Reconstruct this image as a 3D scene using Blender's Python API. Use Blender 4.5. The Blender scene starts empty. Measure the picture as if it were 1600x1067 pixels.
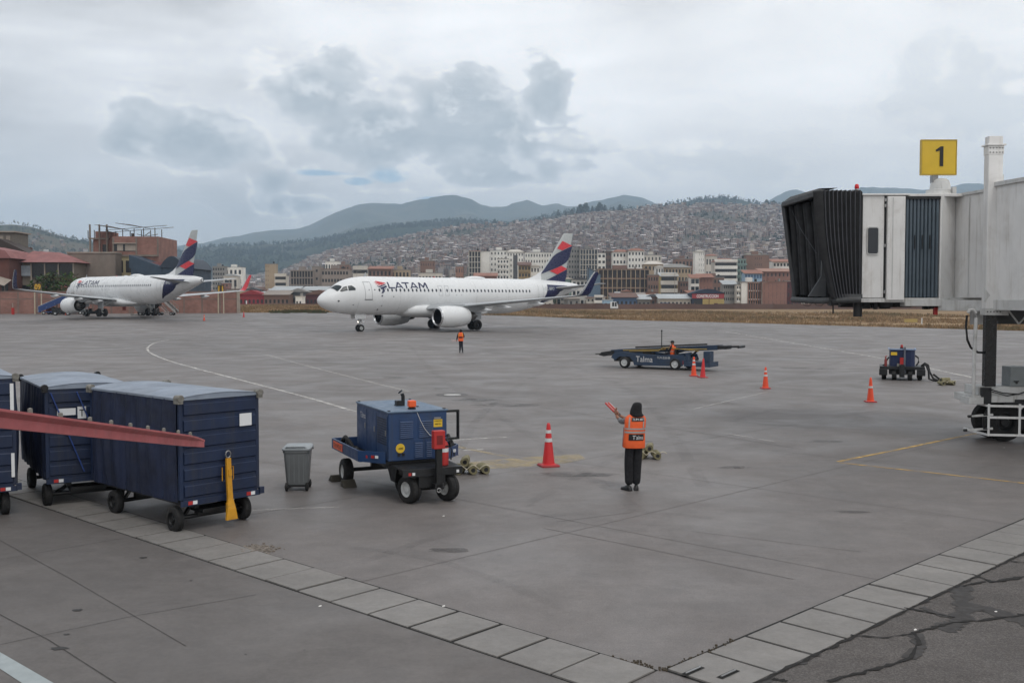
import bpy, bmesh, math, random
from mathutils import Vector, Matrix, Euler, noise
R = math.radians
random.seed(7)
scene = bpy.context.scene
C = scene.collection
# ------------------------------------------------------------------ camera
F, H, YH = 1566.0, 3.6, 469.0
PITCH = math.atan((533.5 - YH) / F)
cam_d = bpy.data.cameras.new('camera'); cam = bpy.data.objects.new('camera', cam_d); C.objects.link(cam)
cam_d.sensor_width = 36; cam_d.lens = F / 1600 * 36; cam_d.clip_start = .1; cam_d.clip_end = 40000
cam.location = (0, 0, H); cam.rotation_euler = (R(90) - PITCH, 0, 0)
scene.camera = cam
# ------------------------------------------------------------------ colour management
vs = scene.view_settings
vs.view_transform = 'Standard'; vs.look = 'None'; vs.gamma = 1; vs.use_curve_mapping = False; vs.exposure = 0.0
# ------------------------------------------------------------------ world: nishita sky under broken cloud
SUN_EL, SUN_AZ = R(62), R(150)     # azimuth clockwise from +y
world = bpy.data.worlds.new("World"); scene.world = world; world.use_nodes = True
nt = world.node_tree; nt.nodes.clear()
class NT:
    def __init__(s, t): s.t = t
    def n(s, typ, **k):
        nd = s.t.nodes.new(typ)
        for a, b in k.items():
            if a == 'ins':
                for i, v in b.items():
                    if isinstance(v, bpy.types.NodeSocket): s.t.links.new(v, nd.inputs[i])
                    else: nd.inputs[i].default_value = v
            else: setattr(nd, a, b)
        return nd
    def m(s, op, a, b=0.0, c=None, clamp=False):
        ins = {0: a, 1: b}
        if c is not None: ins[2] = c
        return s.n('ShaderNodeMath', operation=op, use_clamp=clamp, ins=ins).outputs[0]
    def mixc(s, f, a, b, mode='MIX'):
        nd = s.n('ShaderNodeMix', data_type='RGBA', blend_type=mode, ins={0: f, 6: a, 7: b}); return nd.outputs[2]
    def noise(s, vec, scale, detail=4, rough=.5, dist=0.0):
        return s.n('ShaderNodeTexNoise', ins={'Vector': vec, 'Scale': scale, 'Detail': detail, 'Roughness': rough, 'Distortion': dist}).outputs[0]
    def ramp(s, x, a, b, lo=0.0, hi=1.0):
        return s.n('ShaderNodeMapRange', interpolation_type='SMOOTHSTEP', ins={0: x, 1: a, 2: b, 3: lo, 4: hi}).outputs[0]
W = NT(nt)
tc = W.n('ShaderNodeTexCoord').outputs['Generated']
sep = W.n('ShaderNodeSeparateXYZ', ins={0: tc})
sx, sy, sz = sep.outputs[0], sep.outputs[1], sep.outputs[2]
az = W.m('ARCTAN2', sx, sy); el = W.m('ARCSINE', sz)
sky = W.n('ShaderNodeTexSky'); sky.sky_type = 'NISHITA'; sky.sun_disc = False
sky.sun_elevation = SUN_EL; sky.sun_rotation = SUN_AZ; sky.altitude = 3300; sky.air_density = 1.0; sky.dust_density = 1.5
# stretched direction for layered cloud
st = W.n('ShaderNodeVectorMath', operation='MULTIPLY', ins={0: tc, 1: (1, 1, 2.6)}).outputs[0]
st2 = W.n('ShaderNodeVectorMath', operation='MULTIPLY', ins={0: tc, 1: (1, 1, 1.5)}).outputs[0]
n_big = W.noise(st, 1.6, 5, .5, .3)
stx = W.n('ShaderNodeVectorMath', operation='MULTIPLY', ins={0: tc, 1: (1, 1, 7)}).outputs[0]
n_str = W.noise(stx, 3.2, 7, .6, .5)
n_mid = W.noise(st, 4.5, 7, .55, .4)
n_fin = W.noise(st, 16, 6, .6, .2)
bil = W.n('ShaderNodeTexVoronoi', feature='SMOOTH_F1', ins={'Vector': st2, 'Scale': 22.0, 'Smoothness': .6}).outputs[0]
bil2 = W.n('ShaderNodeTexVoronoi', feature='SMOOTH_F1', ins={'Vector': st2, 'Scale': 60.0, 'Smoothness': .6}).outputs[0]
warp = W.m('ADD', W.m('MULTIPLY', W.m('SUBTRACT', n_mid, .5), .9), W.m('ADD', W.m('MULTIPLY', W.m('SUBTRACT', bil, .4), .75), W.m('MULTIPLY', W.m('SUBTRACT', bil2, .4), .38)))
warp = W.m('ADD', warp, W.m('MULTIPLY', W.m('SUBTRACT', n_fin, .5), .7))
n_a = W.noise(st2, 17, 7, .62, .15); off = W.n('ShaderNodeVectorMath', operation='ADD', ins={0: st2, 1: (.012, .0, .018)}).outputs[0]
n_b = W.noise(off, 17, 7, .62, .15)
n_c = W.noise(st2, 7.5, 8, .6, .2)
puff = W.m('MULTIPLY', W.m('SUBTRACT', n_a, n_b), 3.6)            # side of each billow that faces the light
warp = W.m('ADD', warp, W.m('ADD', W.m('MULTIPLY', W.m('SUBTRACT', n_a, .5), 2.4), W.m('MULTIPLY', W.m('SUBTRACT', n_c, .5), 2.2)))
def lobe(px, py, rx, ry, k=1.0):
    a0 = math.atan((px - 800) / F); e0 = math.atan((YH - py) / F * math.cos(a0))
    dx = W.m('DIVIDE', W.m('SUBTRACT', az, a0), rx / F); dy = W.m('DIVIDE', W.m('SUBTRACT', el, e0), ry / F)
    d = W.m('SQRT', W.m('ADD', W.m('MULTIPLY', dx, dx), W.m('MULTIPLY', dy, dy)))
    return W.m('MULTIPLY', W.m('SUBTRACT', 1.0, d), k)
def union(ls):
    r = ls[0]
    for l in ls[1:]: r = W.n('ShaderNodeMath', operation='SMOOTH_MAX', ins={0: r, 1: l, 2: .25}).outputs[0]
    return r
cum = union([lobe(520, 165, 95, 75), lobe(600, 205, 150, 70), lobe(700, 190, 150, 75), lobe(790, 220, 130, 70), lobe(850, 160, 45, 62),
             lobe(300, 215, 105, 45), lobe(350, 235, 80, 40), lobe(215, 225, 50, 22), lobe(800, 268, 130, 34), lobe(430, 285, 45, 26), lobe(450, 318, 70, 18)])
cumr = union([lobe(1480, 140, 95, 62), lobe(1570, 150, 70, 40), lobe(1080, 250, 80, 26), lobe(1180, 262, 60, 20), lobe(40, 320, 90, 26), lobe(250, 345, 170, 20)])
d1 = W.m('ADD', cum, W.m('MULTIPLY', warp, .72)); d2 = W.m('ADD', cumr, W.m('MULTIPLY', warp, 1.15))
body = W.ramp(d1, .0, .3); edge = W.m('MULTIPLY', W.ramp(d1, -.32, .06), W.m('SUBTRACT', 1.0, body))
inner = W.ramp(d1, .1, .8)
body2 = W.ramp(d2, .02, .35)
# base layer: grey stratus, brighter to the right and low down
ub = W.ramp(az, -.5, .45)
base = W.mixc(ub, (.515, .535, .56, 1), (.665, .685, .705, 1))
band = W.m('MULTIPLY', W.ramp(el, .0, .16), 1.0)
lay = W.m('ADD', W.m('MULTIPLY', W.m('SUBTRACT', n_big, .5), 1.7), W.m('ADD', W.m('MULTIPLY', W.m('SUBTRACT', n_mid, .5), 1.2), W.m('MULTIPLY', W.m('SUBTRACT', n_str, .5), .8)))
lay = W.m('ADD', 1.0, W.m('MULTIPLY', lay, W.m('SUBTRACT', 1.0, W.m('MULTIPLY', ub, .55))))
base = W.mixc(1.0, base, W.n('ShaderNodeCombineXYZ', ins={0: lay, 1: lay, 2: lay}).outputs[0], 'MULTIPLY')
low = W.m('SUBTRACT', 1.0, W.ramp(el, .01, .13))
base = W.mixc(W.m('MULTIPLY', low, .45), base, (.665, .675, .68, 1))
# holes of blue
hole = union([lobe(612, 275, 42, 17), lobe(500, 272, 62, 7), lobe(690, 312, 60, 7), lobe(560, 285, 30, 8)])
hd = W.ramp(W.m('ADD', hole, W.m('MULTIPLY', warp, .55)), .08, .5)
base10 = W.mixc(1.0, base, (10, 10, 10, 1), 'MULTIPLY')
blue = W.mixc(.7, sky.outputs[0], (2.6, 4.3, 5.6, 1))
col = W.mixc(W.m('MULTIPLY', hd, .9), base10, blue)
shade = W.m('ADD', .5, W.m('MULTIPLY', W.m('SUBTRACT', bil, .3), .55))
dark = W.mixc(inner, (4.9, 5.3, 5.65, 1), (3.1, 3.6, 4.0, 1))
dark = W.mixc(W.m('MULTIPLY', W.ramp(n_fin, .42, .68), .35), dark, (5.7, 6.0, 6.3, 1))
col = W.mixc(W.m('MULTIPLY', W.m('MULTIPLY', edge, W.ramp(puff, -.35, .45)), .95), col, (8.0, 8.15, 8.25, 1))
lit = W.ramp(puff, .05, .75, 0, .75)
dark = W.mixc(lit, dark, (6.9, 7.2, 7.5, 1))
col = W.mixc(W.m('MULTIPLY', body, .88), col, dark)
col = W.mixc(W.m('MULTIPLY', W.m('MULTIPLY', W.ramp(puff, -.7, -.05, .3, 0), W.m("SUBTRACT", 1.0, W.ramp(el, .04, .16))), 1.0), col, (4.7, 5.0, 5.3, 1))
hd2 = W.ramp(W.m('ADD', union([lobe(612, 276, 36, 14), lobe(505, 272, 50, 5), lobe(700, 314, 50, 5)]), W.m('MULTIPLY', warp, 1.7)), .2, 1.0)
col = W.mixc(W.m('MULTIPLY', hd2, .75), col, blue)
edge2 = W.m('MULTIPLY', W.ramp(d2, -.3, .05), W.m('SUBTRACT', 1.0, body2))
col = W.mixc(W.m('MULTIPLY', W.m('MULTIPLY', edge2, W.ramp(puff, -.1, .7)), .6), col, (8.1, 8.25, 8.35, 1))
col = W.mixc(W.m('MULTIPLY', body2, .5), col, (5.7, 6.05, 6.35, 1))
bright = union([lobe(850, 212, 52, 17), lobe(890, 222, 40, 14), lobe(1470, 112, 22, 40), lobe(1580, 138, 40, 14), lobe(1075, 232, 60, 16), lobe(620, 300, 70, 10), lobe(720, 300, 90, 9)])
bd = W.ramp(W.m('ADD', bright, W.m('MULTIPLY', warp, 1.1)), .1, .8)
col = W.mixc(W.m('MULTIPLY', W.m('MULTIPLY', bd, W.ramp(puff, -.5, .3, .25, 1)), .85), col, (8.4, 8.5, 8.6, 1))
# below the horizon the sky simply carries the horizon haze
grd = W.ramp(el, -.03, -.005)
col = W.mixc(grd, (2.2, 2.2, 2.3, 1), col)
col = W.mixc(1.0, col, (1.57, 1.52, 1.475, 1), 'MULTIPLY')
bg = W.n('ShaderNodeBackground', ins={0: col, 1: .1})
out = W.n('ShaderNodeOutputWorld', ins={0: bg.outputs[0]})
# ------------------------------------------------------------------ sun through thin cloud
sd = bpy.data.lights.new('sun', 'SUN'); sd.energy = .9; sd.angle = R(14); sd.color = (1.0, .96, .9)
sun = bpy.data.objects.new('sun', sd); C.objects.link(sun)
sun.rotation_euler = Vector((math.sin(SUN_AZ) * math.cos(SUN_EL), math.cos(SUN_AZ) * math.cos(SUN_EL), math.sin(SUN_EL))).to_track_quat('Z', 'Y').to_euler()
scene.cycles.volume_bounces = 1
scene.cycles.max_bounces = 6; scene.cycles.diffuse_bounces = 2; scene.cycles.glossy_bounces = 3; scene.cycles.transparent_max_bounces = 6

# ================================================================== helpers
def ss(a, b, x):
    t = max(0., min(1., (x - a) / (b - a))); return t * t * (3 - 2 * t)
def gz(x, y):                                     # the apron rises gently towards the far left
    return 1.8 * ss(55, 235, y) * (1 - ss(-40, 30, x))
def ray(px, py):
    cx = (px - 800) / F; cz = (533.5 - py) / F; c, s = math.cos(PITCH), math.sin(PITCH)
    return cx, c + cz * s, cz * c - s
def G(px, py):                                    # point of the ground seen there
    dx, dy, dz = ray(px, py); z = 0
    for _ in range(40):
        t = (H - z) / -dz; z = .5 * z + .5 * gz(dx * t, dy * t)
    return Vector((dx * t, dy * t, z))
def P(px, py, Y):
    dx, dy, dz = ray(px, py); t = Y / dy
    return Vector((dx * t, Y, H + dz * t))
def lin(c): return tuple(((v / 255) / 12.92 if v / 255 <= .04045 else ((v / 255 + .055) / 1.055) ** 2.4) for v in c) + (1,)
MATS = {}
def mat(name, rgb, rough=.6, metal=0., var=.12, scale=3., bump=0., bscale=30., dirt=0., dirtcol=(.05, .045, .04, 1), spec=.5, linear=False, coord='Object', dscale=1.2, streak=0., scuff=0.):
    if name in MATS: return MATS[name]
    m = bpy.data.materials.new(name); m.use_nodes = True; t = m.node_tree; n = NT(t)
    b = t.nodes['Principled BSDF']; c = rgb + (1,) if linear else lin(rgb)
    co = n.n('ShaderNodeTexCoord').outputs[coord]
    if var > 0:
        v = n.noise(co, scale, 5, .6)
        f = n.ramp(v, .3, .7, 1 - var, 1 + var)
        colr = n.n('ShaderNodeVectorMath', operation='SCALE', ins={0: c[:3], 3: f}).outputs[0]
    else: colr = n.n('ShaderNodeRGB').outputs[0]; colr.default_value = c
    if dirt > 0:
        d = n.ramp(n.noise(co, dscale, 7, .68, .6), .48, .72, 0, dirt)
        colr = n.mixc(d, colr, dirtcol)
    if streak > 0:                                    # run-off streaks down vertical faces
        sv = n.n('ShaderNodeVectorMath', operation='MULTIPLY', ins={0: co, 1: (7, 7, .45)}).outputs[0]
        colr = n.mixc(n.ramp(n.noise(sv, 1.0, 6, .7, .2), .5, .74, 0, streak), colr, dirtcol)
    if scuff > 0:                                     # small pale scuffs and chips
        colr = n.mixc(n.ramp(n.noise(co, 13, 8, .8, 1.0), .62, .72, 0, scuff), colr, (.22, .22, .22, 1))
    t.links.new(colr, b.inputs['Base Color'])
    b.inputs['Roughness'].default_value = rough; b.inputs['Metallic'].default_value = metal; b.inputs['Specular IOR Level'].default_value = spec
    if rough > .15 and var > 0:
        t.links.new(n.ramp(n.noise(co, scale * 2.3, 4, .6), .3, .7, max(0, rough - .08), min(1, rough + .1)), b.inputs['Roughness'])
    if bump > 0:
        bn = n.n('ShaderNodeBump', ins={'Strength': bump, 'Distance': .02, 'Height': n.noise(co, bscale, 4, .6)})
        t.links.new(bn.outputs[0], b.inputs['Normal'])
    MATS[name] = m; return m
def vcol_mat(name, rough=.85, scale=.4):          # one material, colour kept per face on the mesh
    m = bpy.data.materials.new(name); m.use_nodes = True; t = m.node_tree; n = NT(t); b = t.nodes['Principled BSDF']
    a = n.n('ShaderNodeAttribute', attribute_name='paint').outputs[0]
    co = n.n('ShaderNodeTexCoord').outputs['Object']
    f = n.ramp(n.noise(co, scale, 4, .6), .3, .7, .86, 1.12)
    t.links.new(n.n('ShaderNodeVectorMath', operation='SCALE', ins={0: a, 3: f}).outputs[0], b.inputs['Base Color'])
    b.inputs['Roughness'].default_value = rough; b.inputs['Specular IOR Level'].default_value = .25
    MATS[name] = m; return m
def frame(ax):                                     # orthonormal frame round a direction
    ax = ax.normalized(); u = ax.orthogonal().normalized()
    if abs(ax.z) < .95: u = Vector((0, 0, 1)).cross(ax).normalized()
    return u, ax.cross(u)
class MB:
    def __init__(s): s.v = []; s.f = []; s.m = []; s.c = []
    def add(s, vs, fs, m=0, c=None):
        o = len(s.v); s.v += [tuple(v) for v in vs]
        for f in fs: s.f.append(tuple(i + o for i in f)); s.m.append(m); s.c.append(c)
        return s
    def box(s, x0, x1, y0, y1, z0, z1, m=0, M=None, c=None):
        vs = [Vector(p) for p in ((x0,y0,z0),(x1,y0,z0),(x1,y1,z0),(x0,y1,z0),(x0,y0,z1),(x1,y0,z1),(x1,y1,z1),(x0,y1,z1))]
        if M is not None: vs = [M @ v for v in vs]
        return s.add(vs, [(0,3,2,1),(4,5,6,7),(0,1,5,4),(1,2,6,5),(2,3,7,6),(3,0,4,7)], m, c)
    def bar(s, a, b, w, h, m=0):                  # box-section bar between two points
        a, b = Vector(a), Vector(b); u, v = frame(b - a)
        vs = [p + u * i * w / 2 + v * j * h / 2 for p in (a, b) for i, j in ((-1,-1),(1,-1),(1,1),(-1,1))]
        return s.add(vs, [(0,3,2,1),(4,5,6,7),(0,1,5,4),(1,2,6,5),(2,3,7,6),(3,0,4,7)], m)
    def ring(s, c, u, v, ru, rv, n): return [c + u * math.cos(2*math.pi*i/n) * ru + v * math.sin(2*math.pi*i/n) * rv for i in range(n)]
    def loft(s, rings, m=0, caps=(True, True), closed=True):
        n = len(rings[0]); vs = [p for r in rings for p in r]; fs = []
        for k in range(len(rings) - 1):
            for i in range(n if closed else n - 1):
                j = (i + 1) % n; fs.append((k*n+i, k*n+j, (k+1)*n+j, (k+1)*n+i))
        if caps[0]: fs.append(tuple(range(n))[::-1])
        if caps[1]: fs.append(tuple((len(rings)-1)*n + i for i in range(n)))
        return s.add(vs, fs, m)
    def cyl(s, a, b, r0, r1=None, n=12, m=0, caps=(True, True)):
        a, b = Vector(a), Vector(b); r1 = r0 if r1 is None else r1; u, v = frame(b - a)
        return s.loft([s.ring(a, u, v, r0, r0, n), s.ring(b, u, v, r1, r1, n)], m, caps)
    def tube(s, pts, r, n=8, m=0):
        pts = [Vector(p) for p in pts]; rings = []
        for i, p in enumerate(pts):
            d = (pts[min(i+1, len(pts)-1)] - pts[max(i-1, 0)]); u, v = frame(d)
            rr = r[i] if isinstance(r, (list, tuple)) else r
            rings.append(s.ring(p, u, v, rr, rr, n))
        return s.loft(rings, m)
    def lathe(s, prof, a, axis, n=20, m=0, caps=(False, False)):   # prof: (distance along axis, radius)
        a = Vector(a); ax = Vector(axis).normalized(); u, v = frame(ax)
        return s.loft([s.ring(a + ax * d, u, v, max(r, 1e-4), max(r, 1e-4), n) for d, r in prof], m, caps)
    def prism(s, poly, f0, f1, m=0):              # poly of 2D points, f0/f1 map them to both end faces
        n = len(poly); vs = [f0(*p) for p in poly] + [f1(*p) for p in poly]
        fs = [tuple(range(n)), tuple(range(2*n-1, n-1, -1))] + [(i, i+n, (i+1)%n+n, (i+1)%n) for i in range(n)]
        return s.add(vs, fs, m)
    def mesh(s, name, mats, smooth=0):
        me = bpy.data.meshes.new(name); me.from_pydata(s.v, [], s.f)
        for m in mats: me.materials.append(m)
        if len(mats) > 1: me.polygons.foreach_set('material_index', s.m)
        if any(c is not None for c in s.c):
            at = me.attributes.new('paint', 'FLOAT_COLOR', 'CORNER'); buf = []
            for f, c in zip(s.f, s.c):
                c = c or (.5, .5, .5); buf += list(c[:3]) * 0 + [x for _ in f for x in (c[0], c[1], c[2], 1.0)]
            at.data.foreach_set('color', buf)
        bm = bmesh.new(); bm.from_mesh(me); bmesh.ops.recalc_face_normals(bm, faces=bm.faces); bm.to_mesh(me); bm.free()
        if smooth:
            me.polygons.foreach_set('use_smooth', [True] * len(me.polygons)); me.set_sharp_from_angle(angle=R(smooth))
        return me
    def build(s, name, mats, parent=None, smooth=0, bevel=0, **k):
        if not isinstance(mats, (list, tuple)): mats = [mats]
        o = bpy.data.objects.new(name, s.mesh(name, mats, smooth)); C.objects.link(o); o.parent = parent
        if bevel:
            b = o.modifiers.new('bevel', 'BEVEL'); b.width = bevel; b.segments = 2; b.limit_method = 'ANGLE'; b.angle_limit = R(40)
        for a, v in k.items(): o[a] = v
        return o
def inst(me, name, parent=None, M=None, **k):
    o = bpy.data.objects.new(name, me); C.objects.link(o); o.parent = parent
    if M is not None: o.matrix_local = M
    for a, v in k.items(): o[a] = v
    return o
def thing(name, label, cat, loc=(0,0,0), rz=0., group=None):
    o = bpy.data.objects.new(name, None); C.objects.link(o); o.location = loc; o.rotation_euler = (0, 0, rz); o.empty_display_size = .2
    o['label'] = label; o['category'] = cat
    if group: o['group'] = group
    return o
def tag(o, label, cat, group=None):
    o['label'] = label; o['category'] = cat
    if group: o['group'] = group
    return o
def copy_tree(o, parent=None):
    c = o.copy(); C.objects.link(c); c.parent = parent
    for ch in list(o.children): copy_tree(ch, c)
    return c
def text_polys(txt, bold=0., shear=0.):           # verts normalised to a unit-height line starting at 0
    cu = bpy.data.curves.new('t', 'FONT'); cu.body = txt; cu.offset = bold; cu.shear = shear; cu.resolution_u = 3
    ob = bpy.data.objects.new('t', cu); C.objects.link(ob); dg = bpy.context.evaluated_depsgraph_get(); dg.update()
    me = bpy.data.meshes.new_from_object(ob.evaluated_get(dg))
    vs = [(v.co.x, v.co.y) for v in me.vertices]; fs = [tuple(p.vertices) for p in me.polygons]
    bpy.data.objects.remove(ob); bpy.data.curves.remove(cu); bpy.data.meshes.remove(me)
    x0 = min(v[0] for v in vs); x1 = max(v[0] for v in vs); y0 = min(v[1] for v in vs); y1 = max(v[1] for v in vs)
    return [((a-x0)/(x1-x0), (b-y0)/(y1-y0)) for a, b in vs], fs
def lettering(txt, parent, mt, org, du, dv, w, h, bold=.01, name='lettering', off=.004, **k):
    """flat print: lower-left corner, direction of reading, up direction, width, height"""
    vs, fs = text_polys(txt, bold); org, du, dv = Vector(org), Vector(du).normalized(), Vector(dv).normalized()
    nrm = du.cross(dv) * off
    me = bpy.data.meshes.new(name); me.from_pydata([org + du*(a*w) + dv*(b*h) + nrm for a, b in vs], [], fs); me.materials.append(mt)
    o = bpy.data.objects.new(name, me); C.objects.link(o); o.parent = parent
    for a, v in k.items(): o[a] = v
    return o
def conform(polys, fn, step, name, mt, parent, vf=None, **k):   # 2D outlines laid on a curved skin
    bm = bmesh.new()
    if vf:
        vv = [bm.verts.new((a, b, 0)) for a, b in vf[0]]
        for f in vf[1]:
            try: bm.faces.new([vv[i] for i in f])
            except ValueError: pass
    for pl in polys:
        bm.faces.new([bm.verts.new((a, b, 0)) for a, b in pl])
    bmesh.ops.triangulate(bm, faces=bm.faces)
    for ax in (0, 1):
        lo = min(v.co[ax] for v in bm.verts); hi = max(v.co[ax] for v in bm.verts); q = lo + step[ax]
        no = (1, 0, 0) if ax == 0 else (0, 1, 0)
        while q < hi:
            bmesh.ops.bisect_plane(bm, geom=bm.verts[:] + bm.edges[:] + bm.faces[:], plane_co=(q, q, 0), plane_no=no, dist=1e-5); q += step[ax]
    for v in bm.verts: v.co = fn(v.co.x, v.co.y)
    me = bpy.data.meshes.new(name); bm.to_mesh(me); bm.free(); me.materials.append(mt)
    me.polygons.foreach_set('use_smooth', [True] * len(me.polygons))
    o = bpy.data.objects.new(name, me); C.objects.link(o); o.parent = parent
    for a, v in k.items(): o[a] = v
    return o
X, Y_, Z = Vector((1,0,0)), Vector((0,1,0)), Vector((0,0,1))
def T(x, y, z, rz=0.): return Matrix.Translation((x, y, z)) @ Matrix.Rotation(rz, 4, 'Z')

# ------------------------------------------------------------------ shared materials
M_white = mat('white_paint', (226, 228, 230), .35, var=.04)
M_black = mat('black_rubber', (28, 28, 29), .75, var=.2, bump=.2)
M_blackp = mat('black_painted_steel', (20, 21, 23), .45, var=.2)
M_steel = mat('bare_steel', (150, 150, 150), .4, .8)
M_dsteel = mat('dark_steel', (45, 46, 48), .5, .5, var=.2)
M_glass = mat('dark_glass', (30, 36, 44), .12, var=.0)
M_red = mat('red_paint', (170, 40, 38), .45, var=.1, dirt=.2)
M_orange = mat('orange_plastic', (228, 92, 40), .4, var=.06)
M_yellow = mat('yellow_paint', (214, 178, 48), .5, var=.06)
M_tyre = mat('tyre_rubber', (24, 24, 25), .8, var=.25, scale=8, dirt=.3, dirtcol=(.12, .11, .1, 1))
M_rim = mat('wheel_rim_paint', (190, 192, 192), .45, var=.1, dirt=.35)
def wheel(parent, c, r, w, axis=(0,1,0), rim=M_rim, side=1, name='wheel', n=28, rr=.56, twin=False):
    """tyre with tread shoulders and a dished rim, axle along axis"""
    ax = Vector(axis).normalized(); c = Vector(c); h = w / 2
    t = MB(); t.lathe([(-h, r*rr), (-h, r*.82), (-h*.82, r*.95), (-h*.5, r), (-h*.12, r), (-h*.1, r*.975), (h*.1, r*.975), (h*.12, r), (h*.5, r), (h*.82, r*.95), (h, r*.82), (h, r*rr), (h*.7, r*rr*.97), (-h*.7, r*rr*.97)], c, ax, n)
    wo = t.build(name, M_tyre, parent, smooth=35)
    q = MB(); q.lathe([(-h*.8, .001), (-h*.8, r*.2), (-h*.5, r*.25), (-h*.4, r*rr*.8), (-h*.86, r*rr*.92), (-h*.86, r*rr*.99), (h*.86, r*rr*.99), (h*.86, r*rr*.92), (h*.4, r*rr*.8), (h*.5, r*.25), (h*.8, r*.2), (h*.8, .001)], c, ax, n)
    u, v = frame(ax)
    for sgn in (-1, 1):
        for k in range(6):
            a = k * math.pi / 3; p = c + (u*math.cos(a) + v*math.sin(a)) * r*rr*.5 + ax * sgn * h * .45
            q.cyl(p - ax*.01, p + ax*sgn*.03, r*.035, n=6)
    q.build('rim', rim, wo, smooth=35)
    return wo

# ================================================================== ground
def ground_mat(name, rgb, rough, v_lo=.8, v_hi=1.15, speck=0., grain=.25, joints=None, spec=.5, stain=.35, tint=(.15, .125, .11, 1)):
    m = bpy.data.materials.new(name); m.use_nodes = True; t = m.node_tree; n = NT(t); b = t.nodes['Principled BSDF']; c = lin(rgb)
    co = n.n('ShaderNodeTexCoord').outputs['Object']
    big = n.ramp(n.noise(co, .06, 4, .5, .3), .3, .7, v_lo, v_hi); md = n.ramp(n.noise(co, .55, 7, .65, .8), .32, .7, .9, 1.08)
    stv = n.n('ShaderNodeVectorMath', operation='MULTIPLY', ins={0: co, 1: (.6, 1.3, 1)}).outputs[0]
    strk = n.ramp(n.noise(stv, 1.7, 8, .7, .3), .35, .68, .93, 1.06)
    f = n.m('MULTIPLY', n.m('MULTIPLY', big, md), strk); f = n.m('MULTIPLY', f, n.ramp(n.noise(co, 14, 5, .75), .3, .7, .92, 1.08)); f = n.m('MULTIPLY', f, n.ramp(n.noise(co, 2.6, 7, .7, .4), .35, .65, .94, 1.05))
    if speck > 0:
        sp = n.noise(co, 55, 2, .8); f = n.m('MULTIPLY', f, n.ramp(sp, .35, .72, 1 - speck * .6, 1 + speck))
        f2 = n.ramp(n.noise(co, 140, 1, .5), .66, .74, 1.0, 1 + speck * 2.2); f = n.m('MULTIPLY', f, f2)
    col = n.n('ShaderNodeVectorMath', operation='SCALE', ins={0: c[:3], 3: f}).outputs[0]
    d = n.ramp(n.noise(co, .9, 8, .7, 1.2), .56, .74, 0, stain); col = n.mixc(d, col, (.07, .066, .064, 1))
    d = n.ramp(n.noise(co, .13, 5, .6, .6), .5, .75, 0, .35); col = n.mixc(d, col, tint)
    t.links.new(col, b.inputs['Base Color']); b.inputs['Specular IOR Level'].default_value = spec
    t.links.new(n.ramp(n.noise(co, .4, 5, .6, .5), .3, .7, rough - .1, rough + .12), b.inputs['Roughness'])
    bn = n.n('ShaderNodeBump', ins={'Strength': grain, 'Distance': .01, 'Height': n.m('ADD', n.noise(co, 70, 3, .7), n.m('MULTIPLY', n.noise(co, 6, 4, .6), .8))})
    t.links.new(bn.outputs[0], b.inputs['Normal']); MATS[name] = m; return m
M_apron = ground_mat('apron_concrete', (107, 102, 100), .56, speck=.24, spec=.5)
M_conc = ground_mat('smooth_concrete', (98, 94, 92), .6, .88, 1.1, speck=.05, spec=.45, stain=.2)
M_asph = ground_mat('worn_asphalt', (86, 82, 80), .8, .88, 1.12, speck=.5, grain=.6, spec=.3, stain=.15)
M_slab = ground_mat('slab_concrete', (124, 121, 118), .62, .9, 1.1, speck=.06, spec=.45, stain=.2)
M_joint = mat('joint_filler', (20, 19, 18), .9, var=.3, scale=6)
EDGE = [(-260, 178), (-45, 178), (4, 193), (32, 166), (60, 117), (110, 60), (160, 20), (260, 10)]
def yedge(x):
    for (a, b), (c, d) in zip(EDGE, EDGE[1:]):
        if x <= c: return b + (d - b) * max(0, (x - a)) / (c - a)
    return EDGE[-1][1]
def sheet(name, xs, yf, nrow, m, dz=0., **k):
    b = MB(); n = nrow + 1; vs = []
    for x in xs:
        y0, y1 = yf(x)
        for j in range(n):
            y = y0 + (y1 - y0) * j / nrow; vs.append((x, y, gz(x, y) + dz))
    fs = [(i*n+j, (i+1)*n+j, (i+1)*n+j+1, i*n+j+1) for i in range(len(xs)-1) for j in range(nrow)]
    b.add(vs, fs); return b.build(name, m, smooth=60, **k)
xs = sorted(set([-260, -200, -160, -120] + [i * 4 for i in range(-25, 41)] + [200, 260] + [-45]))
sheet('apron', xs, lambda x: (-12, yedge(x)), 70, M_apron, kind='structure')
# dry grass field beyond, one sheet out to the horizon
m = bpy.data.materials.new('dry_field'); m.use_nodes = True; n = NT(m.node_tree); b = m.node_tree.nodes['Principled BSDF']
co = n.n('ShaderNodeTexCoord').outputs['Object']
stv = n.n('ShaderNodeVectorMath', operation='MULTIPLY', ins={0: co, 1: (.12, .5, 1)}).outputs[0]
c1 = n.mixc(n.ramp(n.noise(stv, .35, 6, .6, .4), .38, .62), (.20, .125, .07, 1), (.30, .215, .125, 1))
c1 = n.mixc(n.ramp(n.noise(stv, .16, 5, .6, .4), .5, .66, 0, .8), c1, (.13, .10, .052, 1))
m.node_tree.links.new(c1, b.inputs['Base Color']); b.inputs['Roughness'].default_value = .95; b.inputs['Specular IOR Level'].default_value = .1
M_field = m
FX = [-9000, -4000, -1500, -700, -400, -260] + [i * 12 for i in range(-18, 22)] + [320, 500, 900, 2500, 5000, 9000]
def field_y(x): return (-60, 760)
b = MB(); FY = [-60, 0, 20, 40, 60] + [70 + 9*i for i in range(22)] + [290, 340, 400, 500, 640, 800, 1400, 4000, 12000]
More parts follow.
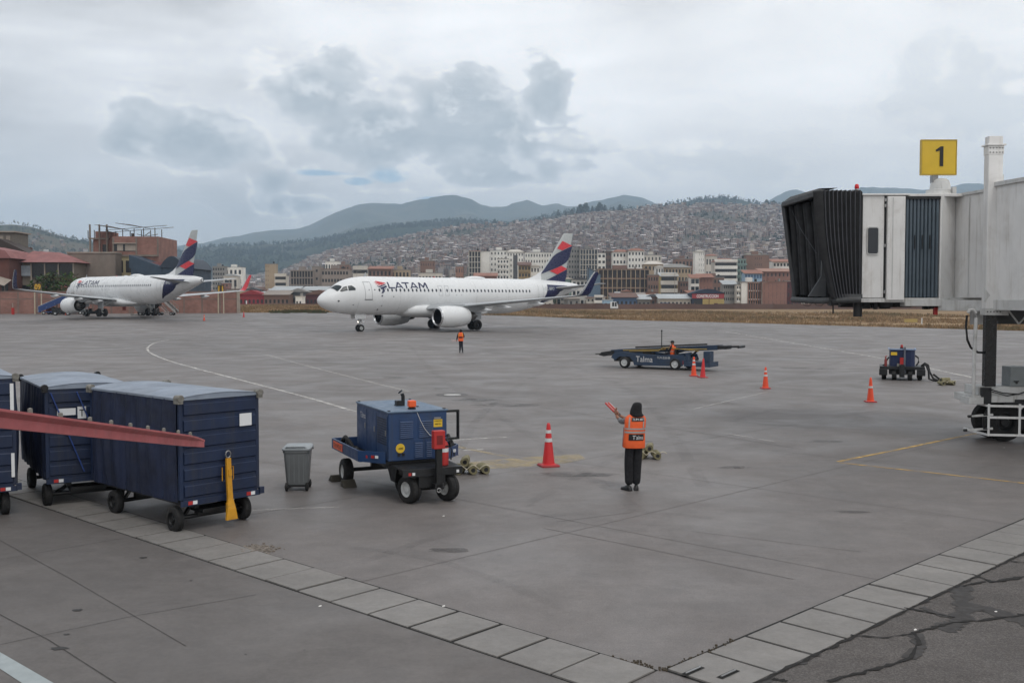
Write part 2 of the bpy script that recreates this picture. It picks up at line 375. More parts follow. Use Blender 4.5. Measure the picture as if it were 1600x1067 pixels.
b.add([(x, y, gz(x, y) - .06) for x in FX for y in FY], [(i*len(FY)+j, (i+1)*len(FY)+j, (i+1)*len(FY)+j+1, i*len(FY)+j+1) for i in range(len(FX)-1) for j in range(len(FY)-1)])
b.build('field_ground', M_field, kind='structure')

# ---- the two slab-covered drains meeting in the foreground
def drain(name, A, B, perp, width, nsl, skew, first=0.0):
    """strip from A to B, slabs laid square across it, dark gaps between"""
    A, B = Vector(A).to_3d(), Vector(B).to_3d(); d = (B - A); L = d.length; d.normalize(); p = Vector(perp).to_3d().normalized()
    base = MB(); q = [A - p*.035, B - p*.035, B + p*(width+.035), A + p*(width+.035)]
    base.add([v + Z*.003 for v in q], [(0,1,2,3)])
    bo = base.build(name, M_joint, kind='structure')
    pit = L / nsl
    for i in range(nsl):
        rnd = random.Random(i * 13 + nsl)
        g0 = rnd.choice([.02, .026, .034, .045]); s0 = i*pit + g0; s1 = (i+1)*pit
        h = .017 + rnd.uniform(-.003, .005); sl = MB(); tl = rnd.uniform(-.003, .003); e = rnd.uniform(0, .012)
        s1 -= g0*.4; c = [A + d*s0 + p*.012, A + d*s1 + p*.012, A + d*(s1 + skew) + p*(width - e), A + d*(s0 + skew) + p*(width - e)]
        sl.add([v for v in c] + [v + Z*(h + tl*(k in (0, 1))) for k, v in enumerate(c)], [(4,5,6,7),(0,1,5,4),(1,2,6,5),(2,3,7,6),(3,0,4,7)])
        sl.build('slab', M_slab, bo, bevel=.004)
    return bo, d, p
dL = Vector((.737, -.676)); pL = Vector((-.676, -.737)); cL = Vector((1.40, 9.60))
A_L = cL - dL * (.6875 * 30)
drain('drainage_channel', A_L, cL, pL, .78, 30, 0)
dR = Vector((.717, .697)); pR = Vector((.697, -.717)); cR = Vector((1.50, 9.62)) - dR * .0
SR = .70
drain('drainage_channel', cR - dR * .02, cR + dR * (SR * 34), pR, .79, 34, 0)
# near corner beyond the crossing (runs on under the window)
drain('drainage_channel', cL + pL * .80 + dL * .02 , cL + pL * .80 + dL * .02 + Vector((0.70, -.714)) * 2.8, Vector((-.714, -.70)), .0001, 1, 0) if False else None
# slots to lift the corner slab
b = MB()
for px, py in ((1083, 1051), (1138, 1056)):
    q = G(px, py); u = Vector((dR.x, dR.y, 0)); w = Vector((pR.x, pR.y, 0))
    b.add([q + u*s*.15 + w*t*.035 + Z*.0235 for s, t in ((-1,-1),(1,-1),(1,1),(-1,1))], [(0,1,2,3)])
b.build('lifting_slot', M_joint, kind='stuff', label='two dark lifting slots in the corner drain slab')
b = MB()
for px, py in ((1083, 1051), (1138, 1056)):
    q = G(px, py); u = Vector((dR.x, dR.y, 0)); b.cyl(q - u*.12 + Z*.032, q + u*.12 + Z*.032, .009, n=6)
lh = b.build('lifting_bar', M_steel, kind='stuff')
lh.parent = bpy.data.objects['drainage_channel.001']; bpy.data.objects['lifting_slot'].parent = bpy.data.objects['drainage_channel.001']
del bpy.data.objects['lifting_slot']['label']
# pavement on the terminal side of the left drain, asphalt right of the right drain
a0 = (A_L - dL*6 + pL*.807).to_3d(); a1 = (cL + dL*.0 + pL*.807).to_3d()
b = MB(); b.add([v + Z*.008 for v in (a0, a1, Vector((cR.x + .55, 8.9, 0)), Vector((1.2, -12, 0)), Vector((-60, -12, 0)))], [(0,1,2,3,4)])
pave = b.build('concrete_pavement', M_conc, kind='structure')
r0 = (cR - dR*.3 + pR*.817).to_3d(); r1 = (cR + dR*26 + pR*.817).to_3d()
b = MB(); b.add([v + Z*.008 for v in (r0, r1, Vector((60, 26, 0)), Vector((60, -12, 0)), Vector((1.2, -12, 0)), Vector((2.05, 9.0, 0)))], [(0,1,2,3,4,5)])
asph = b.build('asphalt_pavement', M_asph, kind='structure')
ZK = [0]
def ribbon(path, wid, z, rnd, jag=.35, sub=7):
    ZK[0] += 1; z += (ZK[0] % 12) * .00025
    pts = [G(*p) if isinstance(p, tuple) else p for p in path]; out = []
    for a, c in zip(pts, pts[1:]):
        for k in range(sub): out.append(a.lerp(c, k / sub) + Vector((rnd.uniform(-1, 1), rnd.uniform(-1, 1), 0)) * (a - c).length * .035)
    out.append(pts[-1]); vs = []
    for i, p in enumerate(out):
        d = out[min(i+1, len(out)-1)] - out[max(i-1, 0)]; u = Vector((-d.y, d.x, 0)).normalized(); ww = wid * rnd.uniform(1-jag, 1+jag) / 2
        vs += [(p.x + u.x*ww, p.y + u.y*ww, gz(p.x, p.y) + z), (p.x - u.x*ww, p.y - u.y*ww, gz(p.x, p.y) + z)]
    return vs, [(2*i, 2*i+1, 2*i+3, 2*i+2) for i in range(len(out)-1)]
rn = random.Random(3)
M_seal = mat('crack_sealant', (50, 47, 46), .7, var=.2, scale=4)
M_crack = mat('crack_shadow_gap', (26, 24, 23), .95, var=.2)
b = MB()
for path, w in (([(1500, 915), (1502, 935), (1508, 955), (1494, 975), (1470, 985)], .16), ([(1498, 948), (1540, 952), (1600, 972), (1650, 990)], .2),
                ([(1365, 968), (1420, 950), (1480, 912), (1512, 905)], .1), ([(1180, 1066), (1240, 1033), (1268, 1022)], .14), ([(1432, 990), (1438, 1012), (1420, 1030)], .09), ([(1500, 968), (1470, 962), (1440, 950)], .07)):
    b.add(*ribbon(path, w*1.35, .0125, rn, .45))
b.build('sealed_crack', M_seal, asph, kind='stuff')
b = MB()
for path, w in (([(1290, 1066), (1368, 1047), (1420, 1032), (1437, 1008), (1428, 990), (1450, 984), (1490, 974), (1540, 970), (1600, 962)], .022), ([(1412, 951), (1450, 958), (1492, 966)], .016),
                ([(1330, 994), (1380, 998), (1425, 992)], .014), ([(1520, 898), (1550, 910), (1600, 903), (1660, 896)], .03), ([(1505, 917), (1540, 910)], .022), ([(1208, 1062), (1230, 1066)], .03),
                ([(1580, 878), (1600, 880)], .016), ([(1590, 960), (1650, 968)], .016)):
    b.add(*ribbon(path, w*1.9, .0165, rn, .7))
b.add(*ribbon([(cR + dR*(k*.5) + pR*.815).to_3d() for k in range(30)], .035, .0165, rn, .8, 5))
b.build('open_crack', M_crack, asph, kind='stuff')
def fine(paths, z, m, name, par):
    b = MB()
    for path, w in paths:
        pts = [G(*p) for p in path]
        for a_, c_ in zip(pts, pts[1:]):
            u = (c_ - a_).normalized().cross(Z) * w / 2; b.add([a_ + u + Z*z, a_ - u + Z*z, c_ - u + Z*z, c_ + u + Z*z], [(0,1,2,3)])
    return b.build(name, m, par, kind='stuff')
M_jf = mat('pavement_joint_fill', (66, 63, 62), .9, var=.3, scale=8); ap = bpy.data.objects['apron']
fine((([(-60, 930), (75, 1000), (200, 1080)], .012), ([(0, 845), (110, 905), (290, 1010)], .008), ([(0, 1008), (200, 965), (400, 930)], .008), ([(0, 875), (190, 842)], .008)), .0125, M_jf, 'expansion_joint', pave)
M_aj = mat('apron_joint_fill', (90, 85, 83), .9, var=.2)
grid = []
def wpt(p): return Vector((p.x, p.y, gz(p.x, p.y)))
bb_ = MB()
for k in range(1, 14):
    for (o_, d_, e_) in ((cL - pL*(k*4.6), dL, 1), (cR - pR*(k*4.6) + Vector((0, 0)), dR, 1)):
        p0 = o_ - d_*(60 if d_ is dL else 2); p1 = o_ + d_*(60 if d_ is dR else 2)
        for q in range(10):
            a_ = wpt((p0 + (p1-p0)*q/10).to_3d()); c_ = wpt((p0 + (p1-p0)*(q+1)/10).to_3d())
            if a_.y < 6 or a_.y > 70: continue
            u = (c_-a_).normalized().cross(Z)*.006; bb_.add([a_+u+Z*.003, a_-u+Z*.003, c_-u+Z*.003, c_+u+Z*.003], [(0,1,2,3)])
bb_.build('slab_joint', mat('slab_joint_fill', (94, 89, 87), .9, var=.3, scale=2), ap, kind='stuff')
fine((([(850, 825), (1000, 855), (1240, 905)], .012), ([(870, 815), (990, 800)], .01), ([(1080, 830), (1345, 862)], .01), ([(560, 590), (1240, 700)], .02), ([(800, 560), (300, 620)], .03)), .004, M_aj, 'apron_joint', ap)
# ---- painted markings
def paint(name, rgb, keep=.6, rough=.65, sc=2.2):      # thin worn film: missing where the noise says so
    m = bpy.data.materials.new(name); m.use_nodes = True; t = m.node_tree; n = NT(t); b = t.nodes['Principled BSDF']
    co = n.n('ShaderNodeTexCoord').outputs['Object']; f = n.m('MULTIPLY', n.ramp(n.noise(co, sc, 9, .78, .5), .36, .62), keep)
    b.inputs['Base Color'].default_value = lin(rgb); b.inputs['Roughness'].default_value = rough
    t.links.new(f, b.inputs['Alpha']); return m
PW = paint('worn_white_line', (215, 212, 206), .85); PF = paint('faded_white_line', (200, 197, 192), .5); PY = paint('worn_yellow_line', (206, 166, 84), 1.0); PB = paint('bay_yellow', (190, 170, 124), .5)
PT = paint('tyre_rubber_mark', (36, 34, 34), .08, .6, .9); PS = paint('spill_stain', (44, 41, 40), .4, .5, 1.3)
def disc(c, r, rz, m, name, par, n=14, z=.004, wob=0.):
    ZK[0] += 1; z += (ZK[0] % 9) * .0003
    b = MB(); rr = random.Random(int(c.x*100)); b.add([(c.x+math.cos(a)*r*(1+rr.uniform(-wob, wob)), c.y+math.sin(a)*rz*(1+rr.uniform(-wob, wob)), gz(c.x, c.y)+z) for a in [2*math.pi*i/n for i in range(n)]], [tuple(range(n))])
    return b.build(name, m, par)
def line(path, w, m, name='painted_line', par=ap, z=.004):
    b = MB(); b.add(*ribbon(path, w, z, random.Random(1), .04, 8)); 
    return b.build(name, m, par)
def smooth_path(p):                                # rounded version of a pixel path
    out = []
    for i in range(len(p) - 1):
        a, b_, c, d = p[max(i-1, 0)], p[i], p[i+1], p[min(i+2, len(p)-1)]
        for k in range(4):
            t = k / 4; out.append(tuple(.5*((2*b_[j]) + (-a[j]+c[j])*t + (2*a[j]-5*b_[j]+4*c[j]-d[j])*t*t + (-a[j]+3*b_[j]-3*c[j]+d[j])*t**3) for j in (0, 1)))
    return out + [p[-1]]
def clean_line(path, w, m, name='painted_line', par=ap, z=.004):
    pts = [G(*p) for p in path]; vs = []; ZK[0] += 1; z += (ZK[0] % 9) * .0003
    for i, p in enumerate(pts):
        d = pts[min(i+1, len(pts)-1)] - pts[max(i-1, 0)]; u = Vector((-d.y, d.x, 0)).normalized()
        vs += [(p.x+u.x*w/2, p.y+u.y*w/2, gz(p.x, p.y)+z), (p.x-u.x*w/2, p.y-u.y*w/2, gz(p.x, p.y)+z)]
    b = MB(); b.add(vs, [(2*i, 2*i+1, 2*i+3, 2*i+2) for i in range(len(pts)-1)]); return b.build(name, m, par)
clean_line(smooth_path([(345, 524), (290, 528), (248, 534), (231, 543), (236, 552), (262, 563), (300, 574), (400, 600), (480, 621), (548, 641)]), .16, PW)
clean_line([(545, 640), (600, 655), (690, 682)], .14, PF); clean_line([(408, 552), (470, 569), (560, 592), (640, 612)], .2, PF)
clean_line([(1122, 516), (1240, 536), (1380, 560), (1520, 590)], .2, PW)
clean_line([(1120, 520), (1160, 520)], .3, PW); clean_line([(1150, 515), (1196, 512)], .3, PF); clean_line([(1440, 570), (1456, 570)], .2, PW); clean_line([(1440, 591), (1530, 596)], .12, PW)
clean_line([(1308, 721.5), (1420, 699), (1525, 677)], .10, PY); clean_line([(1312, 723), (1450, 738), (1600, 755), (1700, 766)], .08, PY)
clean_line([(700, 688), (792, 683)], .1, PW); clean_line([(700, 705), (755, 702)], .1, PW); clean_line([(700, 695), (800, 715)], .16, PB)
clean_line([(300, 803), (420, 796), (530, 792)], .07, PF); clean_line([(1130, 676), (1210, 690)], .12, PF); clean_line([(1080, 640), (1200, 612)], .12, PF)
for path, w in (([(1122, 516), (900, 560), (760, 640), (700, 740)], .28), ([(1000, 800), (860, 700), (700, 600), (640, 540)], .3), ([(1210, 640), (1000, 700), (820, 790)], .22), ([(560, 880), (760, 820), (1000, 800), (1250, 830)], .2), ([(1330, 560), (1200, 600), (1000, 640), (700, 660)], .35), ([(500, 850), (700, 880), (900, 960)], .16), ([(300, 560), (500, 560), (760, 540)], .5), ([(820, 548), (1000, 620), (1100, 760)], .3), ([(860, 742), (930, 752), (975, 768)], .5)):
    clean_line(smooth_path(path), w, PT, 'tyre_mark', z=.0052)
for px, py, a_, c_ in ((905, 742, .9, .28), (1330, 800, .3, .1), (1150, 730, .4, .15), (1240, 575, .9, .5), (1290, 577, .6, .3), (1150, 573, .7, .3), (620, 590, .6, .4), (1000, 690, .35, .15), (700, 860, .3, .12), (1290, 470+220, .5, .2)): disc(G(px, py), a_, c_, PS, 'oil_stain', ap, wob=.35, z=.0062) if 'disc' in globals() else None
b = MB()
for q in (((733, 722), (800, 716), (905, 709), (915, 717), (880, 724), (800, 731), (745, 733)),):
    b.add([G(*p) + Z*.0045 for p in q], [tuple(range(len(q)))])
b.build('faded_yellow_patch', PB, ap)
b = MB(); q = [G(*p) + Z*.0125 for p in ((-60, 985), (0, 1020), (90, 1072), (40, 1072), (0, 1046), (-60, 1010))]; b.add(q, [tuple(range(6))])
b.build('painted_stripe', mat('stripe_grey_white', (150, 158, 160), .6, var=.1), pave)
# manholes, oil spots and scuffs lying flat
M_oil = mat('oil_stain', (48, 46, 45), .5, var=.2)
M_oil2 = mat('old_oil_stain', (76, 73, 72), .6, var=.15)
disc(G(706, 617), .62, .62, M_oil2, 'manhole_surround', ap); disc(G(707, 617), .34, .34, mat('manhole_steel', (170, 168, 165), .5), 'manhole_cover', ap, z=.008)
for px, py, r, q in ((745, 625, .8, .5), (795, 633, 1.1, .5), (770, 630, .35, .25), (690, 607, .4, .3)): disc(G(px, py), r, q, PS, 'oil_stain', ap, wob=.3)
for px, py, r, q in ((92, 1014, .09, .05), (122, 954, .06, .04), (224, 872, .06, .035), (104, 992, .03, .02), (299, 908, .02, .015), (476, 1017, .015, .01), (384, 1023, .015, .01)): disc(G(px, py), r, q, M_oil, 'oil_spot', pave, z=.0125, wob=.3)
b = MB(); rr = random.Random(9)               # crumbled aggregate beside the drain
for i in range(260):
    c = G(402 + rr.gauss(0, 12), 858 + rr.gauss(0, 3.2)); s = rr.uniform(.006, .02); b.box(c.x-s, c.x+s, c.y-s, c.y+s, 0, s*1.2)
b.build('loose_gravel', mat('gravel', (120, 112, 104), .9, var=.4, scale=20), kind='stuff', label='crumbled gravel beside the drain slabs', category='gravel')
b = MB()                                        # grit and weeds in the corner joint
for i in range(140):
    t = rr.uniform(0, 1); px, py = (1150 - 110*t, 1000 + 48*t) if i % 3 else (960 + 80*t, 1028 + 20*t)
    c = G(px + rr.gauss(0, 2), py + rr.gauss(0, 2)); s = rr.uniform(.004, .012); b.box(c.x-s, c.x+s, c.y-s, c.y+s, 0, s*1.5)
b.build('joint_grit', mat('grit', (66, 58, 46), .9, var=.4, scale=20), kind='stuff', label='dark grit gathered along the drain joints', category='grit')
b = MB()                                        # bits of litter
for px, py in ((1556, 957), (1569, 700), (693, 607+200), (1430, 985), (693, 948), (500, 948)):
    c = G(px, py); s = .018; b.add([c + Vector((-s,-s,.01)), c + Vector((s,-s*.4,.012)), c + Vector((s*.8,s,.02)), c + Vector((-s*.6,s*.7,.015))], [(0,1,2,3)])
b.build('paper_scrap', mat('paper', (210, 208, 204), .8, var=0), kind='stuff', label='tiny white paper scraps on the pavement', category='litter')

# ---- dry grass: tufts along the far side of the apron
b = MB(); rr = random.Random(5); cols = [(.23, .155, .09), (.28, .20, .12), (.20, .14, .085), (.15, .12, .07), (.25, .155, .095)]
for i in range(26000):
    x = rr.uniform(-95, 150); ye = yedge(x); t = rr.random()**1.6; y = ye + 1.0 + t * 190
    if abs(x) / y > .62: continue
    nv = noise.noise(Vector((x*.05, y*.03, 0))); 
    if nv < -.25 and t > .08: continue
    h = rr.uniform(.2, .55) * (1 + max(0, nv)*1.6) * (1.0 if t > .02 else .5); w = rr.uniform(.12, .34); z = gz(x, y) - .1
    c = cols[int(rr.random()*2.2 + (2 if nv > .22 else 0)) % 5]; kk = rr.uniform(.8, 1.2); c = tuple(q*kk for q in c)
    for k in range(4):
        a = rr.uniform(-.5, .5); dx, dy = math.cos(a)*w*rr.uniform(.4, 1), math.sin(a)*w
        ox, oy = rr.uniform(-.5, .5), rr.uniform(-.5, .5)
        b.add([(x+ox-dx, y+oy-dy, z), (x+ox+dx, y+oy+dy, z), (x+ox+dx*rr.uniform(-1, .9), y+oy, z+h*rr.uniform(.7, 1.2))], [(0,1,2)], c=c)
M_veg = vcol_mat('vegetation', .95, .6)
b.build('dry_grass', M_veg, kind='stuff', label='dry straw coloured grass growing beyond the apron', category='grass')
b = MB()
for i in range(45):                              # low green weeds at the foot of the grass strip
    px = rr.choice([rr.uniform(425, 510), rr.uniform(465, 500)]); p = G(px, rr.uniform(487.5, 489.5))
    for k in range(14):
        a = rr.uniform(0, 6.3); r_ = rr.uniform(.1, .7); q = p + Vector((math.cos(a)*r_, math.sin(a)*r_, 0)); h = rr.uniform(.2, .6)
        b.add([q + Vector((-.2, 0, 0)), q + Vector((.2, 0, 0)), q + Vector((rr.uniform(-.3, .3), 0, h))], [(0,1,2)], c=(.075*rr.uniform(.7,1.3), .075*rr.uniform(.8,1.1), .04))
b.build('green_weeds', M_veg, kind='stuff', label='low green weeds at the edge of the far grass strip', category='weeds')

# ================================================================== hills
def prof(pts, px):
    if px <= pts[0][0]: return pts[0][1]
    for (a, b_), (c, d) in zip(pts, pts[1:]):
        if px <= c: t = (px - a) / (c - a); return b_ + (d - b_) * t
    return pts[-1][1]
def fbm(x, y, o=5):
    v = 0; a = 1; f = 1
    for _ in range(o): v += a * noise.noise(Vector((x*f, y*f, 3.7))); a *= .5; f *= 2.07
    return v
class Hill:
    def __init__(s, pts, Rg, r0, rough, seed, pw=1.15, top=.03): s.p, s.R, s.r0, s.ro, s.sd, s.pw, s.top = pts, Rg, r0, rough, seed, pw, top
    def z(s, px, r):                               # px = bearing, r = distance along y
        zr = (YH - prof(s.p, px)) / F * s.R; zb = H - 2
        t = (r - s.r0) / (s.R - s.r0); x = (px - 800) / F * r
        n_ = fbm(x / s.R * 9 + s.sd, r / s.R * 9, 5)
        small = fbm(px * .045 + s.sd, s.sd, 3) * s.top * zr * .25
        if t <= 1: return max(-3, zb - 5 + (zr + 5) * max(0, t)**s.pw + n_ * s.ro * zr * min(1, max(0, t)*3) * (1 - ss(.85, 1., t)) + small * ss(.7, 1, t))
        return zb + zr * (1 - (t-1)*1.1) + small + n_ * s.ro * zr * ss(1, 1.4, t)
    def build(s, name, m, px0, px1, npx, nr):
        b = MB(); vs = []; nn = nr + 1
        for i in range(npx + 1):
            px = px0 + (px1 - px0) * i / npx
            for j in range(nn):
                t = j / nr; r = s.r0 + (s.R - s.r0) * (t * 1.3)
                vs.append(((px-800)/F*r, r, s.z(px, r)))
        b.add(vs, [(i*nn+j, (i+1)*nn+j, (i+1)*nn+j+1, i*nn+j+1) for i in range(npx) for j in range(nr)])
        return b.build(name, m, smooth=80, kind='structure')
def hill_mat(name, a, b_, c, s1, s2):
    m = bpy.data.materials.new(name); m.use_nodes = True; n = NT(m.node_tree); b = m.node_tree.nodes['Principled BSDF']
    co = n.n('ShaderNodeTexCoord').outputs['Object']
    k = n.mixc(n.ramp(n.noise(co, s1, 7, .62, .8), .4, .62), a + (1,), b_ + (1,)); k = n.mixc(n.ramp(n.noise(co, s2, 6, .65, .5), .45, .62), k, c + (1,))
    m.node_tree.links.new(k, b.inputs['Base Color']); b.inputs['Roughness'].default_value = .95; b.inputs['Specular IOR Level'].default_value = .05
    bn = n.n('ShaderNodeBump', ins={'Strength': .8, 'Distance': 30 * .0025 / s2, 'Height': n.noise(co, s2 * 1.5, 6, .65)}); m.node_tree.links.new(bn.outputs[0], b.inputs['Normal'])
    return m
far = Hill([(-900, 330), (-200, 385), (0, 392), (160, 388), (300, 383), (400, 362), (465, 357), (490, 349), (515, 336), (540, 325), (565, 318), (590, 316), (630, 319), (655, 314.5), (700, 315), (735, 312), (745, 316), (765, 323), (790, 323), (803, 316), (823, 311), (838, 317), (850, 321), (862, 318), (872, 317), (885, 322), (900, 321), (915, 316), (928, 314), (945, 312), (960, 308), (975, 304), (985, 307), (1000, 308), (1025, 318), (1060, 321), (1150, 317), (1190, 318), (1215, 304), (1240, 294), (1258, 300), (1300, 301), (1340, 295), (1390, 291), (1420, 293), (1440, 295), (1480, 291), (1505, 286), (1525, 287), (1560, 292), (1620, 288), (1800, 300), (2500, 320)], 7600, 3400, .16, 2.3, top=.05)
M_far = hill_mat('far_mountain', (.085, .09, .06), (.05, .06, .04), (.12, .115, .08), .0014, .005)
far.build('far_mountain', M_far, -500, 2100, 330, 50)
mid = Hill([(-900, 420), (150, 430), (230, 404), (290, 389), (350, 383), (420, 381), (460, 378), (520, 371), (560, 362), (600, 354), (640, 350), (700, 344), (740, 343), (765, 347), (790, 350), (830, 343), (870, 334), (900, 328), (1000, 326), (1080, 312), (1120, 308), (1160, 312), (1195, 320), (1400, 330), (2500, 350)], 3900, 1900, .12, 9.1)
M_mid = hill_mat('forest_ground', (.024, .036, .020), (.03, .042, .022), (.055, .058, .036), .004, .0016)
mid.build('forest_hill', M_mid, -100, 1700, 200, 44)
CP = [(-900, 455), (300, 447), (440, 424), (480, 405), (520, 391), (560, 382), (620, 372), (660, 364), (700, 356), (740, 350), (790, 350), (830, 344), (860, 338), (880, 333), (940, 327), (1000, 324), (1060, 320), (1100, 318), (1180, 320), (1240, 318), (1300, 320), (1400, 318), (1600, 330), (2500, 360)]
city = Hill(CP, 2700, 820, .06, 5.2, pw=1.25)
M_city = hill_mat('hillside_earth', (.10, .085, .065), (.06, .06, .04), (.14, .115, .09), .012, .006)
city.build('town_hillside', M_city, 100, 2000, 240, 50)
left = Hill([(-900, 300), (-300, 335), (-80, 346), (0, 349), (30, 349), (50, 351), (68, 357), (85, 363), (110, 370), (135, 374), (190, 383), (240, 394), (300, 412), (340, 440), (900, 455)], 2700, 1250, .09, 1.1)
M_left = hill_mat('scrub_hill', (.045, .055, .028), (.075, .075, .045), (.11, .09, .06), .012, .006)
left.build('scrub_hill', M_left, -700, 420, 180, 36)

# ---- trees of the hills: small leafy clumps
def clump(b, p, w, h, rnd, n=9, col=(.035, .05, .024)):
    b_ = col
    for k in range(n):
        t = rnd.random(); rad = w * .5 * (1 - .75 * t) * rnd.uniform(.3, 1); a = rnd.uniform(0, 6.3)
        c = Vector(p) + Vector((math.cos(a)*rad, math.sin(a)*rad, h*(.12 + .85*t))); s = w * rnd.uniform(.22, .4) * (1.1 - .6*t)
        kk = rnd.uniform(.65, 1.35); cc = tuple(q * kk for q in b_)
        u = Vector((rnd.uniform(-1, 1), rnd.uniform(-1, 1), rnd.uniform(-.4, .9))).normalized(); v = u.orthogonal().normalized(); w2 = u.cross(v)
        b.add([c + v*s, c + w2*s*.8, c - v*s*.9, c - w2*s, c + u*s*.9], [(0,1,4), (1,2,4), (2,3,4), (3,0,4)], c=cc)
def forest(name, label, hill, n, pxr, tr, mask, hh, col, seed):
    rnd = random.Random(seed); b = MB(); k = 0
    while k < n:
        px = rnd.uniform(*pxr); t = rnd.uniform(*tr)**.8; r = hill.r0 + (hill.R - hill.r0) * t
        x = (px - 800) / F * r
        if not mask(px, t, fbm(x/260, r/260, 3), rnd): 
            k += .2; continue
        h = rnd.uniform(*hh); clump(b, (x, r, hill.z(px, r) - 1), h*rnd.uniform(.6, .9), h, rnd, 6, col); k += 1
    return b.build(name, M_veg, kind='stuff', label=label, category='trees')
forest('hillside_forest', 'dark eucalyptus forest covering the hill behind the town', mid, 9500, (230, 1230), (.25, 1.01), lambda px, t, f, r: t > .97 or f > -.25, (8, 17), (.020, .034, .020), 1)
forest('hillside_trees', 'green trees scattered between the houses of the hillside', city, 1500, (330, 1260), (.04, 1.0), lambda px, t, f, r: f > .33 or r.random() < .16, (6, 13), (.045, .058, .034), 2)
forest('scrub_trees', 'dark trees and scrub on the hill at the far left', left, 2600, (-260, 330), (.3, 1.01), lambda px, t, f, r: t > .985 or f > .0 or r.random() < .25, (5, 11), (.04, .05, .03), 3)
# separate tall trees standing on the skyline above the town
rnd = random.Random(21)
names_ = ['dark pine', 'rounded eucalyptus', 'slim eucalyptus', 'broad dark tree']
spots = [(872, 333, 30, 0), (884, 331, 20, 2), (893, 330, 24, 3), (906, 329, 40, 1), (915, 328, 44, 3), (925, 328, 30, 0), (937, 327, 40, 1), (944, 327, 30, 2), (968, 326, 26, 3), (958, 326, 20, 0), (773, 349, 30, 3), (1040, 322, 20, 1), (1085, 319, 22, 0), (1196, 320, 28, 1), (1207, 319, 24, 3), (1222, 318, 22, 0)]
bear = ['left end of the row', 'second from the left end', 'just left of the tallest tree', 'the tallest of the row', 'right beside the tallest tree', 'right of the tallest pair', 'in the middle of the row', 'slim one past the middle', 'near the right end of the row', 'low one in the right gap', 'alone on the ridge left of the airliner fin', 'small one left of the wooded dome', 'at the foot of the wooded dome', 'right of the wooded dome', 'second right of the wooded dome', 'nearest the jet bridge']
for (px, py, hh, kd), bw in zip(spots, bear):
    r = city.R * .985; x = (px-800)/F*r; z = city.z(px, r); t = thing('skyline_tree', f'{names_[kd]} on the hill skyline, {bw}', 'tree', (x, r, z - 2))
    b = MB(); hh *= .62; b.cyl((0, 0, 0), (0, 0, hh*.6), .7, .25, n=6); b.build('trunk', mat('bark', (78, 66, 54), .9), t)
    b = MB(); clump(b, (0, 0, hh*.05), hh*(.5 if kd in (0, 2) else .85), hh*.95, rnd, 46, (.026, .04, .02)); b.build('crown', M_veg, t)

# ---- houses of the hillside
WALLS = [(.33, .30, .27), (.26, .20, .16), (.21, .15, .12), (.40, .38, .35), (.34, .34, .34), (.23, .165, .13), (.50, .48, .46), (.29, .23, .19), (.19, .14, .11), (.34, .30, .25)]
ROOFS = [(.20, .14, .115), (.24, .17, .14), (.42, .42, .43), (.17, .12, .10), (.30, .29, .28), (.62, .63, .65), (.25, .23, .21), (.19, .15, .13)]
def house_geo(b, M, w, d, h, kind, wc, rc, storeys, win=True):
    def V(x, y, z): return M @ Vector((x, y, z))
    vs = [V(x, y, z) for z in (-4, h) for x, y in ((-w/2, -d/2), (w/2, -d/2), (w/2, d/2), (-w/2, d/2))]
    b.add(vs, [(0,1,5,4), (1,2,6,5), (2,3,7,6), (3,0,4,7)], c=wc)
    if kind == 0:                                   # flat slab with parapet
        b.add([V(x*1.02, y*1.02, h + .3) for x, y in ((-w/2, -d/2), (w/2, -d/2), (w/2, d/2), (-w/2, d/2))] + [V(x*1.02, y*1.02, h - .1) for x, y in ((-w/2, -d/2), (w/2, -d/2), (w/2, d/2), (-w/2, d/2))], [(0,1,2,3), (0,4,5,1), (1,5,6,2), (2,6,7,3), (3,7,4,0)], c=rc)
    else:
        o = .5; rh = w * .16 if kind == 1 else w * .1
        if kind == 1: b.add([V(-w/2-o, -d/2-o, h-.1), V(w/2+o, -d/2-o, h-.1), V(w/2+o, d/2+o, h-.1), V(-w/2-o, d/2+o, h-.1), V(-w/2-o, 0, h+rh), V(w/2+o, 0, h+rh)], [(0,1,5,4), (2,3,4,5), (0,4,3), (1,2,5)], c=rc)
        else: b.add([V(-w/2-o, -d/2-o, h-.1), V(w/2+o, -d/2-o, h-.1), V(w/2+o, d/2+o, h+rh*1.6), V(-w/2-o, d/2+o, h+rh*1.6)], [(0,1,2,3)], c=rc)
    if win:
        nw = max(2, int(w / 3)); sh = h / storeys
        for s_ in range(storeys):
            for k in range(nw):
                x = -w/2 + w*(k+.5)/nw; z0 = s_*sh + sh*.32; ww = w/nw*.26
                b.add([V(x-ww, -d/2-.05, z0), V(x+ww, -d/2-.05, z0), V(x+ww, -d/2-.05, z0+sh*.42), V(x-ww, -d/2-.05, z0+sh*.42)], [(0,1,2,3)], c=(.045, .045, .05))
M_house = vcol_mat('house_paint', .85, .25)
M_house_d = M_house
rnd = random.Random(77); hs = []
while len(hs) < 12500:
    px = rnd.uniform(330, 1500); t = rnd.uniform(.0, .985)
    r = city.r0 + (city.R - city.r0) * t; x = (px - 800) / F * r
    f = fbm(x/260, r/260, 3)
    dens = 1.0 if px > 700 else .45 + .5 * ss(420, 640, px)
    if px > 1250: dens *= .25
    if f > .36 or rnd.random() > dens: continue
    gl = fbm(x/500 + 4, r/500, 2)
    if px < 760 and gl > .12 and rnd.random() < .75: continue
    hs.append((r, px, x))
hs.sort()
def tint_(c, rnd):
    k = rnd.uniform(.65, 1.1); g = sum(c)/3; return (c[0]*k*1.1, c[1]*k*.98, c[2]*k*.92)
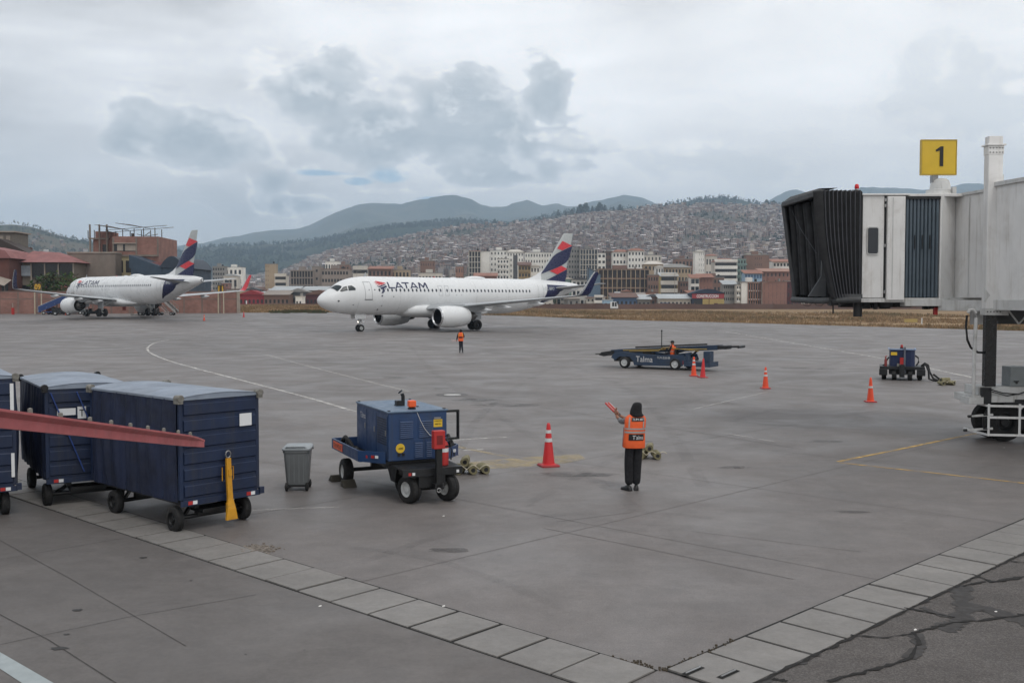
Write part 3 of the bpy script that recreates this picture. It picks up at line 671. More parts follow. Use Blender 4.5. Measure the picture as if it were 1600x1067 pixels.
def one_house(b, px, r, x, rnd, M):
    st = rnd.choice([1, 2, 2, 3, 3, 4] if r < 1700 else [1, 2, 2, 3]); w = rnd.uniform(4.5, 9); d = rnd.uniform(4.5, 7)
    k = rnd.choice([0, 0, 1, 1, 2]); wi = rnd.randrange(10); ri = rnd.randrange(8)
    house_geo(b, M, w, d, st * 2.7, k, tint_(WALLS[wi], rnd), tint_(ROOFS[ri], rnd), st, r < 2000)
    return f'{["one", "two", "three", "four"][st-1]} storey {WN[wi]} house with {["flat", "gabled", "sloping"][k]} {RN[ri]} roof'
WN = ['sandy', 'tan', 'brick', 'pale', 'grey', 'dull brick', 'white', 'ochre', 'dark brick', 'clay']; RN = ['brown', 'rust', 'grey', 'dark brown', 'concrete', 'bright tin', 'dull', 'umber']
HM = [(430, 'above the parked airliner'), (500, 'above the long concrete blocks'), (560, 'above the airliner cockpit'), (620, 'above the airliner title'), (690, 'above the brown square block'), (760, 'above the grid tower'), (820, 'above the strip tower'), (880, 'left of the airliner fin tip'), (940, 'right of the airliner fin tip'), (1000, 'above the even windowed white block'), (1060, 'above the stepped pale block'), (1110, 'above the pointed white tower'), (1170, 'above the balcony bands house'), (1240, 'left of the canopy'), (9999, 'hidden side of the jet bridge')]
hseen = {}
b = MB()
for i, (r, px, x) in enumerate(hs):
    M = Matrix.Translation((x, r, city.z(px, r) + .5)) @ Matrix.Rotation(rnd.uniform(-.5, .5) + rnd.choice([0, 0, math.pi/2]), 4, 'Z')
    if i < 240:
        q = MB(); hl = one_house(q, px, r, x, rnd, Matrix.Identity(4)) + ' low on the hillside ' + [m_ for a_, m_ in HM if px < a_][0]; hseen[hl] = hseen.get(hl, 0) + 1; hl += ', another one' if hseen[hl] > 1 else ''; o = q.build('hillside_house', M_house)
        o.matrix_world = M; tag(o, hl.replace(' with ', ', ').replace(' low on the hillside', ''), 'house', 'houses packed on the lower hillside')
    else: one_house(b, px, r, x, rnd, M)
b.build('hillside_town', M_house, kind='stuff', label='thousands of small brick and tin roofed houses covering the hillside', category='houses')
b = MB()
for i in range(160):                                # few houses on the left hill
    px = rnd.uniform(-200, 300); t = rnd.uniform(.15, .8); r = left.r0 + (left.R-left.r0)*t; x = (px-800)/F*r
    one_house(b, px, r, x, rnd, Matrix.Translation((x, r, left.z(px, r)+.4)) @ Matrix.Rotation(rnd.uniform(-.6, .6), 4, 'Z'))
b.build('scattered_houses', M_house, kind='stuff', label='small houses scattered over the hill at the far left', category='houses')
# ---- the air
hb = MB(); hb.box(-7500, 7500, -200, 10500, -14, 960)
m = bpy.data.materials.new('haze'); m.use_nodes = True; m.node_tree.nodes.clear(); n = NT(m.node_tree)
v = n.n('ShaderNodeVolumePrincipled', ins={'Color': (.60, .79, 1.0, 1), 'Density': .00014, 'Anisotropy': .2})
n.n('ShaderNodeOutputMaterial', ins={'Volume': v.outputs[0]})
HAZE = hb.build('haze', m, kind='stuff', label='pale blue haze filling the valley air', category='haze')

# ================================================================== airliners
M_air = mat('airframe_white', (218, 220, 221), .3, var=.012, scale=.35, streak=.10, dirtcol=(.38, .37, .35, 1))
M_airg = mat('airframe_grey', (160, 164, 167), .35, var=.03, scale=.6)
M_indigo = mat('livery_indigo', (24, 30, 72), .3, var=.04)
M_coral = mat('livery_coral', (205, 52, 62), .3, var=.04)
M_lgrey = mat('livery_light_grey', (176, 180, 180), .3, var=.03)
M_seam = mat('panel_seam', (120, 122, 124), .6, var=0)
M_seamd = mat('door_seam', (70, 72, 76), .6, var=0)
M_cock = mat('cockpit_glass', (46, 54, 58), .28, var=0, spec=.3)
M_pane = mat('cabin_pane', (62, 66, 76), .15, var=0)
M_lip = mat('polished_lip', (190, 192, 194), .25, .7, var=.03)
M_eng = mat('engine_dark', (38, 38, 40), .45, .4, var=.1)
M_core = mat('exhaust_metal', (92, 88, 84), .4, .7, var=.15)
M_hub = mat('gear_metal', (176, 178, 178), .4, .3, var=.1)
FS = [(0, 3.28, 3.32, .02), (.05, 3.08, 3.5, .22), (.15, 2.93, 3.66, .37), (.35, 2.74, 3.86, .57), (.65, 2.55, 4.08, .78), (1.0, 2.38, 4.30, .97), (1.4, 2.23, 4.52, 1.14), (1.8, 2.11, 4.78, 1.29), (2.2, 2.02, 5.04, 1.42), (2.6, 1.96, 5.27, 1.53),
      (3.0, 1.91, 5.44, 1.62), (3.6, 1.85, 5.62, 1.74), (4.3, 1.80, 5.76, 1.84), (5.2, 1.77, 5.85, 1.92), (6.3, 1.75, 5.89, 1.965), (7.2, 1.75, 5.89, 1.975), (12, 1.75, 5.89, 1.975), (18, 1.75, 5.89, 1.975), (24.3, 1.75, 5.89, 1.975),
      (25.6, 1.80, 5.89, 1.97), (27, 1.95, 5.89, 1.95), (28.5, 2.22, 5.885, 1.88), (30, 2.58, 5.87, 1.75), (31.5, 2.98, 5.84, 1.56), (33, 3.40, 5.79, 1.32), (34.5, 3.83, 5.70, 1.03), (35.8, 4.2, 5.59, .75), (36.8, 4.5, 5.47, .5), (37.4, 4.66, 5.37, .34), (37.57, 4.78, 5.25, .22)]
def fus(x):
    x = max(0, min(37.57, x))
    for a, c in zip(FS, FS[1:]):
        if x <= c[0]:
            t = (x - a[0]) / (c[0] - a[0]); i = FS.index(a)
            if 0 < i < len(FS) - 2:
                p, q = FS[i-1], FS[i+2]; r = []
                for k in (1, 2, 3):
                    m0 = (c[k]-p[k])/(c[0]-p[0])*(c[0]-a[0]); m1 = (q[k]-a[k])/(q[0]-a[0])*(c[0]-a[0])
                    r.append((2*t**3-3*t*t+1)*a[k] + (t**3-2*t*t+t)*m0 + (3*t*t-2*t**3)*c[k] + (t**3-t*t)*m1)
                return tuple(r)
            return tuple(a[k] + (c[k]-a[k])*t for k in (1, 2, 3))
    return FS[-1][1:]
def side(x, z, s=-1, off=.012):                    # skin point at height z on the port (s=-1) side
    bo, to, w = fus(x); zc = (bo+to)/2; h = (to-bo)/2; q = max(-1, min(1, (z-zc)/h)); c = math.sqrt(max(0, 1-q*q))
    return Vector((x, s*(w+off)*c, zc + (h+off)*q))
def roundp(x, th, s=-1, off=.012):
    bo, to, w = fus(x); zc = (bo+to)/2; h = (to-bo)/2; t = R(th); return Vector((x, s*(w+off)*math.sin(t), zc+(h+off)*math.cos(t)))
def foil(c, le, n, up, thick=.11, cam=.02):        # aerofoil section: chord along +x, thickness along up
    xs_ = [1, .85, .65, .45, .28, .15, .06, .015, 0]; pts = []
    def th(t): return thick*c*5*.2*(1.4845*math.sqrt(t) - .63*t - 1.758*t*t + 1.4215*t**3 - .5075*t**4)
    for t in xs_: pts.append(Vector(le) + X*t*c + Vector(up)*(th(t) + cam*c*4*t*(1-t)))
    for t in xs_[::-1][1:]: pts.append(Vector(le) + X*t*c + Vector(up)*(-th(t)*.75 + cam*c*4*t*(1-t)))
    return pts
def fin_y(x, z, off=.01):
    t = (z - 5.7) / (11.76 - 5.7); le = 30.45 + 4.65*t; te = 35.15 + 1.5*t; c = te-le; u = max(0.0, min(1, (x-le)/c))
    th = (.11 - .02*t)*c*(1.4845*math.sqrt(u) - .63*u - 1.758*u*u + 1.4215*u**3 - .5075*u**4); return max(th, 0) + off
def lx(px): return 36.65 + (px - 895.6) / 9.4
def lz(py): return (469 - py) * .0808 + 3.35
def cC(cx, cy): return (lx(790 + cx/7.62), lz(360 + cy/7.62))
FIN = {'coral': [[(668,132),(797,182),(665,243),(603,225)], [(655,425),(737,460),(600,527),(505,490)]],
       'indigo': [[(797,186),(735,216),(660,250),(622,268),(585,290),(550,322),(505,385),(455,458),(410,525),(500,488),(575,457),(650,425),(690,402),(720,382),(748,350),(765,310),(780,255)],
                  [(732,466),(730,520),(720,565),(705,610),(675,665),(560,662),(400,655),(395,632),(600,530)]]}
# outlines on the fuselage near the nose, measured on its flank
def nA(cx, cy): return (5.02 + (490 + cx/9.7 - 577.4)/11.84, (469 - (420 + cy/9.7))*.0673 + 3.36)
LOGO_C = [[(985,184),(1108,210),(1116,222),(1098,223),(972,196)], [(953,203),(966,202),(1066,236),(1054,246),(1040,243)], [(1000,204),(1092,226),(1078,236),(985,207)], [(962,228),(976,226),(1030,250),(1012,254)]]
LOGO_I = [[(975,256),(1004,266),(1106,230),(1112,240),(1012,282),(990,276)], [(1015,290),(1110,252),(1118,264),(1118,278),(1035,314),(1020,302)], [(1034,326),(1112,292),(1098,306),(1048,334)], [(1032,344),(1078,326),(1075,350),(1035,362)], [(1022,370),(1060,354),(1055,368),(1025,378)], [(1025,404),(1048,398),(1040,422),(1020,420)]]
WIN_X = [6.35 + .533*i for i in range(41)]
def glyphs():                                      # wide upright capitals drawn as outlines
    V = []; Fc = []
    def g(pts, x): 
        n = len(V); V.extend([((x + a) / 6.08, c) for a, c in pts]); Fc.append(tuple(range(n, n + len(pts))))
    g([(0,0),(1.0,0),(1.0,.19),(0,.19)], 0); g([(0,.2),(.2,.2),(.2,1),(0,1)], 0)
    for x in (1.02, 3.32):
        g([(0,0),(.19,0),(.62,.80),(.62,1),(.5,1)], x); g([(1.24,0),(1.05,0),(.62,.80),(.62,1),(.74,1)], x); g([(.27,.18),(.97,.18),(.90,.34),(.35,.34)], x)
    g([(0,.81),(1.1,.81),(1.1,1),(0,1)], 2.2); g([(.46,0),(.66,0),(.66,.8),(.46,.8)], 2.2)
    x = 4.66; g([(0,0),(.23,0),(.34,1),(.12,1)], x); g([(1.42,0),(1.19,0),(1.08,1),(1.30,1)], x); g([(.12,1),(.34,1),(.77,.36),(.71,.12),(.65,.12)], x); g([(1.30,1),(1.08,1),(.65,.36),(.71,.12),(.77,.12)], x)
    return V, Fc
GLY = glyphs()
def airliner(label, loc, rz, reg, far=False):
    pl = thing('airliner', label, 'airplane', loc, rz)
    # fuselage
    b = MB(); xs_ = sorted(set([round(.05*i, 2) for i in range(1, 5)] + [.3, .45, .65, .85, 1.05, 1.3, 1.55, 1.8, 2.05, 2.3, 2.6, 2.9, 3.3, 3.8, 4.4, 5.2, 6.2, 7.2, 12, 18, 24.3, 25.2, 26, 27, 28, 29, 30, 31, 32, 33, 34, 35, 36, 36.8, 37.3, 37.57])); rings = []
    N = 56
    for x in [0.0] + xs_:
        bo, to, w = fus(x); zc = (bo+to)/2; h = (to-bo)/2
        rings.append([Vector((x, w*math.sin(2*math.pi*i/N), zc + h*math.cos(2*math.pi*i/N))) for i in range(N)])
    b.loft(rings); b.build('fuselage', M_air, pl, smooth=50)
    b = MB(); b.lathe([(0, .24), (.06, .17), (-.1, .15)], (37.56, 0, 5.015), (1, 0, 0), 16, 0, (True, True)); b.build('tail_exhaust', M_eng, pl, smooth=40)
    # belly fairing
    b = MB(); rings = []
    for x, w, bo, to in ((9.9, .3, 1.9, 2.1), (10.4, 1.5, 1.66, 2.7), (11.2, 1.98, 1.52, 3.0), (12.3, 2.12, 1.44, 3.05), (14, 2.17, 1.40, 3.0), (17, 2.17, 1.40, 2.9), (19.3, 2.08, 1.45, 2.7), (20.8, 1.7, 1.6, 2.4), (22, .9, 1.78, 2.1), (22.4, .2, 1.88, 2.0)):
        zc = (bo+to)/2; h = (to-bo)/2; r_ = []
        for i in range(32):
            a = 2*math.pi*i/32; c, s_ = math.cos(a), math.sin(a); r_.append(Vector((x, w*math.copysign(abs(s_)**.75, s_), zc + h*math.copysign(abs(c)**.75, c))))
        rings.append(r_)
    b.loft(rings); b.build('belly_fairing', M_air, pl, smooth=50)
    # wings
    for s in (-1, 1):
        b = MB(); rings = []
        for y, xl, c, z, th in ((1.2, 11.6, 7.2, 2.28, .13), (2.0, 12.2, 6.6, 2.36, .13), (4.2, 13.45, 5.1, 2.56, .12), (6.4, 14.65, 3.95, 2.76, .115), (10, 16.55, 3.1, 3.1, .11), (14, 18.65, 2.2, 3.48, .105), (16.6, 20.05, 1.65, 3.73, .10), (17.05, 20.3, 1.56, 3.78, .10)):
            rings.append([p for p in foil(c, (xl, s*y, z), 0, (0, 0, 1), th)])
        b.loft(rings); wg = b.build('wing', M_airg, pl, smooth=45)
        b = MB(); rings = []
        for y, xl, c, z, n_ in ((17.05, 20.3, 1.56, 3.78, (0, 0, 1)), (17.35, 20.55, 1.5, 3.85, (0, -.35*s, .93)), (17.55, 20.8, 1.42, 4.08, (0, -.75*s, .65)), (17.68, 21.1, 1.3, 4.5, (0, -.96*s, .25)), (17.8, 21.55, 1.1, 5.2, (0, -.99*s, .12)), (17.92, 22.15, .85, 6.0, (0, -.99*s, .12)), (17.96, 22.45, .55, 6.28, (0, -.99*s, .12))):
            rings.append(foil(c, (xl, s*y, z), 0, n_, .10, 0))
        b.loft(rings)
        # livery: inner faces coral, outer faces indigo, leading edge bare
        nf = len(rings[0]); mi = []
        for k, f in enumerate(b.f):
            j = k % nf if k < nf*(len(rings)-1) else -1; seg = k // nf
            if j < 0 or seg < 1: mi.append(0)
            elif j in (5, 6, 7, 8, 9, 10): mi.append(0)
            else: mi.append(1 if j < 8 else 2)
        b.m = mi; b.build('sharklet', [M_airg, M_coral, M_indigo], wg, smooth=45)
        for y, x0, x1, z in ((4.6, 16.3, 19.6, 2.32), (7.6, 17.2, 19.9, 2.62), (11.6, 18.7, 21.2, 3.02)):
            rg = []; b = MB()
            for t, r_ in ((0, .03), (.12, .16), (.35, .24), (.65, .2), (.9, .08), (1, .02)):
                c = Vector((x0 + (x1-x0)*t, s*y, z - .05 - .04*math.sin(t*3.1))); rg.append(b.ring(c, Y_, Z, r_*.7, r_*1.05, 10))
            b.loft(rg); b.build('flap_fairing', M_air, wg, smooth=50)
        b = MB(); b.tube([(x - .015, s*(y + .0), z) for y, x, z in ((17.1, 20.34, 3.79), (17.36, 20.56, 3.87), (17.56, 20.8, 4.1), (17.69, 21.1, 4.5), (17.81, 21.55, 5.2), (17.93, 22.15, 6.0), (17.97, 22.45, 6.28))], .035, 6); b.build('leading_edge', M_lip, wg, smooth=60)
        # engine with pylon
        ey, ez = s*5.75, 1.58; b = MB()
        b.lathe([(0.0, .93), (.18, 1.04), (.5, 1.12), (1.3, 1.18), (2.3, 1.17), (3.2, 1.06), (3.95, .90), (4.0, .86), (3.9, .80)], (11.05, ey, ez), (1, 0, 0), 40)
        en = b.build('engine_cowl', M_air, pl, smooth=50)
        b = MB(); b.lathe([(.12, .80), (.02, .84), (-.035, .885), (0.0, .932), (.1, .995), (.2, 1.045)], (11.05, ey, ez), (1, 0, 0), 40); b.build('inlet_lip', M_lip, en, smooth=60)
        b = MB(); b.lathe([(.1, .805), (.4, .79), (.95, .80), (.96, .02)], (11.05, ey, ez), (1, 0, 0), 40)
        b.build('inlet_duct', M_eng, en, smooth=50)
        b = MB(); b.lathe([(.5, .01), (.62, .1), (.9, .24), (.95, .25)], (11.05, ey, ez), (1, 0, 0), 16)
        for k in range(22):
            a = k*2*math.pi/22; u = Vector((0, math.cos(a), math.sin(a))); v = Vector((0, -math.sin(a), math.cos(a))); o_ = Vector((11.9, ey, ez))
            b.add([o_ + u*.24 - v*.03, o_ + u*.24 + v*.03 + X*.05, o_ + u*.78 + v*.1 + X*.07, o_ + u*.78 - v*.02 - X*.03], [(0,1,2,3)])
        b.build('fan', M_dsteel, en, smooth=30)
        b = MB(); b.lathe([(3.75, .62), (4.2, .60), (4.95, .46), (5.0, .42), (4.9, .38), (4.8, .22), (5.3, .12), (5.6, .02)], (11.05, ey, ez), (1, 0, 0), 28); b.build('exhaust_core', M_core, en, smooth=45)
        b = MB(); b.lathe([(3.85, .82), (3.5, .80), (3.5, .60)], (11.05, ey, ez), (1, 0, 0), 32); b.build('exhaust_duct', M_eng, en, smooth=45)
        b = MB(); b.loft([[Vector((x, ey + q*w, z)) for q, z in ((-1, z0), (1, z0), (1, z1), (-1, z1))] for x, w, z0, z1 in ((11.9, .03, 2.62, 2.74), (12.8, .2, 2.4, 2.86), (14.4, .24, 2.2, 2.92), (16.2, .2, 2.05, 2.75), (17.6, .04, 2.4, 2.6))]); b.build('pylon', M_airg, en, smooth=50)
    # fin, stabilisers
    b = MB(); b.loft([foil(te-le, (le, 0, z), 0, (0, 1, 0), th, 0) for z, le, te, th in ((5.55, 30.33, 35.1, .11), (5.7, 30.45, 35.15, .11), (7.7, 31.98, 35.65, .107), (9.7, 33.52, 36.14, .10), (11.6, 34.97, 36.61, .09), (11.76, 35.2, 36.62, .06))])
    b.build('fin', M_lgrey, pl, smooth=45)
    # dorsal fillet
    b = MB(); b.loft([[Vector((x, q*w, z)) for q, z in ((-1, 5.7), (0, z1), (1, 5.7))] for x, w, z1 in ((28.2, .02, 5.88), (29.3, .14, 6.05), (30.3, .2, 6.4), (31.0, .2, 6.8), (31.4, .1, 7.0))]); b.build('dorsal_fillet', M_air, pl, smooth=60)
    for s in (-1, 1):
        b = MB(); b.loft([foil(c, (xl, s*y, z), 0, (0, 0, 1), .1, 0) for y, xl, c, z in ((.6, 31.9, 3.9, 4.75), (1.2, 32.35, 3.5, 4.82), (6.1, 35.0, 1.35, 5.35), (6.22, 35.15, 1.15, 5.37))]); b.build('tailplane', M_airg, pl, smooth=45)
        for kind, mt in (('coral', M_coral), ('indigo', M_indigo)):
            conform([[cC(*p) for p in pg] for pg in FIN[kind]], lambda x, z: Vector((x, s*fin_y(x, max(z, 5.72), .022), z)), (.35, .4), 'fin_stripe', mt, pl)
        sw = [cC(*p) for p in ((398,652),(675,662),(650,690),(605,712),(560,732),(540,762),(490,800),(420,835),(330,872),(258,910),(300,870),(345,815),(368,765),(382,720),(390,690))]
        sw = [(x, min(z, 5.86)) for x, z in sw]
        conform([sw], lambda x, z: side(x, z, s, .022), (.4, .22), 'tail_swoosh', M_indigo, pl)
        # aft door outline, white arcs on the indigo
        for xx in (29.2, 30.05):
            conform([[(xx, 3.5), (xx+.05, 3.5), (xx+.05, 5.2), (xx, 5.2)]], lambda x, z: side(x, z, s, .028), (.1, .2), 'door_outline', M_lgrey, pl)
        # titles
        tv, tf = GLY
        x0, x1, z0, z1 = 7.55, 12.75, 4.60, 5.27
        if s > 0: tv = [(1-a, b_) for a, b_ in tv]
        conform([], lambda x, z: side(x, z, s, .016), (.3, .08), 'lettering', M_indigo, pl, vf=([(x0 + a*(x1-x0), z0 + q*(z1-z0)) for a, q in tv], tf))
        for polys, mt, nm in ((LOGO_C, M_coral, 'emblem'), (LOGO_I, M_indigo, 'emblem')):
            pp = [[nA(*p) for p in pg] for pg in polys]
            for pg in pp: conform([pg], lambda x, z: side(x, z, s, .018 if mt is M_indigo else .016), (.15, .1), nm, mt, pl)
        tv, tf = text_polys(reg, .01)
        if s > 0: tv = [(1-a, b_) for a, b_ in tv]
        conform([], lambda x, z: side(x, z, s, .03), (.3, .1), 'lettering', M_lgrey, pl, vf=([(30.35 + a*1.75, 4.55 + q*.38) for a, q in tv], tf))
        # cabin windows: one pane each
        oc = [(.115*math.cos(R(22.5+45*k))*1.05, .17*math.sin(R(22.5+45*k))*1.08) for k in range(8)]
        for x in WIN_X:
            if 13.9 < x < 15.9 or x > 28.0: continue
            conform([[(x+a, 4.42+c) for a, c in oc]], lambda q, z: side(q, z, s, .01), (9, 9), 'window', M_pane, pl)
        for x in (14.4, 15.3):
            conform([[(x+a, 4.42+c) for a, c in oc]], lambda q, z: side(q, z, s, .01), (9, 9), 'window', M_pane, pl)
            e = conform([[(x-.27, 3.85), (x-.245, 3.85), (x-.245, 4.95), (x-.27, 4.95)], [(x+.245, 3.85), (x+.27, 3.85), (x+.27, 4.95), (x+.245, 4.95)], [(x-.245, 3.85), (x+.245, 3.85), (x+.245, 3.872), (x-.245, 3.872)], [(x-.245, 4.93), (x+.245, 4.93), (x+.245, 4.95), (x-.245, 4.95)]], lambda q, z: side(q, z, s, .009), (9, .15), 'emergency_exit', M_seam, pl)
        # forward door with its sill and small window
        dx0, dx1, dz0, dz1 = 4.62, 5.44, 3.42, 5.28
        t_ = .028
        conform([[(dx0, dz0), (dx0+t_, dz0), (dx0+t_, dz1), (dx0, dz1)], [(dx1-t_, dz0), (dx1, dz0), (dx1, dz1), (dx1-t_, dz1)], [(dx0+t_, dz1-t_), (dx1-t_, dz1-t_), (dx1-t_, dz1), (dx0+t_, dz1)]], lambda q, z: side(q, z, s, .009), (.2, .12), 'door', M_seamd, pl)
        conform([[(dx0-.08, dz0-.05), (dx1+.06, dz0-.05), (dx1+.06, dz0+.02), (dx0-.08, dz0+.02)]], lambda q, z: side(q, z, s, .02), (.2, .1), 'door_sill', M_blackp, pl)
        conform([[(5.10+.05*math.cos(k), 4.42+.08*math.sin(k)) for k in (0, 1, 2, 3, 4, 5)]], lambda q, z: side(q, z, s, .012), (9, 9), 'door_window', M_pane, pl)
        for x, z, r_ in ((5.78, 4.44, .085), (8.1, 3.72, .07), (6.75, 2.75, .07), (3.35, 2.85, .07), (1.75, 3.25, .12), (6.4, 2.35, .1), (16.6, 3.9, .05), (17.3, 3.9, .05)):
            conform([[(x+r_*math.cos(k), z+r_*.8*math.sin(k)) for k in (0, 1, 2, 3, 4, 5)]], lambda q, zz: side(q, zz, s, .01), (9, 9), 'static_port', M_seamd, pl)
        # circumference seams
        for xx, za, zb in ((9.0, 2.2, 5.2), (19.5, 3.1, 5.3), (24.3, 2.4, 5.4), (3.9, 2.0, 3.3), (11.9, 1.8, 2.6)):
            conform([[(xx, za), (xx+.012, za), (xx+.012, zb), (xx, zb)]], lambda q, z: side(q, z, s, .006), (9, .15), 'skin_seam', M_seam, pl, kind='stuff')
        # cockpit panes
        for pane in ([(1.42, 6), (1.95, 5), (2.32, 39), (2.2, 44), (1.82, 52), (1.7, 50)], [(1.97, 55), (2.42, 45.5), (2.78, 47.5), (2.74, 65), (2.1, 62)], [(2.87, 48.5), (3.28, 50.5), (3.6, 64), (3.55, 70), (2.83, 67)]):
            conform([pane], lambda x, th: roundp(x, th, s, .025), (.2, 8), 'cockpit_window', M_cock, pl)
    # top furniture
    b = MB(); b.loft([b.ring(Vector((x, 0, 5.86)), Y_, Z, w, h_, 16) for x, w, h_ in ((19.2, .05, .02), (19.5, .42, .16), (20.2, .55, .27), (21.2, .55, .28), (22.0, .42, .16), (22.3, .05, .02))]); b.build('satellite_dome', M_air, pl, smooth=60)
    b = MB(); b.loft([b.ring(Vector((x, 0, 5.88)), Y_, Z, w, h_, 10) for x, w, h_ in ((17.1, .02, .02), (17.4, .2, .1), (17.8, .2, .1), (18.1, .02, .02))]); b.build('antenna_dome', M_air, pl, smooth=60)
    b = MB(); b.loft([[Vector(p) for p in ((5.55, -.03, 5.8), (5.85, 0, 5.8), (5.55, .03, 5.8), (5.5, 0, 5.8))], [Vector(p) for p in ((5.8, -.015, 6.3), (5.92, 0, 6.3), (5.8, .015, 6.3), (5.78, 0, 6.3))]]); b.build('antenna', M_airg, pl)
    b = MB(); b.lathe([(0, .1), (.08, .09), (.12, .04), (.13, 0.001)], (14.9, 0, 5.88), (0, 0, 1), 10); b.build('beacon', M_red, pl, smooth=40)
    # nose gear
    ng = MB(); ng.cyl((5.07, 0, .4), (5.0, 0, 2.0), .075, .1, 12); ng.cyl((5.07, -.32, .38), (5.07, .32, .38), .05); ng.bar((5.0, 0, .9), (5.75, 0, 1.75), .07, .07); ng.bar((5.07, 0, .75), (4.8, 0, .95), .05, .16); ng.bar((4.8, 0, .95), (5.02, 0, 1.15), .05, .12)
    g = ng.build('nose_gear', M_hub, pl, smooth=40)
    for q in (-.25, .25): wheel(g, (5.07, q, .38), .38, .2, rim=M_hub, n=24)
    b = MB()
    for q in (-1, 1):
        b.box(4.2, 5.6, q*.42-.02, q*.42+.02, 1.35, 1.9); b.box(5.2, 5.5, q*.2-.015, q*.2+.015, 1.0, 1.7)
    b.build('gear_door', M_air, g)
    b = MB(); b.lathe([(0, .09), (.06, .1), (.1, .06)], (4.93, -.0, 1.02), (-1, 0, 0), 12, 0, (True, True)); b.lathe([(0, .08), (.06, .09), (.1, .05)], (4.93, 0, 1.28), (-1, 0, 0), 12, 0, (True, True))
    lt = b.build('taxi_light', M_lip, g)
    if not far:
        ml = bpy.data.materials.new('lit_lamp'); ml.use_nodes = True; pb = ml.node_tree.nodes['Principled BSDF']; pb.inputs['Emission Color'].default_value = (1, .86, .66, 1); pb.inputs['Emission Strength'].default_value = 9
        b = MB(); b.lathe([(.101, .075), (.115, .001)], (4.93, 0, 1.02), (-1, 0, 0), 12); b.build('lamp_glass', ml, lt)
    for s in (-1, 1):
        mg = MB(); mg.cyl((17.71, s*3.8, .55), (17.55, s*3.65, 2.4), .11, .15, 12); mg.cyl((17.71, s*3.8-.6, .58), (17.71, s*3.8+.6, .58), .08); mg.bar((17.6, s*3.7, 1.3), (17.5, s*2.2, 2.3), .1, .1); mg.bar((17.75, s*3.8, .7), (18.15, s*3.8, 1.05), .06, .12); mg.bar((18.15, s*3.8, 1.05), (17.7, s*3.78, 1.5), .06, .12)
        g = mg.build('main_gear', M_hub, pl, smooth=40)
        for q in (-.465, .465): wheel(g, (17.71, s*3.8+q, .58), .58, .4, rim=M_eng, n=28, rr=.48)
        b = MB(); b.box(17.0, 18.5, s*4.0-.02, s*4.0+.02, 1.15, 2.45); b.build('gear_door', M_airg, g)
    return pl
A1 = .7095
p1 = airliner('white airliner with indigo and coral fin taxiing nose left in mid apron', (-20.1, 103.7, .255), A1, 'CC-BFO')
p2z = gz(-58, 167) + .02
p2 = airliner('parked white jet airliner seen from behind its tail beside the brick perimeter wall', (-70.0, 158.6, p2z), -.706, 'CC-BAG', far=True)

# ================================================================== people
def skin_body(name, verts, edges, rad, mt, parent, root=0, sub=2):
    me = bpy.data.meshes.new(name); me.from_pydata([Vector(v) for v in verts], edges, []); me.materials.append(mt)
    o = bpy.data.objects.new(name, me); C.objects.link(o); o.parent = parent
    o.modifiers.new('skin', 'SKIN').use_smooth_shade = True
    if not me.skin_vertices:
        bm = bmesh.new(); bm.from_mesh(me); bm.verts.layers.skin.verify(); bm.to_mesh(me); bm.free()
    for i, r_ in enumerate(rad):
        me.skin_vertices[0].data[i].radius = (r_, r_) if not isinstance(r_, tuple) else r_
        me.skin_vertices[0].data[i].use_root = (i == root)
    s = o.modifiers.new('sub', 'SUBSURF'); s.levels = sub; s.render_levels = sub
    return o
M_skin = mat('skin', (140, 98, 78), .6, var=.05); M_trou = mat('dark_trousers', (22, 22, 26), .9, var=.2, scale=9, bump=.4, bscale=12); M_jack = mat('dark_jacket', (26, 28, 38), .85, var=.2, scale=9)
M_vest = mat('orange_vest', (226, 94, 42), .7, var=.08, scale=6, bump=.5, bscale=9); M_refl = mat('reflective_tape', (150, 148, 146), .4, var=.08); M_sleeve = mat('grey_patterned_sleeve', (104, 104, 108), .85, var=.45, scale=26)
M_hood = mat('black_knit_hood', (20, 20, 22), .95, var=.2, scale=30, bump=.5, bscale=60); M_shoe = mat('black_shoe', (16, 16, 17), .4, var=.1)
M_print = mat('white_print', (205, 205, 205), .6, var=0); M_panel = mat('black_panel', (22, 22, 24), .7, var=.1)
M_wand = mat('red_wand', (206, 62, 58), .35, var=.04); M_wandw = mat('wand_white', (214, 180, 176), .4, var=.02)
def hand(parent, wrist, dirv, palmn, s=1.0, curl=.9, mt=None):
    """palm, four unequal fingers curled round a grip, thumb from the side of the palm"""
    d = Vector(dirv).normalized(); n_ = Vector(palmn).normalized(); sd_ = d.cross(n_).normalized(); w = Vector(wrist); V = []; E = []; Rr = []
    def av(p, r_, fr=None):
        V.append(p); Rr.append(r_ * s); i = len(V) - 1
        if fr is not None: E.append((fr, i))
        return i
    a = av(w, .024); k = av(w + d*.035*s, .026, a); c = av(w + d*.065*s, .026, k)
    for q, L in ((-.030, .064), (-.010, .073), (.011, .069), (.031, .054)):
        p = w + d*.082*s + sd_*q*s; i = av(p, .010, c); dd = d.copy()
        for m_, t in enumerate((.42, .33, .25)):
            dd = (dd + n_*curl*(.75 if m_ else .55)).normalized(); p = p + dd*L*t*s*1.15; i = av(p, .0088 - m_*.0008, i)
    p = w + d*.03*s - sd_*.032*s; i = av(p, .012, k)
    for dd, L in ((d*.7 - sd_*.6 + n_*.5, .032), (d*.6 + n_*.9, .026)): p = p + dd.normalized()*L*s; i = av(p, .010, i)
    return skin_body('hand', V, E, Rr, mt or M_skin, parent, 1, 1)
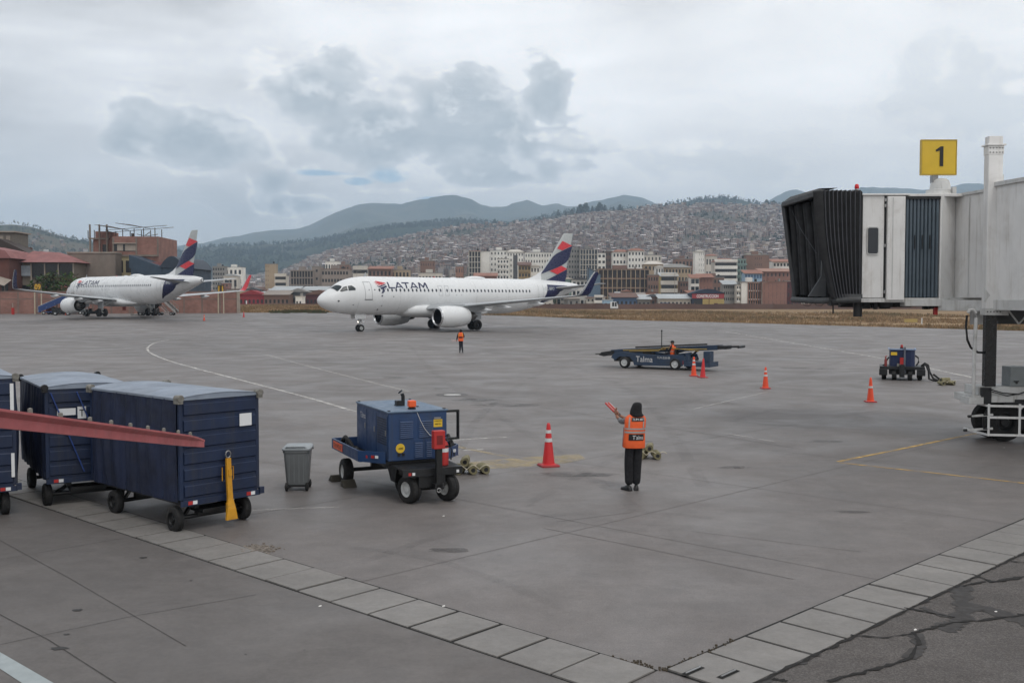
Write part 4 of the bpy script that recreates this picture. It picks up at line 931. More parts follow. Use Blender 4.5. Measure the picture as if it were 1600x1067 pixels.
def ringpts(c, rx, ry, z, n=20, pw=.85, rot=0.):
    out = []
    for i in range(n):
        a = 2*math.pi*i/n; x = rx*math.copysign(abs(math.cos(a))**pw, math.cos(a)); y = ry*math.copysign(abs(math.sin(a))**pw, math.sin(a))
        out.append(Vector((c[0] + x*math.cos(rot) - y*math.sin(rot), c[1] + x*math.sin(rot) + y*math.cos(rot), z)))
    return out
# ---- the marshaller in front: back to the camera, both wands held up to the left
mp = G(988, 765.5)
ms = thing('person', 'marshaller in orange vest and black hood holding two red wands, seen from behind', 'person', mp)
V = [(.03, 0, .90), (.045, 0, 1.10), (.055, .01, 1.28), (.06, .015, 1.385), (.075, .02, 1.46), (.08, .03, 1.56),
     (-.055, 0, .86), (-.068, .01, .47), (-.062, 0, .09), (.105, .01, .86), (.088, .03, .47), (.076, .04, .09),
     (-.085, .04, 1.33), (-.155, .17, 1.27), (.19, .04, 1.33), (.225, .19, 1.21), (.10, .33, 1.24)]
Ed = [(0,1),(1,2),(2,3),(3,4),(4,5),(0,6),(6,7),(7,8),(0,9),(9,10),(10,11),(3,12),(12,13),(3,14),(14,15),(15,16)]
Rd = [(.14,.09), (.12,.085), (.13,.085), (.10,.075), .06, (.07,.08), (.106,.105), (.094,.094), (.084,.084), (.106,.105), (.094,.094), (.082,.084), .05, .05, .05, .05, .045]
body = skin_body('body', V, Ed, Rd, M_trou, ms)
# upper arms in grey sleeves, bare forearms
arm = skin_body('sleeve', [(-.10, .06, 1.33), (-.165, .15, 1.285), (-.20, .235, 1.285), (-.235, .30, 1.33)], [(0,1),(1,2),(2,3)], [.066, .06, .054, .046], M_sleeve, ms)
skin_body('forearm', [(-.225, .285, 1.32), (-.262, .345, 1.365), (-.272, .372, 1.39)], [(0,1),(1,2)], [.038, .032, .026], M_skin, ms, 0, 1)
skin_body('forearm', [(.10, .33, 1.24), (-.05, .39, 1.30), (-.21, .42, 1.375)], [(0,1),(1,2)], [.042, .036, .027], M_skin, ms, 0, 1)
h1 = hand(ms, (-.268, .368, 1.385), (-.35, .25, .9), (.9, .1, .3)); h2 = hand(ms, (-.212, .42, 1.378), (-.6, .1, .75), (.6, -.3, .5))
# shoes
for x, y, a in ((-.095, -.03, .55), (.075, .02, -.1)):
    b = MB(); q = Matrix.Translation((x, y, 0)) @ Matrix.Rotation(a, 4, 'Z'); rings = []
    for t, w, h0, h1_ in ((-.10, .035, .0, .075), (-.07, .044, 0, .105), (0, .045, 0, .115), (.05, .046, 0, .09), (.11, .050, 0, .062), (.16, .042, 0, .05), (.185, .02, .01, .035)):
        rings.append([q @ Vector((w*u, t, h0 + (h1_-h0)*v)) for u, v in ((-1, 0), (-1.02, .35), (-.8, .8), (-.3, 1), (.3, 1), (.8, .8), (1.02, .35), (1, 0))])
    b.loft(rings); b.build('shoe', M_shoe, ms, smooth=60)
# vest: a shell over the torso, open side seam flaring at the hem
def vest(parent, cols=(M_vest, M_refl), rings=None, bands=()):
    b = MB(); rr = []
    for (cx, cy, z, rx, ry) in rings: rr.append(ringpts((cx, cy), rx, ry, z, 32, .8))
    b.loft(rr, 0, (False, False)); n_ = 32
    return b.build('vest', cols[0], parent, smooth=70)
VR = [(.025, .0, .815, .205, .145), (.025, .0, .83, .212, .15), (.03, 0, .95, .205, .145), (.035, 0, 1.08, .198, .142), (.045, .005, 1.2, .198, .145), (.05, .01, 1.30, .200, .142), (.055, .015, 1.36, .198, .135), (.06, .018, 1.40, .178, .12), (.065, .02, 1.435, .13, .10), (.068, .02, 1.45, .09, .08)]
ve = vest(ms, rings=VR)
def on_vest(z, R_=VR):
    for a, c in zip(R_, R_[1:]):
        if a[2] <= z <= c[2]: t = (z-a[2])/(c[2]-a[2]); return [a[k] + (c[k]-a[k])*t for k in range(5)]
    return R_[-1]
def vskin(u, z, off=.006, R_=None):                 # u in metres across the back
    cx, cy, _, rx, ry = on_vest(z, R_ or VR); a = -math.pi/2 + u / rx*.98; pw = .8
    return Vector((cx + (rx+off)*math.copysign(abs(math.cos(a))**pw, math.cos(a)), cy + (ry+off)*math.copysign(abs(math.sin(a))**pw, math.sin(a)), z))
def patch(parent, u0, u1, z0, z1, mt, name, R_=None, off=.006): return conform([[(u0, z0), (u1, z0), (u1, z1), (u0, z1)]], lambda u, z: vskin(u, z, off, R_), (.03, .04), name, mt, parent)
patch(ve, -.25, .25, 1.10, 1.135, M_refl, 'reflective_band'); patch(ve, -.25, .25, 1.165, 1.195, M_refl, 'reflective_band')
patch(ve, -.135, -.10, 1.20, 1.40, M_refl, 'reflective_band'); patch(ve, .125, .16, 1.20, 1.39, M_refl, 'reflective_band')
patch(ve, -.11, .165, .965, 1.085, M_panel, 'black_panel', off=.009); patch(ve, -.07, .145, 1.325, 1.395, M_panel, 'black_panel', off=.009)
tv, tf = text_polys('Talma', .0); conform([], lambda u, z: vskin(u, z, .0125), (.02, .03), 'lettering', M_print, ve, vf=([(-.035 + a*.175, .985 + q*.075) for a, q in tv], tf))
tv, tf = text_polys('TLM-4807', .0); conform([], lambda u, z: vskin(u, z, .0125), (.02, .03), 'lettering', M_print, ve, vf=([(-.055 + a*.185, 1.34 + q*.04) for a, q in tv], tf))
b = MB(); b.tube([(-.17, -.03, 1.2), (-.185, -.04, 1.0), (-.195, -.04, .84)], .006, 5); b.build('seam', mat('vest_seam', (120, 44, 22), .8, var=0), ve)
# face under the hood (turned away), hood with neck drape
b = MB(); hc = Vector((.085, .035, 1.555)); rings = []
for t, rx, ry in ((-.12, .04, .04), (-.10, .065, .075), (-.05, .078, .092), (0, .08, .10), (.05, .076, .095), (.09, .055, .07), (.112, .02, .03)): rings.append(ringpts((hc.x, hc.y), rx, ry, hc.z + t, 18, 1))
b.loft(rings); hd_ = b.build('head', M_skin, ms, smooth=80)
b = MB(); b.cyl((hc.x, hc.y+.095, hc.z-.005), (hc.x, hc.y+.125, hc.z-.025), .018, .012, 8); b.build('nose', M_skin, hd_, smooth=60)
for q in (-.03, .03): b = MB(); b.lathe([(0, .001), (.002, .012), (.008, .001)], (hc.x+q, hc.y+.092, hc.z+.02), (0, 1, 0), 8); b.build('eye', M_white, hd_)
b = MB(); b.tube([(hc.x-.025, hc.y+.09, hc.z-.055), (hc.x, hc.y+.097, hc.z-.057), (hc.x+.025, hc.y+.09, hc.z-.055)], .006, 6); b.build('mouth', M_red, hd_)
b = MB(); rings = []
for z, cx, cy, rx, ry in ((1.405, .08, .0, .125, .125), (1.42, .08, -.005, .13, .13), (1.44, .075, -.005, .125, .12), (1.46, .062, -.0, .118, .115), (1.50, .062, .01, .112, .115), (1.55, .07, .018, .105, .115), (1.60, .083, .022, .096, .11), (1.64, .088, .02, .082, .095), (1.665, .09, .018, .05, .06), (1.672, .09, .018, .01, .012)):
    r_ = ringpts((cx, cy), rx, ry, z, 24, 1)
    if 1.45 < z < 1.64: r_ = [Vector((p.x, min(p.y, cy + ry*.45), p.z)) for p in r_]
    rings.append(r_)
b.loft(rings, 0, (False, True)); hd2 = b.build('hood', M_hood, ms, smooth=80)
b = MB(); b.lathe([(0, .012), (.004, .001)], (.075, -.09, 1.53), (0, -1, 0), 8); b.build('toggle', M_steel, hd2)
# wands
for q, e, tipx in ((0, 0, 0), (.055, .035, .05)):
    w0 = Vector((-.235 + q, .40 + e, 1.375)); w1 = w0 + Vector((-.235, .09, .235)); wn = thing('marshalling_wand', ('left one' if not q else 'right one') + ' of the two red wands held up by the front marshaller', 'wand', mp + w0)
    b = MB(); dr = (w1-w0); b.cyl(dr*.25, dr, .021, .019, 10); b.build('tube', M_wand, wn, smooth=40)
    b = MB(); b.cyl(dr*-.12, dr*.27, .016, .016, 10); b.build('grip', M_blackp, wn, smooth=40)
    b = MB(); b.cyl(dr*.3 + Vector((.012,-.016,.012)), dr*.98 + Vector((.012,-.016,.012)), .007, .006, 6); b.build('stripe', M_wandw, wn)
# ---- far marshaller walking on the apron
fp = G(720, 551)
fm = thing('person', 'distant marshaller in orange vest and dark cap standing near the airliner engine', 'person', fp)
V = [(0, 0, .84), (0, 0, 1.08), (0, .0, 1.25), (0, 0, 1.36), (0, .0, 1.43), (-.06, 0, .8), (-.05, .02, .44), (-.06, 0, .08), (.07, 0, .8), (.08, .03, .44), (.13, .0, .08), (-.16, 0, 1.3), (-.24, .03, 1.05), (-.28, .12, .86), (.16, 0, 1.3), (.22, .05, 1.07), (.13, .18, 1.02)]
skin_body('body', V, [(0,1),(1,2),(2,3),(3,4),(0,5),(5,6),(6,7),(0,8),(8,9),(9,10),(2,11),(11,12),(12,13),(2,14),(14,15),(15,16)], [(.14,.11), (.13,.1), (.15,.11), .07, .06, .09, .072, .06, .09, .072, .06, .07, .055, .042, .07, .055, .042], M_jack, fm)
FVR = [(0, 0, .80, .18, .14), (0, 0, .95, .175, .135), (0, 0, 1.15, .185, .14), (0, 0, 1.28, .185, .13), (0, 0, 1.36, .13, .1), (0, 0, 1.39, .08, .08)]
fv = vest(fm, rings=FVR); patch(fv, -.13, .13, 1.0, 1.1, M_panel, 'black_panel', FVR, .01); patch(fv, .1, .13, 1.1, 1.33, M_yellow, 'reflective_band', FVR, .008); patch(fv, -.13, -.1, 1.1, 1.33, M_yellow, 'reflective_band', FVR, .008)
b = MB(); b.loft([ringpts((0, .01), rx, ry, z, 16, 1) for z, rx, ry in ((1.38, .05, .05), (1.42, .08, .085), (1.48, .088, .1), (1.54, .085, .1), (1.585, .05, .06), (1.60, .01, .01))]); b.build('head', M_hood, fm, smooth=80)
hand(fm, (-.28, .12, .86), (-.3, .3, -.9), (.8, 0, 0)); hand(fm, (.13, .18, 1.02), (-.8, .4, 0), (0, 0, -1))
for x in (-.07, .13):
    b = MB(); b.loft([[Vector((x + u*w, t, h*v)) for u, v in ((-1, 0), (-1, .6), (0, 1), (1, .6), (1, 0))] for t, w, h in ((-.08, .04, .09), (.02, .045, .1), (.12, .045, .06), (.18, .02, .04))]); b.build('shoe', M_shoe, fm, smooth=60)
for k, q in enumerate((0, 1)):
    w0 = fp + Vector((-.31, .17, .80)) + Vector((0, .05*q, .02*q)); wn = thing('marshalling_wand', 'small pale wand in the distant marshaller\'s left hand, ' + ('lower one' if q == 0 else 'upper one'), 'wand', w0)
    b = MB(); b.cyl((.02, 0, .01), (-.36, .1, -.06 + .12*q), .016, .014, 8); b.build('tube', M_wandw, wn)

# ================================================================== baggage carts
M_cart = mat('cart_blue_paint', (16, 34, 64), .5, var=.2, scale=2, streak=.5, scuff=.35, dirt=.35, dirtcol=(.03, .03, .035, 1))
M_curt = mat('cart_blue_curtain', (19, 30, 56), .7, var=.3, scale=2.5, bump=.4, bscale=4)
M_roof = mat('cart_roof_tarp', (128, 138, 152), .6, var=.14, scale=1.5, dirt=.3, scuff=.15)
M_worn = mat('worn_corner_guard', (120, 118, 112), .7, var=.25, scale=14, dirt=.6, dscale=9)
M_wplate = mat('white_placard', (214, 216, 218), .5, var=.03)
M_ydraw = mat('yellow_drawbar_paint', (196, 140, 24), .5, var=.15, dirt=.5, dirtcol=(.06, .05, .03, 1), dscale=8)
def curtain(b, p0, p1, z0, z1, amp, waves, seed, out):
    rnd = random.Random(seed); p0, p1, out = Vector(p0), Vector(p1), Vector(out); n_ = 48; m_ = 10; vs = []
    ph = [rnd.uniform(0, 6) for _ in range(3)]
    for i in range(n_+1):
        t = i/n_
        for j in range(m_+1):
            s = j/m_; a = amp*(math.sin(t*waves*6.283 + ph[0] + s*.8)*.6 + math.sin(t*waves*2.3*6.283 + ph[1] - s)*.3) * (.35 + .65*math.sin(math.pi*min(1, s*1.2)))
            a += amp*.8*math.sin(s*3.1)*math.sin(t*3.1); p = p0.lerp(p1, t) + out*a; vs.append((p.x, p.y, z0 + (z1-z0)*s))
    b.add(vs, [(i*(m_+1)+j, (i+1)*(m_+1)+j, (i+1)*(m_+1)+j+1, i*(m_+1)+j+1) for i in range(n_) for j in range(m_)])
def bag_cart(label, loc, rz, seed, L=2.98, Wd=1.42, z0=.46, z1=2.08, caps=M_worn, drawbar=True, plate=True, pale=False, endstrip=False):
    t = thing('baggage_cart', label, 'cart', loc, rz, 'covered blue baggage carts'); w = Wd/2
    b = MB(); b.box(-L+.05, -.04, -w+.04, w-.04, z0-.02, z0+.06); b.box(-L+.2, -.2, -.35, -.27, z0-.14, z0-.02); b.box(-L+.2, -.2, .27, .35, z0-.14, z0-.02)
    b.box(-.42, -.05, -.3, .3, z0-.2, z0-.14); ch = b.build('chassis', M_blackp, t, bevel=.006)
    b = MB()
    for x in (-L+.03, -.03):
        for y in (-w+.03, w-.03): b.box(x-.03, x+.03, y-.03, y+.03, z0+.06, z1)
    for y in (-w+.03, w-.03): b.box(-L+.06, -.06, y-.025, y+.025, z0+.06, z0+.16); b.box(-L+.06, -.06, y-.025, y+.025, z1-.08, z1)
    b.box(-L/2-.02, -L/2+.02, -w+.01, -w+.05, z0+.16, z1-.08); b.build('frame', M_cart, t, bevel=.005)
    # ribbed end panels
    for xe, sg in ((-.02, 1), (-L+.02, -1)):
        b = MB(); b.box(xe-.012, xe+.012, -w+.06, w-.06, z0+.02, z1-.0)
        n_ = 6; hh = (z1-z0-.1)/n_
        for k in range(n_):
            za = z0+.06+k*hh; b.add([Vector((xe+sg*.012, y, za+hh*.12)) for y in (-w+.07, w-.07)] + [Vector((xe+sg*.036, y, za+hh*.2)) for y in (w-.07, -w+.07)] + [Vector((xe+sg*.036, y, za+hh*.8)) for y in (-w+.07, w-.07)] + [Vector((xe+sg*.012, y, za+hh*.88)) for y in (w-.07, -w+.07)], [(0,1,2,3), (3,2,5,4), (4,5,6,7)])
            b.box(xe + sg*.014 - .006, xe + sg*.014 + .006, -w+.065, w-.065, za+hh*.86, za+hh*.93)
        pn = b.build('end_panel', M_cart, t)
        if sg == 1:
            q = MB(); q.box(.0, .022, -w, w, z0-.04, z0+.05); q.box(-.02, .05, w-.02, w+.06, z0-.02, z0+.09); bp = q.build('bumper', M_cart, t, bevel=.004)
            for ya, mt in ((-w+.12, M_red), (-w+.2, M_wplate), (w-.26, M_red), (w-.18, M_wplate)):
                q = MB(); q.box(.023, .029, ya, ya+.075, z0-.02, z0+.035); q.build('reflector', mt, bp)
            if plate: q = MB(); q.box(.026, .034, w-.38, w-.16, z1-.5, z1-.3); q.build('placard', M_wplate, pn)
    # curtains on both long sides, two panels each
    for s in (-1, 1):
        for k in range(2):
            b = MB(); xa = -L+.06 + k*(L-.12)/2; curtain(b, (xa, s*(w+.005), 0), (xa + (L-.12)/2 - .01, s*(w+.005), 0), z0+.02, z1-.01, .055, 3.6, seed*7+k+s, (0, s, 0))
            b.build('side_curtain', M_curt if not pale else MATS['cart_blue_curtain'], t, smooth=80)
    # roof: slightly arched tarpaulin
    b = MB(); vs = []; nx, ny = 18, 14; rnd = random.Random(seed)
    for i in range(nx+1):
        for j in range(ny+1):
            x = -L - .01 + (L+.02)*i/nx; y = -w-.02 + (2*w+.04)*j/ny; u = (2*j/ny-1)
            vs.append((x, y, z1 + .015 + .075*(1-u*u)*(1 if 0 < i < nx else .75) + .012*noise.noise(Vector((x*1.5, y*2, seed)))*(1-abs(u)**3)))
    b.add(vs, [(i*(ny+1)+j, (i+1)*(ny+1)+j, (i+1)*(ny+1)+j+1, i*(ny+1)+j+1) for i in range(nx) for j in range(ny)])
    n0 = len(b.v); b.add([(x, y, z1 - .02) for x, y in ((-L-.01, -w-.02), (.01, -w-.02), (.01, w+.02), (-L-.01, w+.02))] + [(x, y, z1+.015) for x, y in ((-L-.01, -w-.02), (.01, -w-.02), (.01, w+.02), (-L-.01, w+.02))], [(0,1,5,4), (1,2,6,5), (2,3,7,6), (3,0,4,7)])
    b.add([(.0, -w-.0 + 2*w*j/ny, z1 - .01) for j in range(ny+1)] + [(.0, -w + 2*w*j/ny, z1 + .01 + .062*(1-(2*j/ny-1)**2)) for j in range(ny+1)], [(j, j+1, ny+2+j, ny+1+j) for j in range(ny)])
    b.build('roof', M_roof, t, smooth=40)
    for x, y in ((-.02, -w), (-.02, w), (-L+.02, -w), (-L+.02, w)):
        b = MB(); b.cyl((x-.07, y, z1+.015), (x+.08, y, z1+.015), .05, .058, 12); b.box(x-.07, x+.07, y-.045, y+.045, z1-.07, z1+.01); b.build('corner_guard', caps, t, smooth=40, bevel=.006)
    for x, off in ((-.25, -.06), (-L+.75, -.04)):
        b = MB(); b.cyl((x, -.55+off, .2), (x, .55+off, .2), .035); b.box(x-.05, x+.05, -.3, .3, .2, z0-.16); b.bar((x-.25, -.25, z0-.14), (x, -.45+off, .22), .04, .06); b.bar((x-.25, .25, z0-.14), (x, .45+off, .22), .04, .06); ax = b.build('axle', M_blackp, t)
        for y in (-.6, .6): wheel(t, (x, y+off, .2), .2, .13, rim=M_blackp, n=24)
    if drawbar:
        b = MB(); y = .08
        b.loft([[Vector((x_, y + u*w_, z_)) for u in (-1, 1)] + [Vector((x_+.05, y + u*w_, z_)) for u in (1, -1)] for x_, w_, z_ in ((.14, .10, .13), (.13, .075, .3), (.10, .045, .46), (.07, .042, .8), (.06, .04, 1.1))])
        db = b.build('drawbar', M_ydraw, t, bevel=.005)
        b = MB(); b.tube([(.085, y + .045*math.cos(a), 1.16 + .055*math.sin(a)) for a in [2*math.pi*k/14 for k in range(15)]], .011, 8); b.build('towing_eye', M_steel, db, smooth=60)
        b = MB(); b.tube([(.05, y-.09, .95), (.07, y-.10, .96), (.07, y-.10, .75), (.05, y-.09, .74)], .007, 6); b.tube([(.05, y+.09, .95), (.07, y+.10, .96), (.07, y+.10, .75), (.05, y+.09, .74)], .007, 6); b.box(.10, .13, y-.02, y+.04, .82, .92); b.box(.115, .15, y-.07, y+.02, .2, .4); b.build('latch', M_ydraw, db)
    if endstrip: b = MB(); b.box(.026, .034, w-.09, w-.035, z1-.55, z1-.1); b.build('reflective_strip', M_wplate, t); b = MB(); b.box(.026, .034, w-.09, w-.04, z0+.2, z0+.6); b.build('reflective_strip', M_wplate, t)
    return t
c1 = bag_cart('blue baggage cart nearest the camera with a yellow drawbar against its end', (-4.62, 15.81, 0), -.736, 1)
c2 = bag_cart('blue baggage cart marked with a letter T, behind the nearest cart', (-7.46, 17.6, 0), -.99, 2, caps=M_blackp, drawbar=False, plate=False)
q = MB(); q.box(.026, .034, -.19, -.05, 1.53, 1.74); pl_ = q.build('placard', M_wplate, c2); lettering('T', pl_, M_blackp, (.035, -.16, 1.57), (0, 1, 0), (0, 0, 1), .08, .12)
q = MB(); q.box(.026, .032, -.52, -.22, 1.6, 1.72); q.build('placard', M_wplate, c2); q = MB(); q.box(.03, .036, -.52, -.05, 1.75, 1.79); q.build('blue_rail', M_cart, c2)
q = MB(); q.bar((.045, -.62, 2.0), (.045, -.1, .6), .07, .02); q.build('strap', mat('blue_strap', (34, 60, 120), .7, var=.1), c2); q = MB(); q.bar((.045, -.2, 2.0), (.045, .22, .9), .07, .02); q.build('strap', MATS['blue_strap'], c2)
fx, fy = math.cos(-.99), math.sin(-.99)
k3 = Vector((-8.27, 16.65, 0)) - Vector((-fy, fx, 0))*.71
c3 = bag_cart('blue baggage cart with white corner strips at the left edge of the frame', k3, -.99, 3, z1=2.32, caps=M_worn, drawbar=False, plate=False, endstrip=True)

# ================================================================== wheelie bin
bp = G(466, 764); t = thing('wheelie_bin', 'grey plastic wheelie bin with closed lid beside the blue generator trailer', 'bin', bp, R(4))
M_bin = mat('grey_bin_plastic', (112, 116, 118), .5, var=.06); M_lid = mat('pale_bin_lid', (140, 146, 150), .45, var=.06)
b = MB(); b.loft([[Vector((u*w, v*d, z)) for u, v in ((-1, -.8), (-.8, -1), (.8, -1), (1, -.8), (1, .8), (.8, 1), (-.8, 1), (-1, .8))] for z, w, d in ((.12, .19, .2), (.14, .195, .21), (.72, .235, .27), (.74, .25, .285), (.79, .25, .285))]); b.build('body', M_bin, t, smooth=30)
b = MB()
for k in range(4): b.box(-.15+k*.085, -.11+k*.085, -.30, -.25, .18, .66) if False else b.loft([[Vector((-.14+k*.09+u, -d+v, z)) for u, v in ((-.015, 0), (.015, 0), (.012, -.012), (-.012, -.012))] for z, d in ((.16, .21), (.7, .262))])
b.build('rib', M_bin, t, kind='stuff')
b = MB(); b.loft([[Vector((u*w, v*d + .0, z)) for u, v in ((-1, -.85), (-.85, -1), (.85, -1), (1, -.85), (1, .9), (.9, 1), (-.9, 1), (-1, .9))] for z, w, d in ((.785, .265, .30), (.81, .265, .30), (.845, .235, .26), (.855, .19, .2))]); ld = b.build('lid', M_lid, t, smooth=40)
b = MB(); b.tube([(-.25, .27, .74), (-.25, .34, .80), (.25, .34, .80), (.25, .27, .74)], .016, 8); b.build('handle', M_bin, t)
b = MB(); b.tube([(-.2, -.26, .83), (-.16, -.285, .85), (.16, -.285, .85), (.2, -.26, .83)], .014, 8); b.build('lid_grip', M_lid, ld)
for s in (-1, 1): wheel(t, (s*.19, -.17, .08), .08, .05, axis=(1,0,0), rim=M_blackp, n=16)
for s in (-1, 1): wheel(t, (s*.19, .2, .08), .08, .05, axis=(1,0,0), rim=M_blackp, n=16)
b = MB(); b.cyl((-.2, .2, .08), (.2, .2, .08), .012); b.box(-.17, .17, -.2, -.14, .08, .13); b.build('axle', M_blackp, t)

# ================================================================== traffic cones
M_cone = mat('cone_red', (196, 40, 44), .5, var=.05, dirt=.15); M_cone2 = mat('cone_orange', (226, 76, 40), .5, var=.05, dirt=.1); M_cw = mat('cone_white_collar', (196, 198, 198), .4, var=.04, dirt=.2); M_cbase = mat('cone_base', (150, 34, 40), .6, var=.1, dirt=.35)
def cone(label, p, h, mt, collars=2, rz=0., lean=(0, 0)):
    t = thing('traffic_cone', label, 'traffic cone', p, rz); t.rotation_euler = (lean[0], lean[1], rz); k = h/.95; t['group'] = 'traffic cones on the apron'
    b = MB(); b.loft([[Vector((u*w*k, v*w*k, z*k)) for u, v in ((-1, -.86), (-.86, -1), (.86, -1), (1, -.86), (1, .86), (.86, 1), (-.86, 1), (-1, .86))] for z, w in ((0, .205), (.025, .205), (.045, .19))]); b.build('base', M_cbase, t, bevel=.004*k)
    def rz_(z): return (.142 - .106*(z/.95)**1.0)
    b = MB(); b.lathe([(.045*k, .16*k), (.06*k, rz_(.06)*k)] + [(z*k, rz_(z)*k) for z in (.3, .6, .9)] + [(.945*k, .03*k), (.95*k, .02*k), (.93*k, .01*k)], (0, 0, 0), (0, 0, 1), 24); b.build('cone_body', mt, t, smooth=50)
    for za, zb in ((.54, .62), (.73, .80))[:collars]:
        b = MB(); b.lathe([(za*k, (rz_(za)+.004)*k), (zb*k, (rz_(zb)+.004)*k), (zb*k, rz_(zb)*k-.002)], (0, 0, 0), (0, 0, 1), 24); b.build('collar', M_cw, t, smooth=50)
    return t
c_ = cone('tall faded red traffic cone with two white collars, nearest the front marshaller', G(857, 728), .94, M_cone, 2, .3)
cone('orange traffic cone with white collars, left of the pair before the belt loader', G(1084, 587.5), .92, M_cone2, 2)
cone('wide faded red traffic cone, right of the pair before the belt loader', G(1098, 590), .90, M_cone, 0, .4, (0, R(2)))
cone('orange traffic cone standing alone between the belt loader and the jet bridge', G(1196, 607), .88, M_cone2, 2)
cone('plain orange traffic cone in front of the small blue ground power cart', G(1360, 628), .87, M_cone2, 1)
cone('small distant orange cone right behind the parked airliner tail', G(319, 501), .85, M_cone2, 1)
cone('tiny distant cone in front of the end of the brick perimeter wall', G(381, 495.5), .85, M_cone, 0)
cone('distant cone under the engine of the parked airliner', G(103, 492), .85, M_cone2, 1)
cone('distant cone beside the main wheels of the parked airliner', G(136, 493), .8, M_cone2, 1)

# ================================================================== bundles of rubber wheel chocks
M_chock = mat('olive_chock_rubber', (122, 116, 88), .85, var=.2, scale=10, dirt=.45, dscale=6); M_rope = mat('pale_rope', (190, 182, 160), .9, var=.1)
def chock_heap(label, p, rz, logs, sc=1.0):
    t = thing('chock_pile', label, 'wheel chocks', p, rz, 'piles of olive wheel chocks')
    for (x, y, z, a, L) in logs:
        b = MB(); d = Vector((math.cos(a), math.sin(a), 0))*L/2*sc; c = Vector((x, y, z))*sc; r_ = .095*sc; u, v = frame(d)
        def rg(o, rr): return [o + u*rr*math.cos(2*math.pi*i/12)*(1 + .12*math.cos(6*math.pi*i/12)) + v*rr*math.sin(2*math.pi*i/12)*(1 + .12*math.cos(6*math.pi*i/12)) for i in range(12)]
        b.loft([rg(c+d*.86, .042*sc), rg(c+d, .045*sc), rg(c+d, r_*.96), rg(c, r_), rg(c-d, r_*.96), rg(c-d, .045*sc), rg(c-d*.86, .042*sc)], 0, (True, True)); q = b.build('chock', M_chock, t, smooth=45)
        b = MB(); b.cyl(c+d*.9, c+d*1.004, .046*sc, n=10); b.build('bore', M_blackp, q); b = MB(); b.cyl(c-d*.9, c-d*1.004, .046*sc, n=10); b.build('bore', M_blackp, q)
    b = MB(); b.tube([((-.32 + .7*k/20)*sc, (-.215 + .01*math.sin(k))*sc, (.10 + .10*abs(math.sin(k*.42 + .5)))*sc) for k in range(21)], .009*sc, 6); b.build('rope', M_rope, t, smooth=60)
    return t
chock_heap('heap of olive rubber wheel chocks lying behind the blue generator trailer', G(735, 739), .15, [(-.22, 0, .095, 1.25, .42), (.03, -.02, .095, 1.6, .42), (.27, .02, .095, 1.75, .42), (-.1, .02, .26, 1.4, .42), (-.33, .1, .095, .3, .35)])
chock_heap('heap of olive rubber wheel chocks lying right behind the front marshaller', G(1016, 716), -.1, [(-.18, 0, .095, 1.3, .45), (.14, .0, .095, 1.7, .45), (-.01, .02, .26, 1.5, .45), (-.3, .12, .15, .6, .4)], .95)
chock_heap('low heap of olive wheel chocks right of the small blue ground power cart', G(1477, 601.5), .3, [(-.2, 0, .095, 1.2, .5), (.2, 0, .095, 1.8, .5), (0, .03, .22, .2, .5)], 1.0)

# ================================================================== blue generator on its trailer
O = Vector((-1.71, 18.15, 0)); gp = thing('ground_power_unit', 'blue ground power generator on a wheeled trailer with orange beacon and red box', 'generator', O, math.atan2(-.907, .42))
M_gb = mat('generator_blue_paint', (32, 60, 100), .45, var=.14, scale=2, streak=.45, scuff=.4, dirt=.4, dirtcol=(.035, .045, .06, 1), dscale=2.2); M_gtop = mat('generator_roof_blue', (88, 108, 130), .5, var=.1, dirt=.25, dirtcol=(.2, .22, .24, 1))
b = MB(); b.box(-2.02, 0, -.56, .56, .70, 1.57); gbx = b.build('housing', M_gb, gp, bevel=.012)
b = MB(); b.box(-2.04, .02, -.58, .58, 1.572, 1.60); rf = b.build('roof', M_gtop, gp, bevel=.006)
for x, y in ((-1.98, -.53), (-.06, -.53), (-.06, .53), (-1.98, .53), (-1.0, -.1), (-.6, .2)):
    b = MB(); b.box(x-.03, x+.03, y-.02, y+.02, 1.601, 1.615); b.build('lifting_plate', M_dsteel, rf)
# doors with louvres on the long side, recessed seams
for x0, x1 in ((-1.98, -1.32), (-1.29, -.72), (-.69, -.04)):
    b = MB(); b.box(x0, x1, -.572, -.562, .78, 1.52); d_ = b.build('door', M_gb, gp, bevel=.004)
    b = MB(); b.box(x1-.1, x1-.06, -.585, -.573, 1.15, 1.25); b.build('handle', M_steel, d_)
b = MB()
for r_ in range(11):
    for c_k in range(8): b.box(-.62+c_k*.07, -.575+c_k*.07, -.576, -.5725, .98+r_*.045, 1.005+r_*.045)
b.build('vent_hole', M_blackp, gp, kind='stuff')
for y0, y1, z0, z1 in ((-.36, -.08, 1.1, 1.46), (.0, .3, 1.1, 1.46), (-.08, .1, .74, 1.08), (.14, .28, .74, 1.08), (.33, .47, .74, 1.08)):
    b = MB(); b.box(.0015, .008, y0, y1, z0, z1); fr_ = b.build('vent_panel', M_gb, gp, bevel=.003)
    b = MB(); n_ = int((z1-z0-.04)/.035)
    for k in range(n_): b.add([Vector(p) for p in ((.009, y0+.02, z0+.03+k*.035), (.009, y1-.02, z0+.03+k*.035), (.024, y1-.02, z0+.012+k*.035), (.024, y0+.02, z0+.012+k*.035))], [(0,1,2,3)])
    b.build('louvre', M_gb, fr_, kind='stuff')
b = MB(); b.cyl((.002, -.34, .93), (.01, -.34, .93), .085, n=24); st_ = b.build('round_sticker', M_yellow, gp); lettering('AIRE', st_, M_blackp, (.0105, -.38, .91), (0, 1, 0), (0, 0, 1), .09, .035)
